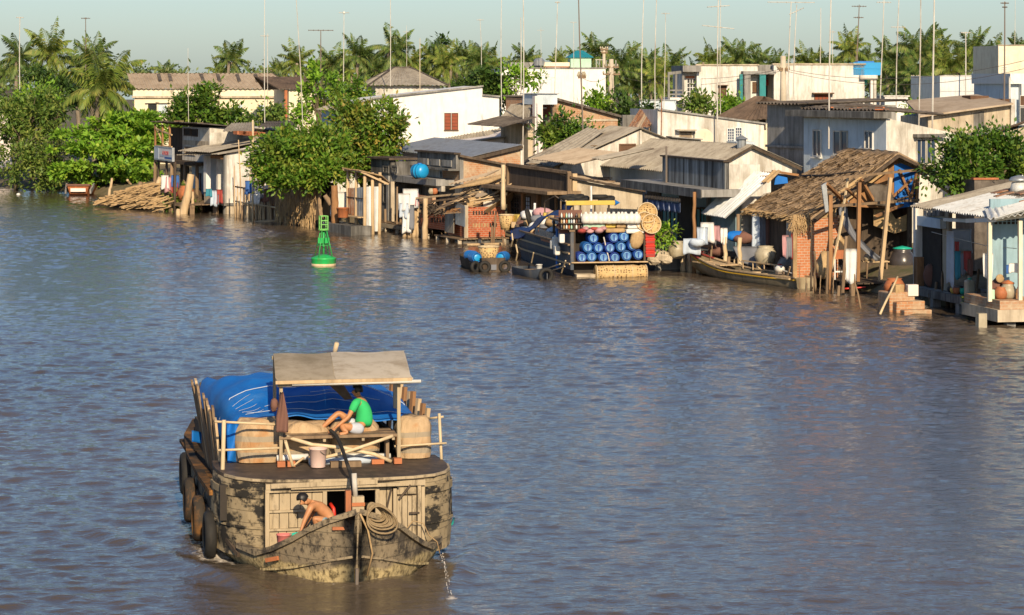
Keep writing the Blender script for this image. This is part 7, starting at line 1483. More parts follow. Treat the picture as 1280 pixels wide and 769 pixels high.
    pal = ('straw_pale', 'cloth_white', 'cloth_pink', 'wood_pale', 'terracotta', 'cloth_yellow', 'cloth_pale', 'mint', 'cloth_brown', 'cloth_grey', 'straw', 'cloth_red'); nm = ('straw coloured', 'white', 'pink', 'tan', 'rust coloured', 'ochre', 'pale blue', 'pale green', 'brown', 'dark grey', 'dry brown', 'dark red')
    wares = [(641,275,.34,7),(651,273,.42,5),(659,269,.36,1),(678,268,.48,2),(668,284,.32,1),(674,282,.3,0),(681,279,.32,1),(688,278,.3,0),(664,289,.26,3),(683,291,.34,4),(690,289,.28,6),(676,293,.26,10),(697,277,.3,1),(645,281,.3,3),(654,281,.34,8),(662,278,.32,0),(671,274,.34,9),(686,270,.34,5),(693,269,.32,3),(699,271,.28,8),(648,288,.28,0),(657,287,.28,1),(671,291,.24,4),(695,285,.26,0),(701,284,.24,11),(637,281,.3,10),(690,296,.22,3),(679,286,.26,9)]
    wh = ('far end', 'far part', 'middle', 'near part', 'near end'); seen = set()
    for k, (px, py, r, c) in enumerate(wares):
        x = .12+.9*max(0, (292-py)/24)**1.3+.1*(k % 2); p = fr.front(px, py, x); b = MB()
        if k % 4 == 1: b.box(-r*.8, r*.8, -r*.9, r*.9, -r*.5, r*.45)
        else: b.ell((0, 0, 0), r*.95, r*1.1, r*.68, 12, 9).jit(.015, k).lump(.14, k)
        b = b.build('bundle', M[pal[c]], None, k % 4 != 1, fr.w(*p), q.uniform(-.4, .4)+fr.t, bevel=.05 if k % 4 == 1 else 0)
        w = '%s %s at the %s of the wares heaped on the shop boat' % (nm[c], 'box' if k % 4 == 1 else 'bundle', wh[min(4, int((px-635)/14))]); w = w if w not in seen else w.replace(' heaped', ', %s one, heaped' % ('upper' if py < 282 else 'lower')); seen.add(w)
        tag(b, w, 'box' if k % 4 == 1 else 'bundle', 'wares on the shop boat')
    b = MB(); 
    def tf(u, v):
        p = fr.front(700-62*u, 264+24*u-3*math.sin(u*7)+(4+12*u*u)*v, .25-.45*u-.1*v); return p+Vector((.05*math.sin(u*13), .05*math.sin(v*9), .06*math.sin(u*17+v*4)))
    b.grid(tf, 30, 8, (.04, 0, 0)); t = b.build('tarp', M['tarp_dark'], None, True, fr.o, fr.t); tag(t, 'crumpled navy tarp draped along the shop boat wares', 'tarpaulin')
    b = MB().grid(lambda u, v: fr.front(716-14*u, 250+22*u*v+4*v+6*u, .5)+Vector((.06*math.sin(u*9), 0, .05*math.sin(v*8))), 10, 10, (.03, 0, 0)); t = b.build('tarp', M['tarp_dark'], None, True, fr.o, fr.t); tag(t, 'small navy tarp hanging from the roof rack of the shop boat', 'tarpaulin')
    b = tyre_ring(.36, .10).build('tyre', M['rubber'], None, True, fr.w(*fr.front(661, 272, .3)), 0); b.rotation_euler = (rad(75), 0, fr.t+1.3); tag(b, 'tyre standing among the wares by the white roll on the shop boat', 'tyre')
    pole_thing('mast', 'short white post rising from the shop boat wares', 'mast', fr.w(*fr.front(668, 275, .8)), fr.w(*fr.front(668.5, 254, .8)), .07, 'cloth_white', None, 0, False); pole_thing('mast', 'slim white pole in front of the dark roof edge on the shop boat', 'mast', fr.w(fr.lx(739, 2.4), 2.4, 2.33), fr.w(fr.lx(739, 2.4), 2.4, fr.z(233, 0, 2.4)), .05, 'cloth_white', None, 0, False)
    b = MB(); A = [fr.front(x, y, .9) for x, y in ((681,266),(681,252),(694,245),(701,250),(701,262))]; b.tube(A, .035, 6); t = b.build('bent_pole', M['wood'], None, loc=fr.o, rz=fr.t); tag(t, 'bent pole frame above the pink bundle on the shop boat', 'frame')
    for k, (px, py, r) in enumerate(((636,326,.28),(664,338,.30),(672,340,.30))):
        p = fr.front(px, py, -.35); b = tyre_ring(.26, .09).build('tyre', M['rubber'], None, True, fr.w(*p)); b.rotation_euler = (0, rad(85), fr.t); tag(b, ('far fender tyre on the shop boat side by the skiff','middle fender tyre on the shop boat side','near fender tyre on the shop boat side')[k], 'tyre', 'fender tyres of the shop boat')
    b = MB()
    for pts in (((640,292),(641,300),(639,308)),((645,306),(647,316),(645,326)),((667,316),(664,330),(663,338)),((707,326),(704,334),(702,341))): b.tube([fr.front(x, y, -.32) for x, y in pts], .035, 5)
    tag(b.build('mooring_rope', M['bamboo'], None, loc=fr.o, rz=fr.t), 'frayed pale ropes hanging on the shop boat side', 'rope', kind='stuff')
    b = basket('basket', 'tall wicker basket with red goods at the far end of the shop boat', fr.w(*fr.front(633, 287, .2)), .38, .75)
    # small dinghy beside the quarter
    s = Fr(684, 115.2, 20); t = frthing('dinghy', 'small grey dinghy lying under the shop boat quarter', 'dinghy', s); h, g = simple_hull(3.4, 1.05, .34, 1, .15); h.build('hull', M['hullgrey'], t, True); MB().box(-.4, .4, 1.0, 1.25, .22, .28).box(-.45, .45, 2.2, 2.4, .22, .28).build('thwart', M['wood'], t)
    bucket('bucket', 'white bucket in the grey dinghy', s.w(.05, 1.1, .28), .14, .28, 'whitepl')
    # black tyre on the dinghy
    b = tyre_ring(.26, .09).build('tyre', M['rubber'], None, True, s.w(-.1, -.12, .16)); b.rotation_euler = (rad(90), 0, s.t); tag(b, 'tyre fender on the end of the grey dinghy', 'tyre')
shop_boat()

def sampans():
    q = random.Random(5)
    s = Fr(617, 119.6, 12); o = frthing('sampan', 'small dark sampan carrying a wicker basket beside the shop boat', 'boat', s); h, g = simple_hull(4.6, 1.75, .52, 1, .1, .7, 14, 0, .62); h.build('hull', M['wood_dark'], o, True); MB().box(-.8, .8, .3, 3.9, .30, .34).build('deck', M['wood'], o)
    MB().box(-.12, .12, -.05, .03, .08, .32).build('bow_mark', M['cloth_grey'], o)
    basket('basket', 'large wicker basket in the small dark sampan', s.w(.0, 1.1, .36), .46, .72)
    for k, (x, y, rz) in enumerate(((-.68, .9, .3), (.62, .9, -.3), (-.62, 1.9, .5))):
        t = thing('barrel', ('blue drum left of the basket in the small sampan','blue drum right of the basket in the small sampan','blue drum behind the basket in the small sampan')[k], 'barrel', s.w(x, y, .60), rz); barrel_mesh().build('body', M['blue_tank'], t, True); MB().lathe([(.16, -.412), (.14, -.425), (.02, -.425)], (0, 0, 0), 16, Matrix.Rotation(rad(90), 3, 'X')@Matrix.Diagonal((1, 1, -1))).build('end_disc', M['blue_sky'], t, True)
    for k, x in enumerate((-.82, -.4, .5)):
        b = tyre_ring(.2, .08).build('tyre', M['rubber'], None, True, s.w(x, .05-.06*(k > 0), .22)); b.rotation_euler = (rad(90), 0, s.t+(.6 if k == 0 else 0)); tag(b, ('left fender tyre on the small sampan end','middle fender tyre on the small sampan end','right fender tyre on the small sampan end')[k], 'tyre', 'fenders of the small sampan')
    # long sampan with red bow
    A = P(866, 342, 118.8); A.z = 0; Bp = P(1006, 361, 110.2); Bp.z = 0; d = Bp-A; Ln = d.length; rz = math.atan2(d.y, d.x)-math.pi/2
    YS = plain('yellow boat stripe', (.72,.42,.03), .6); o = thing('sampan', 'long slender sampan with red bow and yellow stripe moored at the thatched house', 'boat', A, rz); S = []; n = 22; G = []
    for i in range(n+1):
        t = i/n; w = .66*(.16+.84*min(1, t/.38)**.7)*(1-.35*max(0, (t-.7)/.3)**1.5); e = .50*max(0, 1-t/.5)**1.8; z1 = .42+e; k = -.2+e*1.0; y = t*Ln
        S.append((y, [(0, k, y), (w*.55, k+.02, y), (w*.9, k+(z1-k)*.45, y), (w, z1, y)])); G.append((w, z1, y, k))
    h = hull_loft(S); h.build('hull', weath('grey brown boat planks', (.38,.31,.20), (.29,.235,.15), (.13,.11,.07), scale=3, stretch=(1,.2,1), d0=.5, d1=.75), o, True)
    r_ = MB()
    for sg in (-1, 1):
        b = MB(); c = MB()
        for i in range(n):
            w, z1, y, k = G[i]; w2, z2, y2, k2 = G[i+1]; m = r_ if i < 3 else c
            b.beam((sg*(w*.985+.015), y, z1-.09), (sg*(w2*.985+.015), y2, z2-.09), .03, .05); (r_ if i < 3 else c).beam((sg*w, y, z1+.02), (sg*w2, y2, z2+.02), .09, .05)
        b.build('yellow_stripe', YS, o); c.build('gunwale', M['wood_pale'], o)
    w, z1, y, k = G[0]; r_.box(-w*1.3, w*1.3, -.12, .75, z1+.035, z1+.08); r_.build('bow_cap', M['cloth_red'], o); MB().prism([(-w*1.15, -.06, z1), (w*1.15, -.06, z1), (w, -.03, k+.2), (-w, -.03, k+.2)], (0, .05, 0)).build('bow_plate', M['cloth_red'], o)
    # filled deck forward, thwarts aft
    b = MB(); planks(b, -.42, .42, .7, Ln*.34, .58, 5, 'x'); b.build('fore_deck', M['wood_pale'], o)
    b = MB(); b.box(-.6, .6, Ln*.74, Ln*.97, .34, .40).box(-.62, .62, Ln*.52, Ln*.55, .32, .38).box(-.62, .62, Ln*.63, Ln*.66, .32, .38); b.build('thwart', M['wood_pale'], o)
    b = MB(); yy = [Ln*u for u in (.36, .45, .55, .64)]
    for y in yy: b.tube([(-.58, y, .4), (-.58, y, .72)], .025, 6)
    b.beam((-.58, yy[0]-.1, .74-.0), (-.58, yy[-1]+.3, .72), .05); b.build('rail', M['wood_pale'], o)
    t = thing('outboard_engine', 'small pale longtail engine on the stern of the long sampan', 'engine', o.matrix_basis@Vector((.0, Ln*.79, .42)), rz); MB().ell((0, 0, .24), .2, .26, .17, 10, 8).build('engine_block', M['whitepl'], t, True); MB().box(-.16, .16, -.1, .12, .03, .12).build('mount', M['pole_dark'], t); MB().tube([(0, .2, .2), (0, 1.2, .1)], .03, 6).build('shaft', M['pole'], t); MB().lathe([(.09, .38), (.09, .44), (.02, .46)], n=10).build('tank_cap', M['cloth_red'], t)
    MB().beam((.3, Ln*.9, .35), (.36, Ln*.94, .85), .06).build('tiller_post', M['wood_pale'], o)
    # red barge far left
    s = Fr(97.5, 198, 3); o = frthing('barge', 'small red brown barge with flat bow moored under the almond tree', 'boat', s); W = .85
    S = [(0, [(0, .12, .35), (.62, .14, .3), (.72, .5, .1), (.80, .80, 0)]), (1.0, [(0, -.2, 1.0), (.7, -.2, 1.0), (.85, .45, .9), (.92, .74, .9)]), (5.5, [(0, -.2, 5.5), (.75, -.2, 5.5), (.9, .4, 5.5), (.95, .7, 5.5)])]
    hull_loft(S).build('hull', M['terracotta'], o); MB().box(-.86, .86, -.08, .04, .74, .86).build('bow_rail', M['cloth_brown'], o); MB().box(-.55, .55, .02, .09, .30, .55).build('bow_panel', M['pink'], o)
    for sg in (-1, 1): MB().beam((sg*.9, .0, .3), (sg*1.0, 1.6, .72), .12, .3).build('bow_cheek', M['grey_conc'], o)
    p = P(23, 244.5, 199); p.z = 0; b = MB().ell((0, 0, .05), .16, .16, .12, 8, 6).build('float', M['whitepl'], None, True, p); tag(b, 'small white float on the water near the left edge', 'float')
sampans()
# ------------------------------------------------------------------ the wooden cargo boat in the foreground
def BLp(px, py, b):
    k = (px-640)/F; a = (k*(BO.y+b*bh.y)-BO.x-b*bh.x)/(br.x-k*br.y); Y = BO.y+a*br.y+b*bh.y
    return Vector((a, b, H-(py-HY)*Y/F))
def BT_(name, label, cat, p, rz=0, group=None): return thing(name, label, cat, BW(*p), BT+rz, group)
def seam(t, sx, c, h):
    f = t.math('FRACT', t.math('DIVIDE', t.math('ADD', sx.outputs[2], t.math('MULTIPLY', t.noise(1.5), .05)), h), 0.0)
    return t.mix(t.math('MULTIPLY', t.math('LESS_THAN', f, .06), .55), c, (.02,.017,.014))
def hullmat():
    t = NT('peeling tarred hull'); tc = t.n.new('ShaderNodeTexCoord'); sx = t.n.new('ShaderNodeSeparateXYZ'); t.l(tc.outputs['Object'], sx.inputs[0])
    n1 = t.noise(1.3, (1, 1, .9), 8, .7); n2 = t.noise(4.5, (1, 1, .5), 6, .7); n3 = t.noise(13, (1, 1, .7), 5, .7)
    base = t.mix(t.ramp(n2, .35, .7), (.05,.042,.034), (.105,.086,.064)); tan = t.mix(t.ramp(n3, .3, .7), (.30,.24,.155), (.19,.148,.096))
    c = t.mix(t.ramp(n1, .43, .50), base, tan); c = t.mix(t.math('MULTIPLY', t.ramp(n3, .54, .62), .8), c, (.035,.03,.025))
    c = seam(t, sx, c, .24)
    z = t.math('ADD', sx.outputs[2], t.math('MULTIPLY', t.math('SUBTRACT', n1, .5), .5)); w = t.ramp(z, .36, .28)
    och = t.mix(t.ramp(n3, .45, .62), (.52,.41,.21), (.12,.09,.045)); c = t.mix(w, c, och); c = t.mix(t.ramp(z, .07, .0), c, (.05,.045,.02))
    t.col(c); t.bump(n3, .5, .015); return t.fin(.72, 0, .3)
def cabinmat(name, a, b_, dk, d0=.5, d1=.6, s1=(1, 1, .45), s2=(1, 1, .14)):
    t = NT(name); n1 = t.noise(1.7, s1, 8, .7); n2 = t.noise(9, s2, 5, .7); c = t.mix(t.ramp(n2, .3, .7), a, b_)
    c = t.mix(t.ramp(n1, d0, d1), c, dk); c = t.mix(t.math('MULTIPLY', t.ramp(n2, .58, .72), .8), c, dk)
    if s1[2] == 1.5: tc = t.n.new('ShaderNodeTexCoord'); sx = t.n.new('ShaderNodeSeparateXYZ'); t.l(tc.outputs['Object'], sx.inputs[0]); c = seam(t, sx, c, .21)
    t.col(c); t.bump(n2, .5, .012); return t.fin(.8, 0, .25)
MM = dict(hull=hullmat(), cabin=cabinmat('blackened cabin boards', (.34,.265,.15), (.25,.19,.105), (.03,.026,.02), .47, .58),
 corner=cabinmat('blotched cabin sides', (.36,.285,.175), (.27,.21,.125), (.028,.025,.021), .48, .55, (1,1,1.5), (1,1,.7)), plank=cabinmat('bleached cabin planks', (.46,.37,.245), (.35,.275,.175), (.06,.047,.033), .57, .68), rusty=weath('rust orange side deck', (.30,.135,.035), (.10,.065,.035), (.035,.028,.02), scale=3, dst=(1,1,1), d0=.45, d1=.6),
 deck=weath('tarred roof deck', (.05,.04,.033), (.085,.062,.046), (.19,.135,.09), dst=(1,1,1), d0=.53, d1=.75, rough=.6), can1=weath('tan canopy canvas', (.38,.32,.235), (.33,.275,.20), (.2,.16,.1), scale=.8, fine=60), can2=weath('pale canopy canvas', (.52,.455,.36), (.46,.40,.315), (.28,.22,.15), scale=.8, fine=60))
def sackmat():
    t = NT('striped woven sack'); tc = t.n.new('ShaderNodeTexCoord'); sx = t.n.new('ShaderNodeSeparateXYZ'); t.l(tc.outputs['Object'], sx.inputs[0])
    w = t.math('ADD', sx.outputs[2], t.math('MULTIPLY', t.noise(2), .08)); n = t.noise(5, (1, 1, .4)); c = t.mix(t.ramp(n, .35, .7), (.52,.37,.22), (.38,.26,.145)); c = t.mix(t.ramp(t.noise(1.3), .55, .7), c, (.40,.18,.06))
    for lo in (.13, .42): c = t.mix(t.math('MULTIPLY', t.math('GREATER_THAN', w, lo), t.math('LESS_THAN', w, lo+.10)), c, (.34,.28,.20))
    t.col(c); t.bump(t.noise(5, (1, 1, .22), 4, .5, 1.5), .9, .06); return t.fin(.9)
MM['sack'] = sackmat()
def tarpmat():
    t = NT('creased blue tarpaulin'); n = t.noise(2.2, (1, .45, 1), 5, .6, 1.2); c = t.mix(t.ramp(n, .35, .65), (.007,.125,.46), (.009,.165,.55)); c = t.mix(t.math('MULTIPLY', t.ramp(t.noise(1.1, (1, 1, 1), 6, .7), .52, .75), .45), c, (.10,.26,.50))
    t.col(c); t.bump(n, .5, .06); return t.fin(.6, 0, .3)
MM['tarp'] = tarpmat()

def main_boat():
    q = random.Random(3); o = thing('cargo_boat', 'weathered wooden cargo boat with blue tarp load in the foreground', 'boat', BO, BT)
    ST = [(0,.03,.05,1.27),(.12,.40,.44,1.12),(.3,.66,.72,.95),(.6,.90,.99,.72),(1.0,1.16,1.27,.50),(1.4,1.36,1.50,.36),(2.0,1.58,1.76,.40),(2.7,1.76,1.98,.80),(3.3,1.88,2.08,1.13),(5,1.98,2.12,1.15),(8,1.95,2.1,1.15),(10.5,1.8,1.95,1.2),(12,1.5,1.65,1.32)]
    S = []
    for b, w0, w1, zt in ST:
        e = math.exp(-b/.8)
        def pt(a, z, b=b, e=e): return (a, z, b-.28*(z/1.3)*e if z > 0 else b-.55*z*e)
        S.append((b, [pt(0, -.5), pt(w0*.7, -.42), pt(w0*.96, -.12), pt(w0, .06), pt(w0+(w1-w0)*.35+.02, zt*.33), pt(w0+(w1-w0)*.75+.03, zt*.66), pt(w1, zt)]))
    hull_loft(S).build('hull', MM['hull'], o, True)
    # rim cap along the bow and the rubbing strakes
    for name, off, w, h, rng, m in (('bow_rim', .04, .12, .09, (0, 6), MM['hull']), ('gunwale', .03, .16, .09, (8, 12), MM['rusty'])):
        for sg in (-1, 1):
            b = MB()
            for i in range(*rng):
                p = S[i][1][-1]; r = S[i+1][1][-1]; b.beam((sg*p[0], p[2], p[1]+off), (sg*r[0], r[2], r[1]+off), w, h)
            b.build(name, m, o)
    for sg in (-1, 1):
        b = MB()
        for i in range(0, 5):
            p, r = S[i][1][4], S[i+1][1][4]; b.beam((sg*(p[0]+.02), p[2]-.03, p[1]+.12*(1-i/5)), (sg*(r[0]+.02), r[2]-.03, r[1]+.12*(1-(i+1)/5)), .035, .04)
        b.build('rubbing_strake', MM['hull'], o); b = MB()
        for i in range(6, 12): p, r = S[i][1][5], S[i+1][1][5]; b.beam((sg*(p[0]+.02), p[2], p[1]), (sg*(r[0]+.02), r[2], r[1]), .06, .08)
        b.build('rubbing_strake', M['wood_dark'], o)
    b = MB(); b.tube([(0, .25, -.45), (0, .0, .02), (0, -.12, .6), (0, -.27, 1.30)], [.03, .03, .015, .02], 8); b.build('stem_post', MM['hull'], o, True); MB().tube([(0, -.07, -.3), (0, -.12, .34)], .03, 8).build('stem_iron', M['pole_dark'], o)
    MB().box(-.42, -.10, -.16, -.10, 1.0, 1.05).build('red_strip', M['terracotta'], o); MB().obox((.30, .02, .78), .34, .03, .06, Matrix.Rotation(.15, 3, 'Z')).build('red_strip', M['terracotta'], o); MB().beam((-1.40, 1.02, .33), (-1.22, .80, .40), .04, .07).build('red_strip', M['terracotta'], o)
    MB().prism([(-.55, .35, .30), (.55, .35, .30), (1.25, 1.05, .30), (1.45, 1.9, .30), (-1.45, 1.9, .30), (-1.25, 1.05, .30)], (0, 0, .05)).build('fore_deck', MM['deck'], o)
    # cabin: rounded corner walls
    LC = [(-2.07,3.5),(-2.05,3.05),(-1.97,2.6),(-1.82,2.25),(-1.6,1.97),(-1.33,1.79)]; RC = [(1.46,1.79),(1.72,1.97),(1.93,2.25),(2.06,2.6),(2.10,3.05),(2.11,3.5)]
    for path, sg in ((LC, -1), (RC, 1)):
        c = MB()
        def fn(u, v, path=path, sg=sg):
            s = u*(len(path)-1); i = min(int(s), len(path)-2); f = s-i; a = path[i][0]*(1-f)+path[i+1][0]*f; b = path[i][1]*(1-f)+path[i+1][1]*f
            return Vector((a*(1+.02*math.sin(v*3)), b, .22+1.31*v))
        c.grid(fn, 30, 10, (-.06*sg, .05, 0)); c.build('corner_wall', MM['corner'], o, True)
        for v in (.40, .84):
            s = MB()
            for i in range(12): s.beam(fn(i/12, v)+Vector((.01*sg, -.008, 0)), fn((i+1)/12, v)+Vector((.01*sg, -.008, 0)), .035, .035 if v < .8 else .12)
            s.build('wall_band', MM['corner'], o)
    # plank front: left louvre doors, dark opening, right panels
    def panel(a0, a1, z0, z1, n, b=1.76, m='plank'):
        p = MB(); x = a0
        for i in range(n):
            w = (a1-a0)/n*(1+q.uniform(-.15, .15)) if i < n-1 else a1-x; p.box(x+.006, x+w-.006, b+q.uniform(-.008, .008), b+.05, z0+q.uniform(0, .01), z1-q.uniform(0, .01)); x += w
        return p.build('planking', MM[m], o)
    wall_box(o, 'front_backing', M['wood_dark'], -1.33, -.30, 1.82, 1.86, .3, 1.5); wall_box(o, 'front_backing', M['wood_dark'], .62, 1.46, 1.82, 1.86, .3, 1.5)
    panel(-1.26, -.33, 1.06, 1.36, 5); panel(-1.26, -.62, .74, 1.02, 4); panel(-1.26, -.62, .36, .70, 4); panel(-.60, -.33, .36, 1.02, 2)
    b = MB()
    for a in (-1.30, -.30, .62): b.box(a-.035, a+.035, 1.70, 1.80, .3, 1.42)
    for z in (1.04, .72): b.box(-1.265, -.61, 1.715, 1.76, z-.02, z+.02)
    b.box(-1.33, .60, 1.69, 1.79, 1.37, 1.42); b.box(-1.33, 1.46, 1.68, 1.80, 1.425, 1.52); b.box(.9, .96, 1.70, 1.78, .3, 1.38); b.box(1.33, 1.39, 1.70, 1.78, .3, 1.42); b.build('door_frame', MM['plank'], o)
    panel(.66, .89, .34, 1.40, 2); panel(.97, 1.32, .34, 1.24, 4); panel(.97, 1.32, 1.26, 1.42, 2); panel(1.40, 1.47, .34, 1.42, 1); b = MB(); b.beam((.86, 1.68, 1.38), (.68, 1.68, .62), .03); b.beam((1.0, 1.68, 1.2), (1.2, 1.68, 1.44), .03); b.box(1.18, 1.36, 1.68, 1.71, .93, .96); b.build('batten', M['wood_dark'], o)
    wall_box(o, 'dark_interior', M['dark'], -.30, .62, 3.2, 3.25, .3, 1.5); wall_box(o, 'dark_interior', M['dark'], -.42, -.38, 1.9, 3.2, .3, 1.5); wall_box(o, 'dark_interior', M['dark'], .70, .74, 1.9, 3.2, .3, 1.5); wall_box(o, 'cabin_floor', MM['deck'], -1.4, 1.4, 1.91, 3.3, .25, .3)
    wall_box(o, 'door_sill', MM['plank'], -.28, .60, 1.72, 1.82, .34, .50)
    b = MB(); b.tube([(-1.9, 1.97, 1.5), (-1.9, 1.97, 1.1)], .0, 3)
    MB().tube([BLp(290, 613, 2.45), BLp(290, 642, 2.45)], .04, 6).build('red_lamp', M['redpaint'], o); MB().box(-2.05, -1.9, 2.42, 2.55, .8, 1.42).build('side_slot', M['dark'], o)
    # roof deck with its trim
    out = [(a*.962, b+.06) for a, b in [(-2.14,3.5),(-2.12,3.0),(-2.03,2.5),(-1.86,2.12),(-1.60,1.82),(-1.2,1.62),(-.6,1.53),(0,1.50),(.7,1.52),(1.3,1.60),(1.72,1.80),(1.98,2.12),(2.12,2.5),(2.18,3.0),(2.18,3.5),(2.15,4.2),(-2.1,4.2)]]
    MB().prism([(a, b, 1.535) for a, b in out], (0, 0, .06)).build('roof_deck', MM['deck'], o); t = MB()
    for i in range(2, 13): t.beam((*out[i], 1.575), (*out[i+1], 1.575), .035, .045)
    t.build('roof_trim', MM['plank'], o); t = MB(); t.beam((-1.25, 1.60, 1.50), (.6, 1.58, 1.53), .06, .08); t.beam((-.9, 1.62, 1.46), (1.0, 1.60, 1.47), .05, .06); t.build('lintel_rail', MM['plank'], o)
    # side decks, hold coaming, stern
    for sg in (-1, 1): MB().box(min(sg*1.78, sg*2.10), max(sg*1.78, sg*2.10), 3.35, 10.8, 1.08, 1.14).build('side_deck', MM['rusty'], o)
    wall_box(o, 'hold_coaming', M['wood_dark'], -1.80, -1.70, 4.26, 10.6, .9, 1.62); wall_box(o, 'hold_coaming', M['wood_dark'], 1.74, 1.84, 4.26, 10.6, .9, 1.62); wall_box(o, 'hold_coaming', M['wood_dark'], -1.69, 1.73, 4.26, 4.34, .9, 1.57); wall_box(o, 'stern_deck', MM['deck'], -1.7, 1.7, 10.2, 11.9, 1.2, 1.28); wall_box(o, 'stern_bulkhead', M['wood_dark'], -1.7, 1.74, 10.6, 10.7, .9, 2.3)
    # fence of leaning boards on the left, stakes on the right
    for i in range(15):
        b_ = 4.15+i*.215; w = q.uniform(.13, .19); h = 2.42+.02*i+q.uniform(-.14, .10)+(.12 if i > 9 else 0)
        if i in (8,): continue
        m = MB(); m.beam((-1.83, b_, 1.14), (-1.95-.015*i+q.uniform(-.02, .02), b_+.05, h), .05, w) if False else None
        a1 = -1.95-.012*i+q.uniform(-.02, .02); m.prism([(-1.83, b_-w/2, 1.14), (-1.83, b_+w/2, 1.14), (a1, b_+w/2+.04, h), (a1, b_-w/2+.04, h-.03)], (-.045, 0, 0)); m.build('fence_board', M['wood'] if i % 4 else M['wood_pale'], o)
    for k, (y, px) in enumerate(((4.6, 0), (5.0, 0), (5.5, 0), (6.0, 0), (6.5, 0), (7.1, 0), (7.8, 0), (8.6, 0))):
        m = MB(); m.beam((1.86, y, 1.14), (2.0+q.uniform(-.03, .05), y+.05, 2.44+q.uniform(-.12, .14)+.03*k), q.uniform(.07, .11), .07); m.build('fence_stake', M['wood_warm'] if k % 2 else M['wood_pale'], o)
    def rod(name, pts, r, m='bamboo'): MB().tube(pts, r, 7).build(name, M[m], o, True)
    rod('bamboo_pole', [BLp(276, 662, 3.05), BLp(278, 600, 3.1), BLp(280, 525, 3.2)], .038); rod('bamboo_rail', [BLp(268, 527, 3.3), BLp(350, 531, 3.35)], .022); rod('bamboo_rail', [BLp(272, 563, 3.25), BLp(352, 560, 3.3)], .022)
    rod('bamboo_pole', [BLp(552, 578, 3.6), BLp(549, 517, 3.8)], .028); rod('bamboo_rail', [BLp(493, 558, 3.5), BLp(558, 554, 3.6)], .02); rod('bamboo_rail', [BLp(530, 524, 4.2), BLp(554, 521, 3.75)], .02); rod('bamboo_pole', [BLp(417, 446, 6.6), BLp(421, 429, 6.4)], .045)
    rod('bamboo_pole', [Vector((.46, 6.5, 2.4)), BLp(417, 446, 6.6)], .045)
    # canopy on posts
    zf, zb, b0, b1 = 3.12, 3.42, 3.15, 5.0
    for a, b_ in ((-.88, 3.3), (1.25, 3.3), (-.80, 5.0), (1.45, 5.0)): MB().beam((a, b_, 1.61), (a, b_, zf-.06 if b_ < 4 else zb-.08), .06, .06).build('canopy_post', MM['plank'], o)
    b = MB(); b.beam((-.95, 3.22, zf-.06), (1.42, 3.22, zf-.06), .06, .07); b.beam((-.85, 5.0, zb-.06), (1.55, 5.0, zb-.06), .06, .07)
    for a in (-.85, .2, 1.35): b.beam((a, 3.2, zf-.02), (a+.1, 5.1, zb-.03), .05, .05)
    b.build('canopy_frame', MM['plank'], o); rod('white_pipe', [(-.70, 3.14, zf-.045), (1.62, 3.10, zf-.04)], .035, 'whitepl')
    def cfn(a0, a1):
        def fn(u, v):
            a = a0+(a1-a0)*u; return Vector((a+.17*v+(.04 if v < .05 else 0), b0-.05+(b1-b0)*v, zf+(zb-zf)*v**.8+.02*math.sin(math.pi*v)+.012*math.sin(a*6)*v))
        return fn
    MB().grid(cfn(-1.0, .06), 12, 12, (0, 0, .018)).build('canopy_sheet', MM['can1'], o); MB().grid(cfn(.065, 1.44), 12, 12, (0, 0, .02)).build('canopy_sheet', MM['can2'], o)
    MB().beam((-1.0, 3.10, zf-.005), (1.46, 3.10, zf-.0), .05, .06).build('canopy_hem', M['wood_pale'], o)
    # bench and the poles below it
    b = MB(); planks(b, -.86, 1.24, 3.25, 4.15, 2.12, 5, 'x', q, .05); b.build('bench', M['wood'], o); b = MB()
    for a in (-.8, -.1, .6, 1.15): b.beam((a, 3.27, 2.04), (a, 4.1, 2.04), .05)
    b.build('bench_bearer', MM['plank'], o)
    for a, b_ in ((1.05, 3.35), (1.12, 4.0), (-.75, 4.0)): MB().beam((a, b_, 1.61), (a, b_, 2.06), .06).build('bench_leg', M['wood'], o)
    rod('bent_pole', [BLp(358, 546, 3.3), BLp(390, 556, 3.2), BLp(430, 560, 3.2), BLp(468, 568, 3.2), BLp(489, 577, 3.2)], .036); rod('bent_pole', [BLp(491, 545, 3.15), BLp(460, 556, 3.1), BLp(430, 566, 3.1), BLp(398, 574, 3.1)], .032); rod('strut', [BLp(357, 552, 3.1), BLp(366, 583, 3.05)], .03); rod('strut', [BLp(366, 583, 3.05), BLp(380, 572, 3.1)], .02, 'wood_pale')
    for a in (-.9, -.72, 1.2): MB().box(a-.07, a+.07, 3.05, 3.2, 1.612, 1.71).build('foot_bracket', M['terracotta'], o)
    rod('pipe', [BLp(346, 573, 3.5), BLp(385, 571, 3.55)], .06, 'cloth_white'); rod('pipe', [BLp(386, 577, 3.4), BLp(486, 575, 3.45)], .07, 'cloth_pale'); rod('pipe', [BLp(420, 570, 3.6), BLp(488, 570, 3.6)], .05, 'whitepl')
    MB().obox(BLp(432, 580, 3.0)+Vector((0, 0, .0)), .55, .16, .1).build('timber_block', M['wood'], o); MB().obox(BLp(472, 577, 3.2), .22, .12, .08).build('foot_bracket', M['terracotta'], o)
    # bollard at the stem
    MB().box(-.17, -.08, .02, .14, 1.12, 1.62).build('bollard', M['terracotta'], o); MB().box(-.06, .14, .02, .16, 1.05, 1.52).build('bollard', MM['plank'], o); MB().box(-.07, .15, .0, .017, 1.36, 1.42).build('bollard_band', M['terracotta'], o); rod('iron_pipe', [(.0, .09, 1.5), (-.02, .1, 1.9)], .045, 'pole')
    # small irons and repairs
    b = MB()
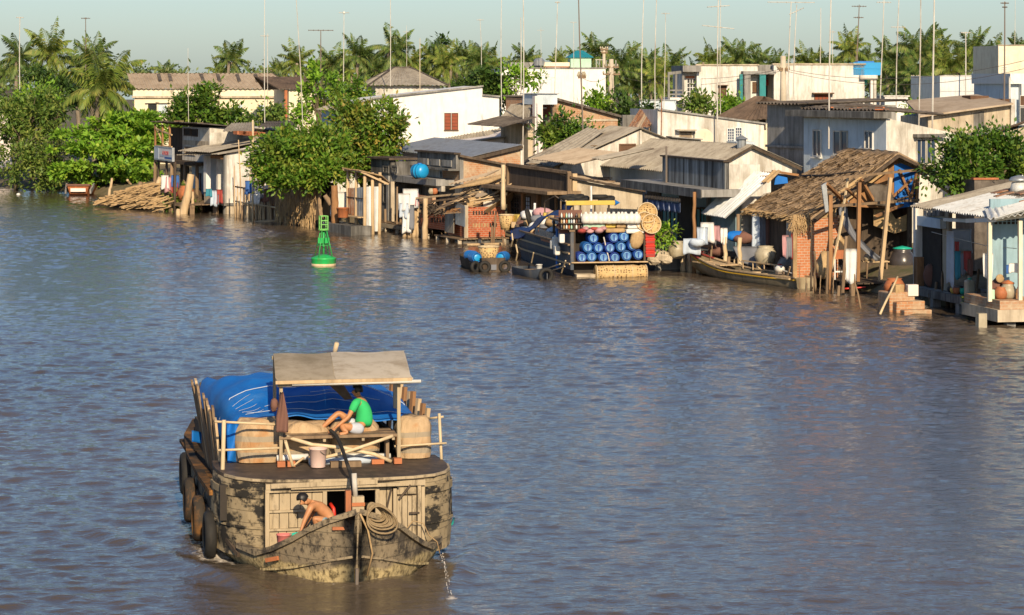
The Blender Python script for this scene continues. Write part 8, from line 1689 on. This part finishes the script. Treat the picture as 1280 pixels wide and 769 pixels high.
    for i in range(16): p = S[2+i % 3][1][5]; b.ell((q.choice((-1, 1))*p[0]*q.uniform(.6, 1), p[2]-.02, p[1]*q.uniform(.5, 1)), .02, .02, .02, 6, 4)
    MB().tube([BLp(548, 662, 2.6)+Vector((.1, -.1, 0)), BLp(560, 655, 2.9)+Vector((.08, 0, 0)), BLp(562, 648, 3.2)+Vector((.08, 0, 0))], .02, 6).build('green_rope', M['greenpl'], o, True)
    MB().tube([BLp(505, 662, 1.6)+Vector((0, -.1, 0)), BLp(515, 650, 1.65)+Vector((0, -.1, 0)), BLp(528, 653, 1.65)+Vector((0, -.1, 0)), BLp(535, 668, 1.6)+Vector((0, -.1, 0)), BLp(545, 676, 1.6)+Vector((0, -.1, 0)), BLp(548, 690, 1.6)+Vector((0, -.15, 0))], .010, 6).build('mooring_chain', M['straw_pale'], o, True)
    MB().tube([BLp(448, 640, -.1)+Vector((0, -.2, 0)), BLp(458, 660, -.1)+Vector((0, -.15, 0)), BLp(464, 690, 0)+Vector((0, -.15, 0)), BLp(457, 718, .1)+Vector((0, -.15, 0))], .018, 6).build('bow_line', M['straw_pale'], o, True)
    return o
main_boat()

def boat_load():
    q = random.Random(13)
    # tarp over the cargo
    def fn(u, v):
        b = 4.28+6.2*v; s = 2*u-1; a = .12+s*1.84
        crest = 2.34+.44*math.sin(min(1, v/.42)*math.pi/2)**1.2-(.45*max(0, (v-.5)/.5)**1.6)
        ed = 2.22+.22*min(1, v/.4) if s < 0 else 2.18+.08*min(1, v/.4); pw = 4.2 if s < 0 else 2.3
        z = ed+(crest-ed)*(1-abs(s)**pw); z += .018*math.sin(u*5+v*21)*abs(s)+.012*math.sin(u*41-v*13)+.018*math.sin(u*23+v*9)+.016*math.sin(v*31+u*6)+.02*math.sin(u*8-v*17)
        if abs(s) > .93: z -= (abs(s)-.93)/.07*.45; a += .05*(1 if s > 0 else -1)
        return Vector((a, b, z))
    t = BT_('tarpaulin', 'big blue tarpaulin stretched over the cargo of the foreground boat', 'tarpaulin', (0, 0, 0)); MB().grid(fn, 70, 70, (0, 0, -.03)).build('sheet', MM['tarp'], t, True)
    def line(name, pts, r=.012, m='cloth_pale'): MB().tube([Vector(fn(u, v))+Vector((0, 0, .02)) for u, v in pts], r, 5).build(name, M[m], t, True)
    line('rope', [(.01+.98*i/24, .27+.02*math.sin(math.pi*i/24)) for i in range(25)], .009); 
    for v, u0, u1 in ((.17, .28, .8), (.12, .2, .72), (.06, .1, .95), (.21, .45, .7)): line('fold_line', [(u0+(u1-u0)*i/12, v+.004*i/12) for i in range(13)], .006)
    for k in range(5): line('fold_line', [(.05+.01*k+.10*i/8, .19-.038*k+.05*i/8) for i in range(9)], .004)
    # hanging ends of the tarp
    for (x0, y0, x1, y1, b, lab) in ((284, 528, 299, 580, 3.95, 'drape'), ): 
        MB().grid(lambda u, v: BLp(x0+(x1-x0)*u+5*v*math.sin(u*3), y0+(y1-y0)*v, b)+Vector((0, .07*math.sin(u*6+v*5), 0)), 10, 12, (0, .02, 0)).build('drape', M['tarp'], t, True)
    MB().grid(lambda u, v: BLp(243+12*u, 538+14*v+4*u, 6.8)+Vector((-.05, .2*u, 0)), 6, 6, (.02, 0, 0)).build('drape', M['tarp'], t, True); MB().grid(lambda u, v: BLp(530+9*u, 524+22*v+6*u, 4.25)+Vector((0, .05*math.sin(u*6), 0)), 6, 6, (0, .02, 0)).build('drape', M['tarp'], t, True)
    MB().tube([BLp(499, 534, 4.05), BLp(515, 527, 4.05), BLp(531, 523, 4.05)], .03, 6).build('yellow_hem', M['cloth_yellow'], t, True)
    # sacks
    for k, (a0, a1, h, lab) in enumerate(((-1.60, -.76, .74, 'striped woven sack at the left end of the cargo front'), (-.78, .05, .66, 'striped woven sack behind the left half of the bench'), (.08, .95, .66, 'striped woven sack behind the right half of the bench'), (1.33, 1.92, .72, 'striped woven sack at the right end of the cargo front'))):
        w = a1-a0; s = MB()
        def sf(u, v, w=w, h=h, k=k):
            th = 2*math.pi*u; c, d = math.cos(th), math.sin(th); p = 3; r = (abs(c)**p+abs(d)**p)**(-1/p); f = 1.02+.09*math.sin(v*math.pi*.9)-.22*max(0, v-.8)/.2+.025*math.sin(th*5+v*7+k)+.02*math.sin(th*9-v*5)
            return Vector((c*r*w/2*f, d*r*.32*f, h*v+.035*math.sin(th*3+k)*v))
        s.grid(sf, 32, 12); n = len(s.v); s.add([(0, 0, h+.03), (0, 0, 0)]+[], []); s.f += [(12*33+i, 12*33+i+1, n) for i in range(32)]
        b = s.build('sack', MM['sack'], None, True, BW((a0+a1)/2, 4.0, 1.612), BT); tag(b, lab, 'sack', 'striped sacks on the foreground boat')
    # tyres along the side
    tm = [M['rubber'], weath('rubber with rust', (.035,.03,.026), (.05,.04,.03), (.26,.12,.035), d0=.52, d1=.66, dst=(1,1,1)), M['rubber'], M['rubber']]
    for k, (px, py, b, lab) in enumerate(((262,668,3.25,'nearest black fender tyre on the left side of the cargo boat'),(248,648,4.6,'second fender tyre from the bow, with a rusty top'),(237,625,6.4,'rust stained third fender tyre from the bow'),(232,592,8.4,'farthest fender tyre near the cargo boat stern'))):
        p = BLp(px, py, b); r = .32; t = BT_('tyre', lab, 'tyre', (p.x, p.y, p.z), 0, 'fender tyres of the cargo boat'); Mx = Matrix.Rotation(rad(90), 3, 'Y')
        c = MB(); n, kk = 36, 12; vs = []
        for i in range(n):
            th = 2*math.pi*i/n
            for j in range(kk):
                u = 2*math.pi*j/kk; rr = .105*(abs(math.cos(u))**2.8+abs(math.sin(u))**2.8)**(-1/2.8); x = rr*math.cos(u); tread = .012 if (j in (0, 1, 11) and i % 2) else 0; R0 = r+x-tread; vs.append(Mx@Vector((R0*math.cos(th), R0*math.sin(th), rr*1.0*math.sin(u))))
        c.add(vs, [(i*kk+j, ((i+1) % n)*kk+j, ((i+1) % n)*kk+(j+1) % kk, i*kk+(j+1) % kk) for i in range(n) for j in range(kk)]); c.build('casing', tm[k] if k != 2 else tm[1], t, True); MB().tube([(.08, 0, r*.7), (.09, 0, r+.12), (.22, .02, 1.2-p.z)], .014, 5).build('rope', M['straw'], t, True)
    # rope coil on the bollard
    b = MB()
    for k in range(11):
        w = .10+.012*k; h = .26+.02*k+q.uniform(-.03, .03); pts = []
        for i in range(29):
            th = 2*math.pi*i/28; pts.append((.22+.010*k+w*math.sin(th)*(1.1-.3*math.cos(th))+.10*(1-math.cos(th))*.6, -.16-.018*k+.02*math.sin(th*2+k), 1.42-h*(1-math.cos(th))*.5+.02*math.sin(k)))
        b.tube(pts, .018, 5, False)
    tag(b.build('rope_coil', weath('hemp rope', (.30,.225,.13), (.23,.165,.095), None, scale=20), None, True, BW(0, 0, 0), BT), 'thick coil of brown rope hung over the bow bollard', 'rope')
    pts = [BLp(413, 538, 3.25), BLp(421, 546, 3.05), BLp(428, 562, 2.6), BLp(434, 580, 1.6), BLp(438, 592, 1.35), BLp(441, 612, .5), BLp(442, 622, .12)]
    sp = []
    for i in range(len(pts)-1):
        for j in range(6):
            t = j/6; p0, p1, p2, p3 = pts[max(i-1, 0)], pts[i], pts[i+1], pts[min(i+2, len(pts)-1)]; sp.append(.5*((2*p1)+(p2-p0)*t+(2*p0-5*p1+4*p2-p3)*t*t+(3*p1-p0-3*p2+p3)*t**3))
    tag(MB().tube(sp+[pts[-1]], .034, 8).build('hose', M['rubber'], None, True, BO, BT), 'black hose running from the bench down to the bow bollard', 'hose')
    p = BLp(397, 581, 3.0); bk = bucket('bucket', 'pale pink bucket standing under the bench', BW(p.x, 2.95, 1.612), .16, .34, 'whitepl'); bk.children[0].data.materials[0] = plain('pale pink plastic', (.72,.52,.45), .5)
    bk = bucket('bucket', 'salmon pink bucket on the bow rim beside the crouching man', BW(*BLp(355, 686, .95)), .13, .25, 'pinkpl', handle=False); bk = bucket('bowl', 'turquoise plastic bowl by the hand of the crouching man', BW(*BLp(370.5, 680, .88)), .13, .15, 'greenpl', 'bowl', handle=False); bk.rotation_euler = (.35, -.2, 0)
    # cloth on the canopy post
    b = MB().grid(lambda u, v: BLp(352+(-7+15*u)*(.25+.75*min(1, v*1.6)), 490+50*v, 3.12)+Vector((0, -.10*math.sin(math.pi*u)-.05*math.sin(u*7+v*2), 0)), 14, 16, (0, .03, 0)); tag(b.build('hanging_cloth', M['cloth_brown'], None, True, BO, BT), 'brown cloth hanging on the left canopy post', 'cloth')
    b = MB().ell((0, 0, 0), .07, .08, .12, 9, 7).jit(.015, 2); tag(b.build('cloth_bundle', M['cloth_brown'], None, True, BW(*BLp(343, 506, 3.2))), 'small brown bundle tied left of the canopy post', 'bundle')
    b = MB().prism([BLp(412, 482, 4.75), BLp(430, 482, 4.75), BLp(441, 499, 4.45), BLp(431, 500, 4.45)], (0, .04, .01)); tag(b.build('plank', M['wood'], None, loc=BO, rz=BT), 'dark plank leaning behind the seated man under the canopy', 'plank')
    b = MB().tube([BLp(413, 630, 2.1), BLp(417, 636, 2.0), BLp(418, 644, 2.0), BLp(415, 648, 2.0)], .035, 7); tag(b.build('red_handle', M['redpaint'], None, True, BO, BT), 'curved red plastic handle in the dark cabin opening', 'handle')
boat_load()

# ------------------------------------------------------------------ two men on the boat
def skin(name, chain, mat, parent, sub=2):
    """chain: dict key -> (pos, radius, parent key); one continuous skinned surface"""
    keys = list(chain); me = bpy.data.meshes.new(name); vs = [tuple(chain[k][0]) for k in keys]; es = [(keys.index(chain[k][2]), i) for i, k in enumerate(keys) if chain[k][2]]
    me.from_pydata(vs, es, []); me.materials.append(mat); o = bpy.data.objects.new(name, me); C.objects.link(o); o.parent = parent
    m = o.modifiers.new('skin', 'SKIN'); m.branch_smoothing = .5; m.use_smooth_shade = True
    for i, k in enumerate(keys):
        r = chain[k][1]; r = r if isinstance(r, tuple) else (r, r); me.skin_vertices[0].data[i].radius = r; me.skin_vertices[0].data[i].use_root = i == 0
    s = o.modifiers.new('sub', 'SUBSURF'); s.levels = sub; s.render_levels = sub; return o
def skinmat(name, a, b):
    t = NT(name); t.col(t.mix(t.ramp(t.noise(9), .3, .7), a, b)); t.b.inputs['Subsurface Weight'].default_value = .08; t.b.inputs['Subsurface Radius'].default_value = (.02, .008, .004); return t.fin(.5, 0, .4)
SK = skinmat('tanned skin', (.50,.24,.11), (.44,.20,.09)); HAIR = plain('black hair', (.012,.010,.009), .45, 0, .4)
def hand(ch, key, wrist, d, up, side):
    """palm, four fingers and a thumb growing from the wrist joint"""
    d = Vector(d).normalized(); up = Vector(up).normalized(); s = d.cross(up).normalized(); w = Vector(wrist)
    ch[key+'palm'] = (w+d*.06, (.036, .022), key)
    for i, (o_, l) in enumerate(((-.028, .055), (-.010, .066), (.010, .062), (.028, .048))):
        k = key+'f%d' % i; ch[k+'a'] = (w+d*.095+s*o_, .0105, key+'palm'); ch[k+'b'] = (w+d*(.095+l*.5)+s*o_*1.15-up*.012, .0095, k+'a'); ch[k+'c'] = (w+d*(.095+l*.9)+s*o_*1.15-up*.036, .008, k+'b')
    ch[key+'ta'] = (w+d*.035-s*.04*side, .012, key); ch[key+'tb'] = (w+d*.07-s*.06*side-up*.012, .010, key+'ta')
def head(o, c, fwd, up=(0, 0, 1), r=.1):
    """hair, ears, nose, eyes and mouth on the head of a figure"""
    f = Vector(fwd).normalized(); u = Vector(up); u = (u-f*u.dot(f)).normalized(); s = u.cross(f).normalized(); Mx = Matrix((s, f, u)).transposed(); c = Vector(c)
    b = MB(); n0 = 0
    b.ell(c+u*.025-f*.012, .089, .108, .108, 18, 12, Mx); b.v = [tuple(Vector(v)+(f*(-.03) if (Vector(v)-c).dot(f) > .06 and (Vector(v)-c).dot(u) < .06 else Vector((0, 0, 0)))) for v in b.v]
    keep = []
    b.f = [fc for fc in b.f if not (sum((Vector(b.v[i])-c).dot(u) for i in fc)/len(fc) < -.035-.0 and True) and not (sum((Vector(b.v[i])-c).dot(f) for i in fc)/len(fc) > .035 and sum((Vector(b.v[i])-c).dot(u) for i in fc)/len(fc) < .055)]
    b.jit(.005, 3).build('hair', HAIR, o, True)
    for sg in (-1, 1): MB().ell(c+s*sg*.033+f*.082+u*.006, .011, .008, .007, 8, 6, Mx).build('eye', HAIR, o, True)
def men():
    # seated man in the green shirt
    p0 = BLp(452, 538, 3.72); o = BT_('person', 'person in green shirt and pale grey shorts sitting on the bench, back turned', 'person', tuple(p0))
    J = lambda px, py, b: BLp(px, py, b)-p0
    ch = {}
    ch['pelvis'] = (J(451, 534, 3.72), (.15, .125), None); ch['waist'] = (J(456, 524, 3.74), (.13, .11), 'pelvis'); ch['chest'] = (J(455, 509, 3.78), (.15, .115), 'waist'); ch['collar'] = (J(451, 500, 3.80), (.09, .08), 'chest')
    ch['neck'] = (J(448.5, 496.5, 3.81), .05, 'collar'); ch['skull'] = (J(446, 490.5, 3.83), (.078, .088), 'neck'); ch['crown'] = (J(446, 485.5, 3.84), (.06, .07), 'skull'); ch['nose'] = (J(439.3, 490.5, 3.86), .012, 'skull'); ch['chin'] = (J(441.5, 494, 3.85), .035, 'skull')
    ch['sh_n'] = (J(444, 504, 3.60), .062, 'collar'); ch['el_n'] = (J(436, 521, 3.5), .042, 'sh_n'); ch['wr_n'] = (J(419, 535, 3.42), .028, 'el_n'); hand(ch, 'wr_n', ch['wr_n'][0], J(411, 540, 3.38)-ch['wr_n'][0], (0, 0, 1), 1)
    ch['sh_f'] = (J(455, 502, 4.0), .062, 'collar'); ch['el_f'] = (J(441, 521, 4.05), .042, 'sh_f'); ch['wr_f'] = (J(424, 533, 3.95), .028, 'el_f'); hand(ch, 'wr_f', ch['wr_f'][0], J(415, 538, 3.9)-ch['wr_f'][0], (0, 0, 1), -1)
    ch['hip_f'] = (J(446, 534, 3.88), .098, 'pelvis'); ch['kn_f'] = (J(423.5, 515.5, 3.85), .058, 'hip_f'); ch['calf_f'] = (J(413, 525, 3.84), .053, 'kn_f'); ch['an_f'] = (J(400, 537, 3.83), .036, 'calf_f'); ch['heel_f'] = (J(399, 540, 3.84), .034, 'an_f'); ch['toe_f'] = (J(388, 541.5, 3.82), (.042, .018), 'an_f')
    ch['hip_n'] = (J(447, 536, 3.58), .098, 'pelvis'); ch['kn_n'] = (J(427, 533, 3.46), .062, 'hip_n'); ch['calf_n'] = (J(431, 538.5, 3.38), .05, 'kn_n'); ch['an_n'] = (J(435, 541, 3.36), .034, 'calf_n'); ch['toe_n'] = (J(424, 543, 3.34), (.04, .02), 'an_n')
    skin('body', ch, SK, o); hd = head(o, J(446, 488.5, 3.83), Vector((-1, .35, -.05)))
    for sg, dp in ((1, (-.0, -.085, -.01)),): MB().ell(J(446.5, 491, 3.83)+Vector((.01, -.084, 0)), .026, .012, .034, 8, 6).build('ear', SK, o, True)
    gs = {}; G = weath('green cotton', (.04,.50,.16), (.035,.43,.135), None, bump=.9, fine=7)
    gs['hem'] = (J(452.5, 533.5, 3.73), (.195, .175), None); gs['waist'] = (J(456.5, 523, 3.75), (.19, .17), 'hem'); gs['chest'] = (J(454.5, 509.5, 3.78), (.19, .165), 'waist'); gs['collar'] = (J(450.5, 499.5, 3.8), (.088, .078), 'chest')
    gs['sn'] = (J(444.5, 504, 3.60), .082, 'collar'); gs['cn'] = (J(439, 515.5, 3.53), .072, 'sn'); gs['sf'] = (J(455, 502, 4.0), .082, 'collar'); gs['cf'] = (J(447, 513, 4.05), .07, 'sf'); skin('shirt', gs, G, o)
    ss = {}; ss['c'] = (J(451, 536, 3.72), (.165, .12), None); ss['n1'] = (J(446, 536, 3.58), .118, 'c'); ss['n2'] = (J(434, 534.5, 3.50), .095, 'n1'); ss['f1'] = (J(445, 534, 3.88), .118, 'c'); ss['f2'] = (J(433, 524, 3.87), .09, 'f1'); skin('shorts', ss, plain('pale grey cotton', (.50,.53,.60), .9), o)
    # crouching man
    p0 = BLp(410, 668, 1.25); o = BT_('person', 'shirtless person in blue shorts crouching on the bow over the buckets', 'person', tuple(p0)); J = lambda px, py, b: BLp(px+5, py-3, b)-p0
    ch = {}; ch['pelvis'] = (J(411, 656, 1.25), (.165, .15), None); ch['waist'] = (J(405, 646, 1.23), (.15, .135), 'pelvis'); ch['chest'] = (J(394, 638, 1.2), (.175, .145), 'waist'); ch['collar'] = (J(386.5, 633.5, 1.17), (.12, .11), 'chest'); ch['neck'] = (J(381.5, 630.5, 1.14), .052, 'collar')
    ch['skull'] = (J(375, 628, 1.1), (.078, .09), 'neck'); ch['crown'] = (J(371, 625, 1.08), (.06, .07), 'skull'); ch['nose'] = (J(370.5, 634, 1.04), .012, 'skull'); ch['chin'] = (J(374.5, 634.5, 1.07), .034, 'skull')
    ch['sh_n'] = (J(383.5, 637, 1.0), .062, 'collar'); ch['el_n'] = (J(376.5, 652, .96), .042, 'sh_n'); ch['wr_n'] = (J(371, 666, .92), .028, 'el_n'); hand(ch, 'wr_n', ch['wr_n'][0], J(369, 673, .9)-ch['wr_n'][0], (-1, 0, .1), 1)
    ch['sh_f'] = (J(391, 634, 1.42), .062, 'collar'); ch['el_f'] = (J(382, 650, 1.46), .042, 'sh_f'); ch['wr_f'] = (J(374, 664, 1.4), .028, 'el_f'); hand(ch, 'wr_f', ch['wr_f'][0], J(371, 671, 1.36)-ch['wr_f'][0], (-1, 0, .1), -1)
    for k, b in (('n', 1.05), ('f', 1.45)):
        ch['hip_'+k] = (J(410, 657.5, b), .098, 'pelvis'); ch['kn_'+k] = (J(387, 650.5, b-.05), .06, 'hip_'+k); ch['calf_'+k] = (J(392, 660, b-.02), .054, 'kn_'+k); ch['an_'+k] = (J(397, 671, b), .036, 'calf_'+k); ch['toe_'+k] = (J(387, 675.5, b-.05), (.042, .02), 'an_'+k)
    skin('body', ch, SK, o); head(o, J(374, 628, 1.1), Vector((-.7, -.15, -.75)), (-.6, 0, .8)); MB().ell(J(377.5, 631.5, 1.02), .024, .012, .03, 8, 6).build('ear', SK, o, True)
    ss = {}; ss['w'] = (J(409.5, 653.5, 1.25), (.150, .132), None); ss['c'] = (J(411, 658, 1.25), (.16, .135), 'w'); ss['n1'] = (J(408, 658, 1.05), .115, 'c'); ss['n2'] = (J(394, 654, 1.0), .085, 'n1'); ss['f1'] = (J(408, 658, 1.45), .115, 'c'); ss['f2'] = (J(394, 654, 1.42), .085, 'f1')
    t = NT('blue checked cotton'); v = t.n.new('ShaderNodeTexVoronoi'); v.inputs['Scale'].default_value = 14; t.l(t.coord(), v.inputs['Vector']); t.col(t.mix(t.ramp(v.outputs['Distance'], .2, .5), (.05,.20,.30), (.26,.30,.30))); skin('shorts', ss, t.fin(.9), o)
men()

# foam at the hull and the stream of bilge water
def foam():
    q = random.Random(2); Wm = plain('white foam', (.62,.58,.53), .6); b = MB()
    def blob(a, y, r, n, h):
        for i in range(n):
            t = q.uniform(0, 6.28); d = r*q.random()**.7; s = q.uniform(.005, .014); b.ell((a+d*math.cos(t), y+d*math.sin(t)*1.3, .04+h*q.random()*(1-d/r)), s*1.3, s, s*.6, 6, 4)
    p = P(563, 748, F*(H-.03)/(748-HY)); d = p-BO; b = MB(); e = Vector((d.dot(br), d.dot(bh), .1)); s = BLp(546, 690, 1.6)+Vector((.05, -.15, 0))
    for i in range(44):
        t = i/43; c = s.lerp(e, t); c.z = s.z+(e.z-s.z)*t**1.6 if t > .1 else c.z; r = q.uniform(.004, .009); b.ell(c+Vector((q.uniform(-.03, .03), q.uniform(-.03, .03), 0)), r, r, r*1.6, 6, 4)
    tag(b.build('water_stream', Wm, None, True, BO, BT), kind='stuff')
foam()
# ------------------------------------------------------------------ antenna masts and utility poles
def mast(label, px, py0, py1, Y, r, top=None, m='pole', dx=0, bars=(), lamp=False):
    """bars: (row, half width px, tilt) of aerial booms"""
    a = P(px, py1, Y); b = P(px+dx, py0, Y); o = thing('antenna_mast', label, 'antenna mast', a, 0, 'antenna masts over the roofs'); d = b-a
    k = Vector((R.uniform(-1, 1), 0, 0))*d.z*.008; MB().tube([(0, 0, -1.5), d*.35+k, d*.7+k*.8, d], [r*.8, r*.75, r*.65, r*.55], 6).build('pole', M[m], o)
    for py, hw, tilt in bars:
        t = (py1-py)/(py1-py0); c = d*t; s = Y/F; g = MB(); e = Vector((hw*s, .3*hw*s, tilt*s)); g.tube([c-e, c+e], r*.45, 5)
        for i in range(6): u = -1+2*i/5; k = c+e*u; L = s*(3.2-1.2*abs(u)); g.tube([k-Vector((0, L, 0)), k+Vector((0, L, 0))], r*.35, 4); g.tube([k-Vector((0, 0, L*.35)), k+Vector((0, 0, L*.35))], r*.35, 4)
        g.build('aerial', M[m], o)
    if lamp: MB().ell(d, r*2.2, r*2.2, r*2.5, 8, 6).build('lamp', M['whitepl'], o, True)
MS = [('pale mast with small top aerial in front of the far left palms',25,22,112,214,.055,'pole',0,[(22,4,0)]),('grey mast above the drooping palm at left',107,22,75,236,.06,'pole_dark',0,[(23,5,0)]),
 ('short pale mast above the round tree at left',236,60,150,205,.03,'pole',-1,[]),('slim pale mast left of the leaning one, with low aerial',331,-10,132,188,.04,'pole',0,[(45,5,0)]),('thin pale mast close right of the slim mast',335,42,150,190,.035,'pole',-.5,[]),
 ('leaning whitish mast in front of the brown roofed house',379,-6,140,172,.04,'pole',-9,[]),('dark mast with a broad white aerial left of centre',401,38,96,196,.06,'pole_dark',0,[(38,15,0)]),('mast with white lamp and small aerial',429,16,108,200,.045,'pole',1,[(16,6,0)]),
 ('tall slim mast left of the hipped roof ridge',488,-8,84,212,.045,'pole',0,[]),('short pale mast above the right slope of the hipped roof',525,48,108,206,.05,'conc_pole',0,[]),('faint thin mast among the palms right of the hipped roof',508,32,90,230,.025,'pole',0,[(40,4,0)]),
 ('short leaning mast above the dark trees',602,24,72,240,.04,'pole',-2,[(25,4,0)]),('tall mast at the left corner of the tall white wall',627,-6,110,196,.045,'pole',0,[]),('mast with ball top before the white wall',651,22,118,190,.05,'pole',0,[]),('long pale mast rising from the pinkish wall',653,-10,182,162,.05,'pole',1,[]),
 ('pale mast leaning slightly right before the white wall',692,2,126,178,.045,'pole',5,[(3,3,0)]),('dark tall mast before the brick house',730,-10,166,150,.06,'pole_dark',-7,[]),('thin mast with small aerial left of the cupola',676,34,86,232,.025,'pole',0,[(38,4,0)]),('thin mast right of the dark tall mast',717,28,120,205,.03,'pole',0,[(28,4,0)]),
 ('slim pale mast in the palms right of the white wall',802,-8,138,186,.05,'pole',3,[]),('slim pale mast right of its twin in the palms',819,-8,138,184,.05,'pole',2,[]),('mast with a short double aerial beside the white house porch',829,16,138,188,.035,'pole',3,[(17,5,0)]),('rusty mast standing on the white wall corner',826,120,196,146,.06,'rust',1,[]),
 ('tall mast with two broad aerials before the balcony house',897,-8,186,148,.05,'pole',1,[(8,14,1),(34,20,-2)]),('pale twin mast close right of the two aerial mast',901,-8,146,166,.035,'pole',0,[]),
 ('mast carrying the long horizontal aerial above the porch',985,2,120,160,.05,'pole',4,[(3,30,0)]),('mast with slanting aerial right of the long horizontal one',991,6,120,158,.045,'pole',5,[(14,9,4)]),('pale mast above the long stained wall',1025,10,84,196,.045,'pole',1,[]),('long mast in front of the red brown shutter',1036,-10,146,126,.05,'pole',3,[]),
 ('thin mast behind the long mast by the shutter',1041,38,82,200,.03,'pole',0,[(40,3,0)]),('dark yagi mast beside the tall palm',1070,6,82,200,.06,'pole_dark',4,[(8,9,0),(22,6,0)]),('pale mast right of the blue roof tank',1099,0,130,170,.05,'pole',6,[(3,9,0)]),('slim mast with cross aerial among the right palms',1120,-8,130,172,.05,'pole',4,[(34,9,0)]),
 ('tall mast by the dark flat eave at right',1148,-8,140,132,.045,'pole',3,[]),('tall dark mast left of the grey windowless wall',1165,-8,150,131,.06,'pole',3,[]),('pale mast in front of the right palm group',1207,40,96,162,.05,'pole',0,[(41,6,0)]),('dark mast with double top in front of the tower block',1255,2,124,140,.055,'pole_dark',1,[(4,5,0),(9,3,0)]),('faint mast above the tower block',1268,0,60,178,.025,'pole',1,[])]
for s in MS: mast(s[0], s[1], s[2], s[3], s[4], s[5], None, s[6], s[7], s[8], 'lamp' in s[0])
def upole(label, px, py0, py1, Y, arms, r=.16, dx=0):
    a = P(px, py1, Y); b = P(px+dx, py0, Y)-a; o = thing('utility_pole', label, 'utility pole', a, .2); MB().tube([(0, 0, -2), b], [r*1.2, r*.8], 8).build('pole', M['conc_pole'], o, True); s = Y/F
    for py, hw in arms:
        c = b*((py1-py)/(py1-py0)); MB().beam(c-Vector((hw*s, .12, 0)), c+Vector((hw*s, -.12, 0)), .10, .12).build('cross_arm', M['wood'], o)
        for u in (-.9, -.4, .4, .9): MB().lathe([(.06, .06), (.09, .12), (.06, .22), (.02, .28)], c+Vector((hw*s*u, 0, 0)), 8).build('insulator', M['jar'], o, True)
upole('pale concrete utility pole with crossarms right of the tall white wall', 764, 74, 128, 220, [(84, 9), (93, 11)], .24)
upole('concrete utility pole standing before the balcony house porch', 979, 70, 124, 172, [(86, 8), (88, 6)], .22)
upole('short utility pole among the palms behind the right houses', 1144, 98, 132, 178, [(99, 5)], .12)
upole('dark pole with crossarm in front of the white wall', 727, 96, 130, 168, [(97, 5), (95, 4)], .05)
upole('utility pole with small crossarm right of the cupola', 755, 60, 110, 236, [(62, 5), (66, 4)], .16)
t = tag(MB().tube([(0, 0, -1), P(1158, 98, 176)-P(1155, 136, 176)], .16, 8).build('post', M['cloth_white'], None, True, P(1155, 136, 176)), 'leaning white post among the right palms', 'post')
def wires():
    b = MB()
    for (x0, y0, Y0, x1, y1, Y1, sag) in ((764,84,220,979,86,172,.8),(764,93,220,979,88,172,.9),(979,86,172,1280,76,150,.8),(979,88,172,1280,86,150,.9),(727,97,168,764,90,220,.5)):
        A = P(x0, y0, Y0); E = P(x1, y1, Y1); b.tube([A.lerp(E, i/14)-Vector((0, 0, sag*4*(i/14)*(1-i/14))) for i in range(15)], .014, 4)
    tag(b.build('power_lines', M['pole_dark'], None), 'thin power lines slung between the utility poles', 'power lines', kind='stuff')
wires()
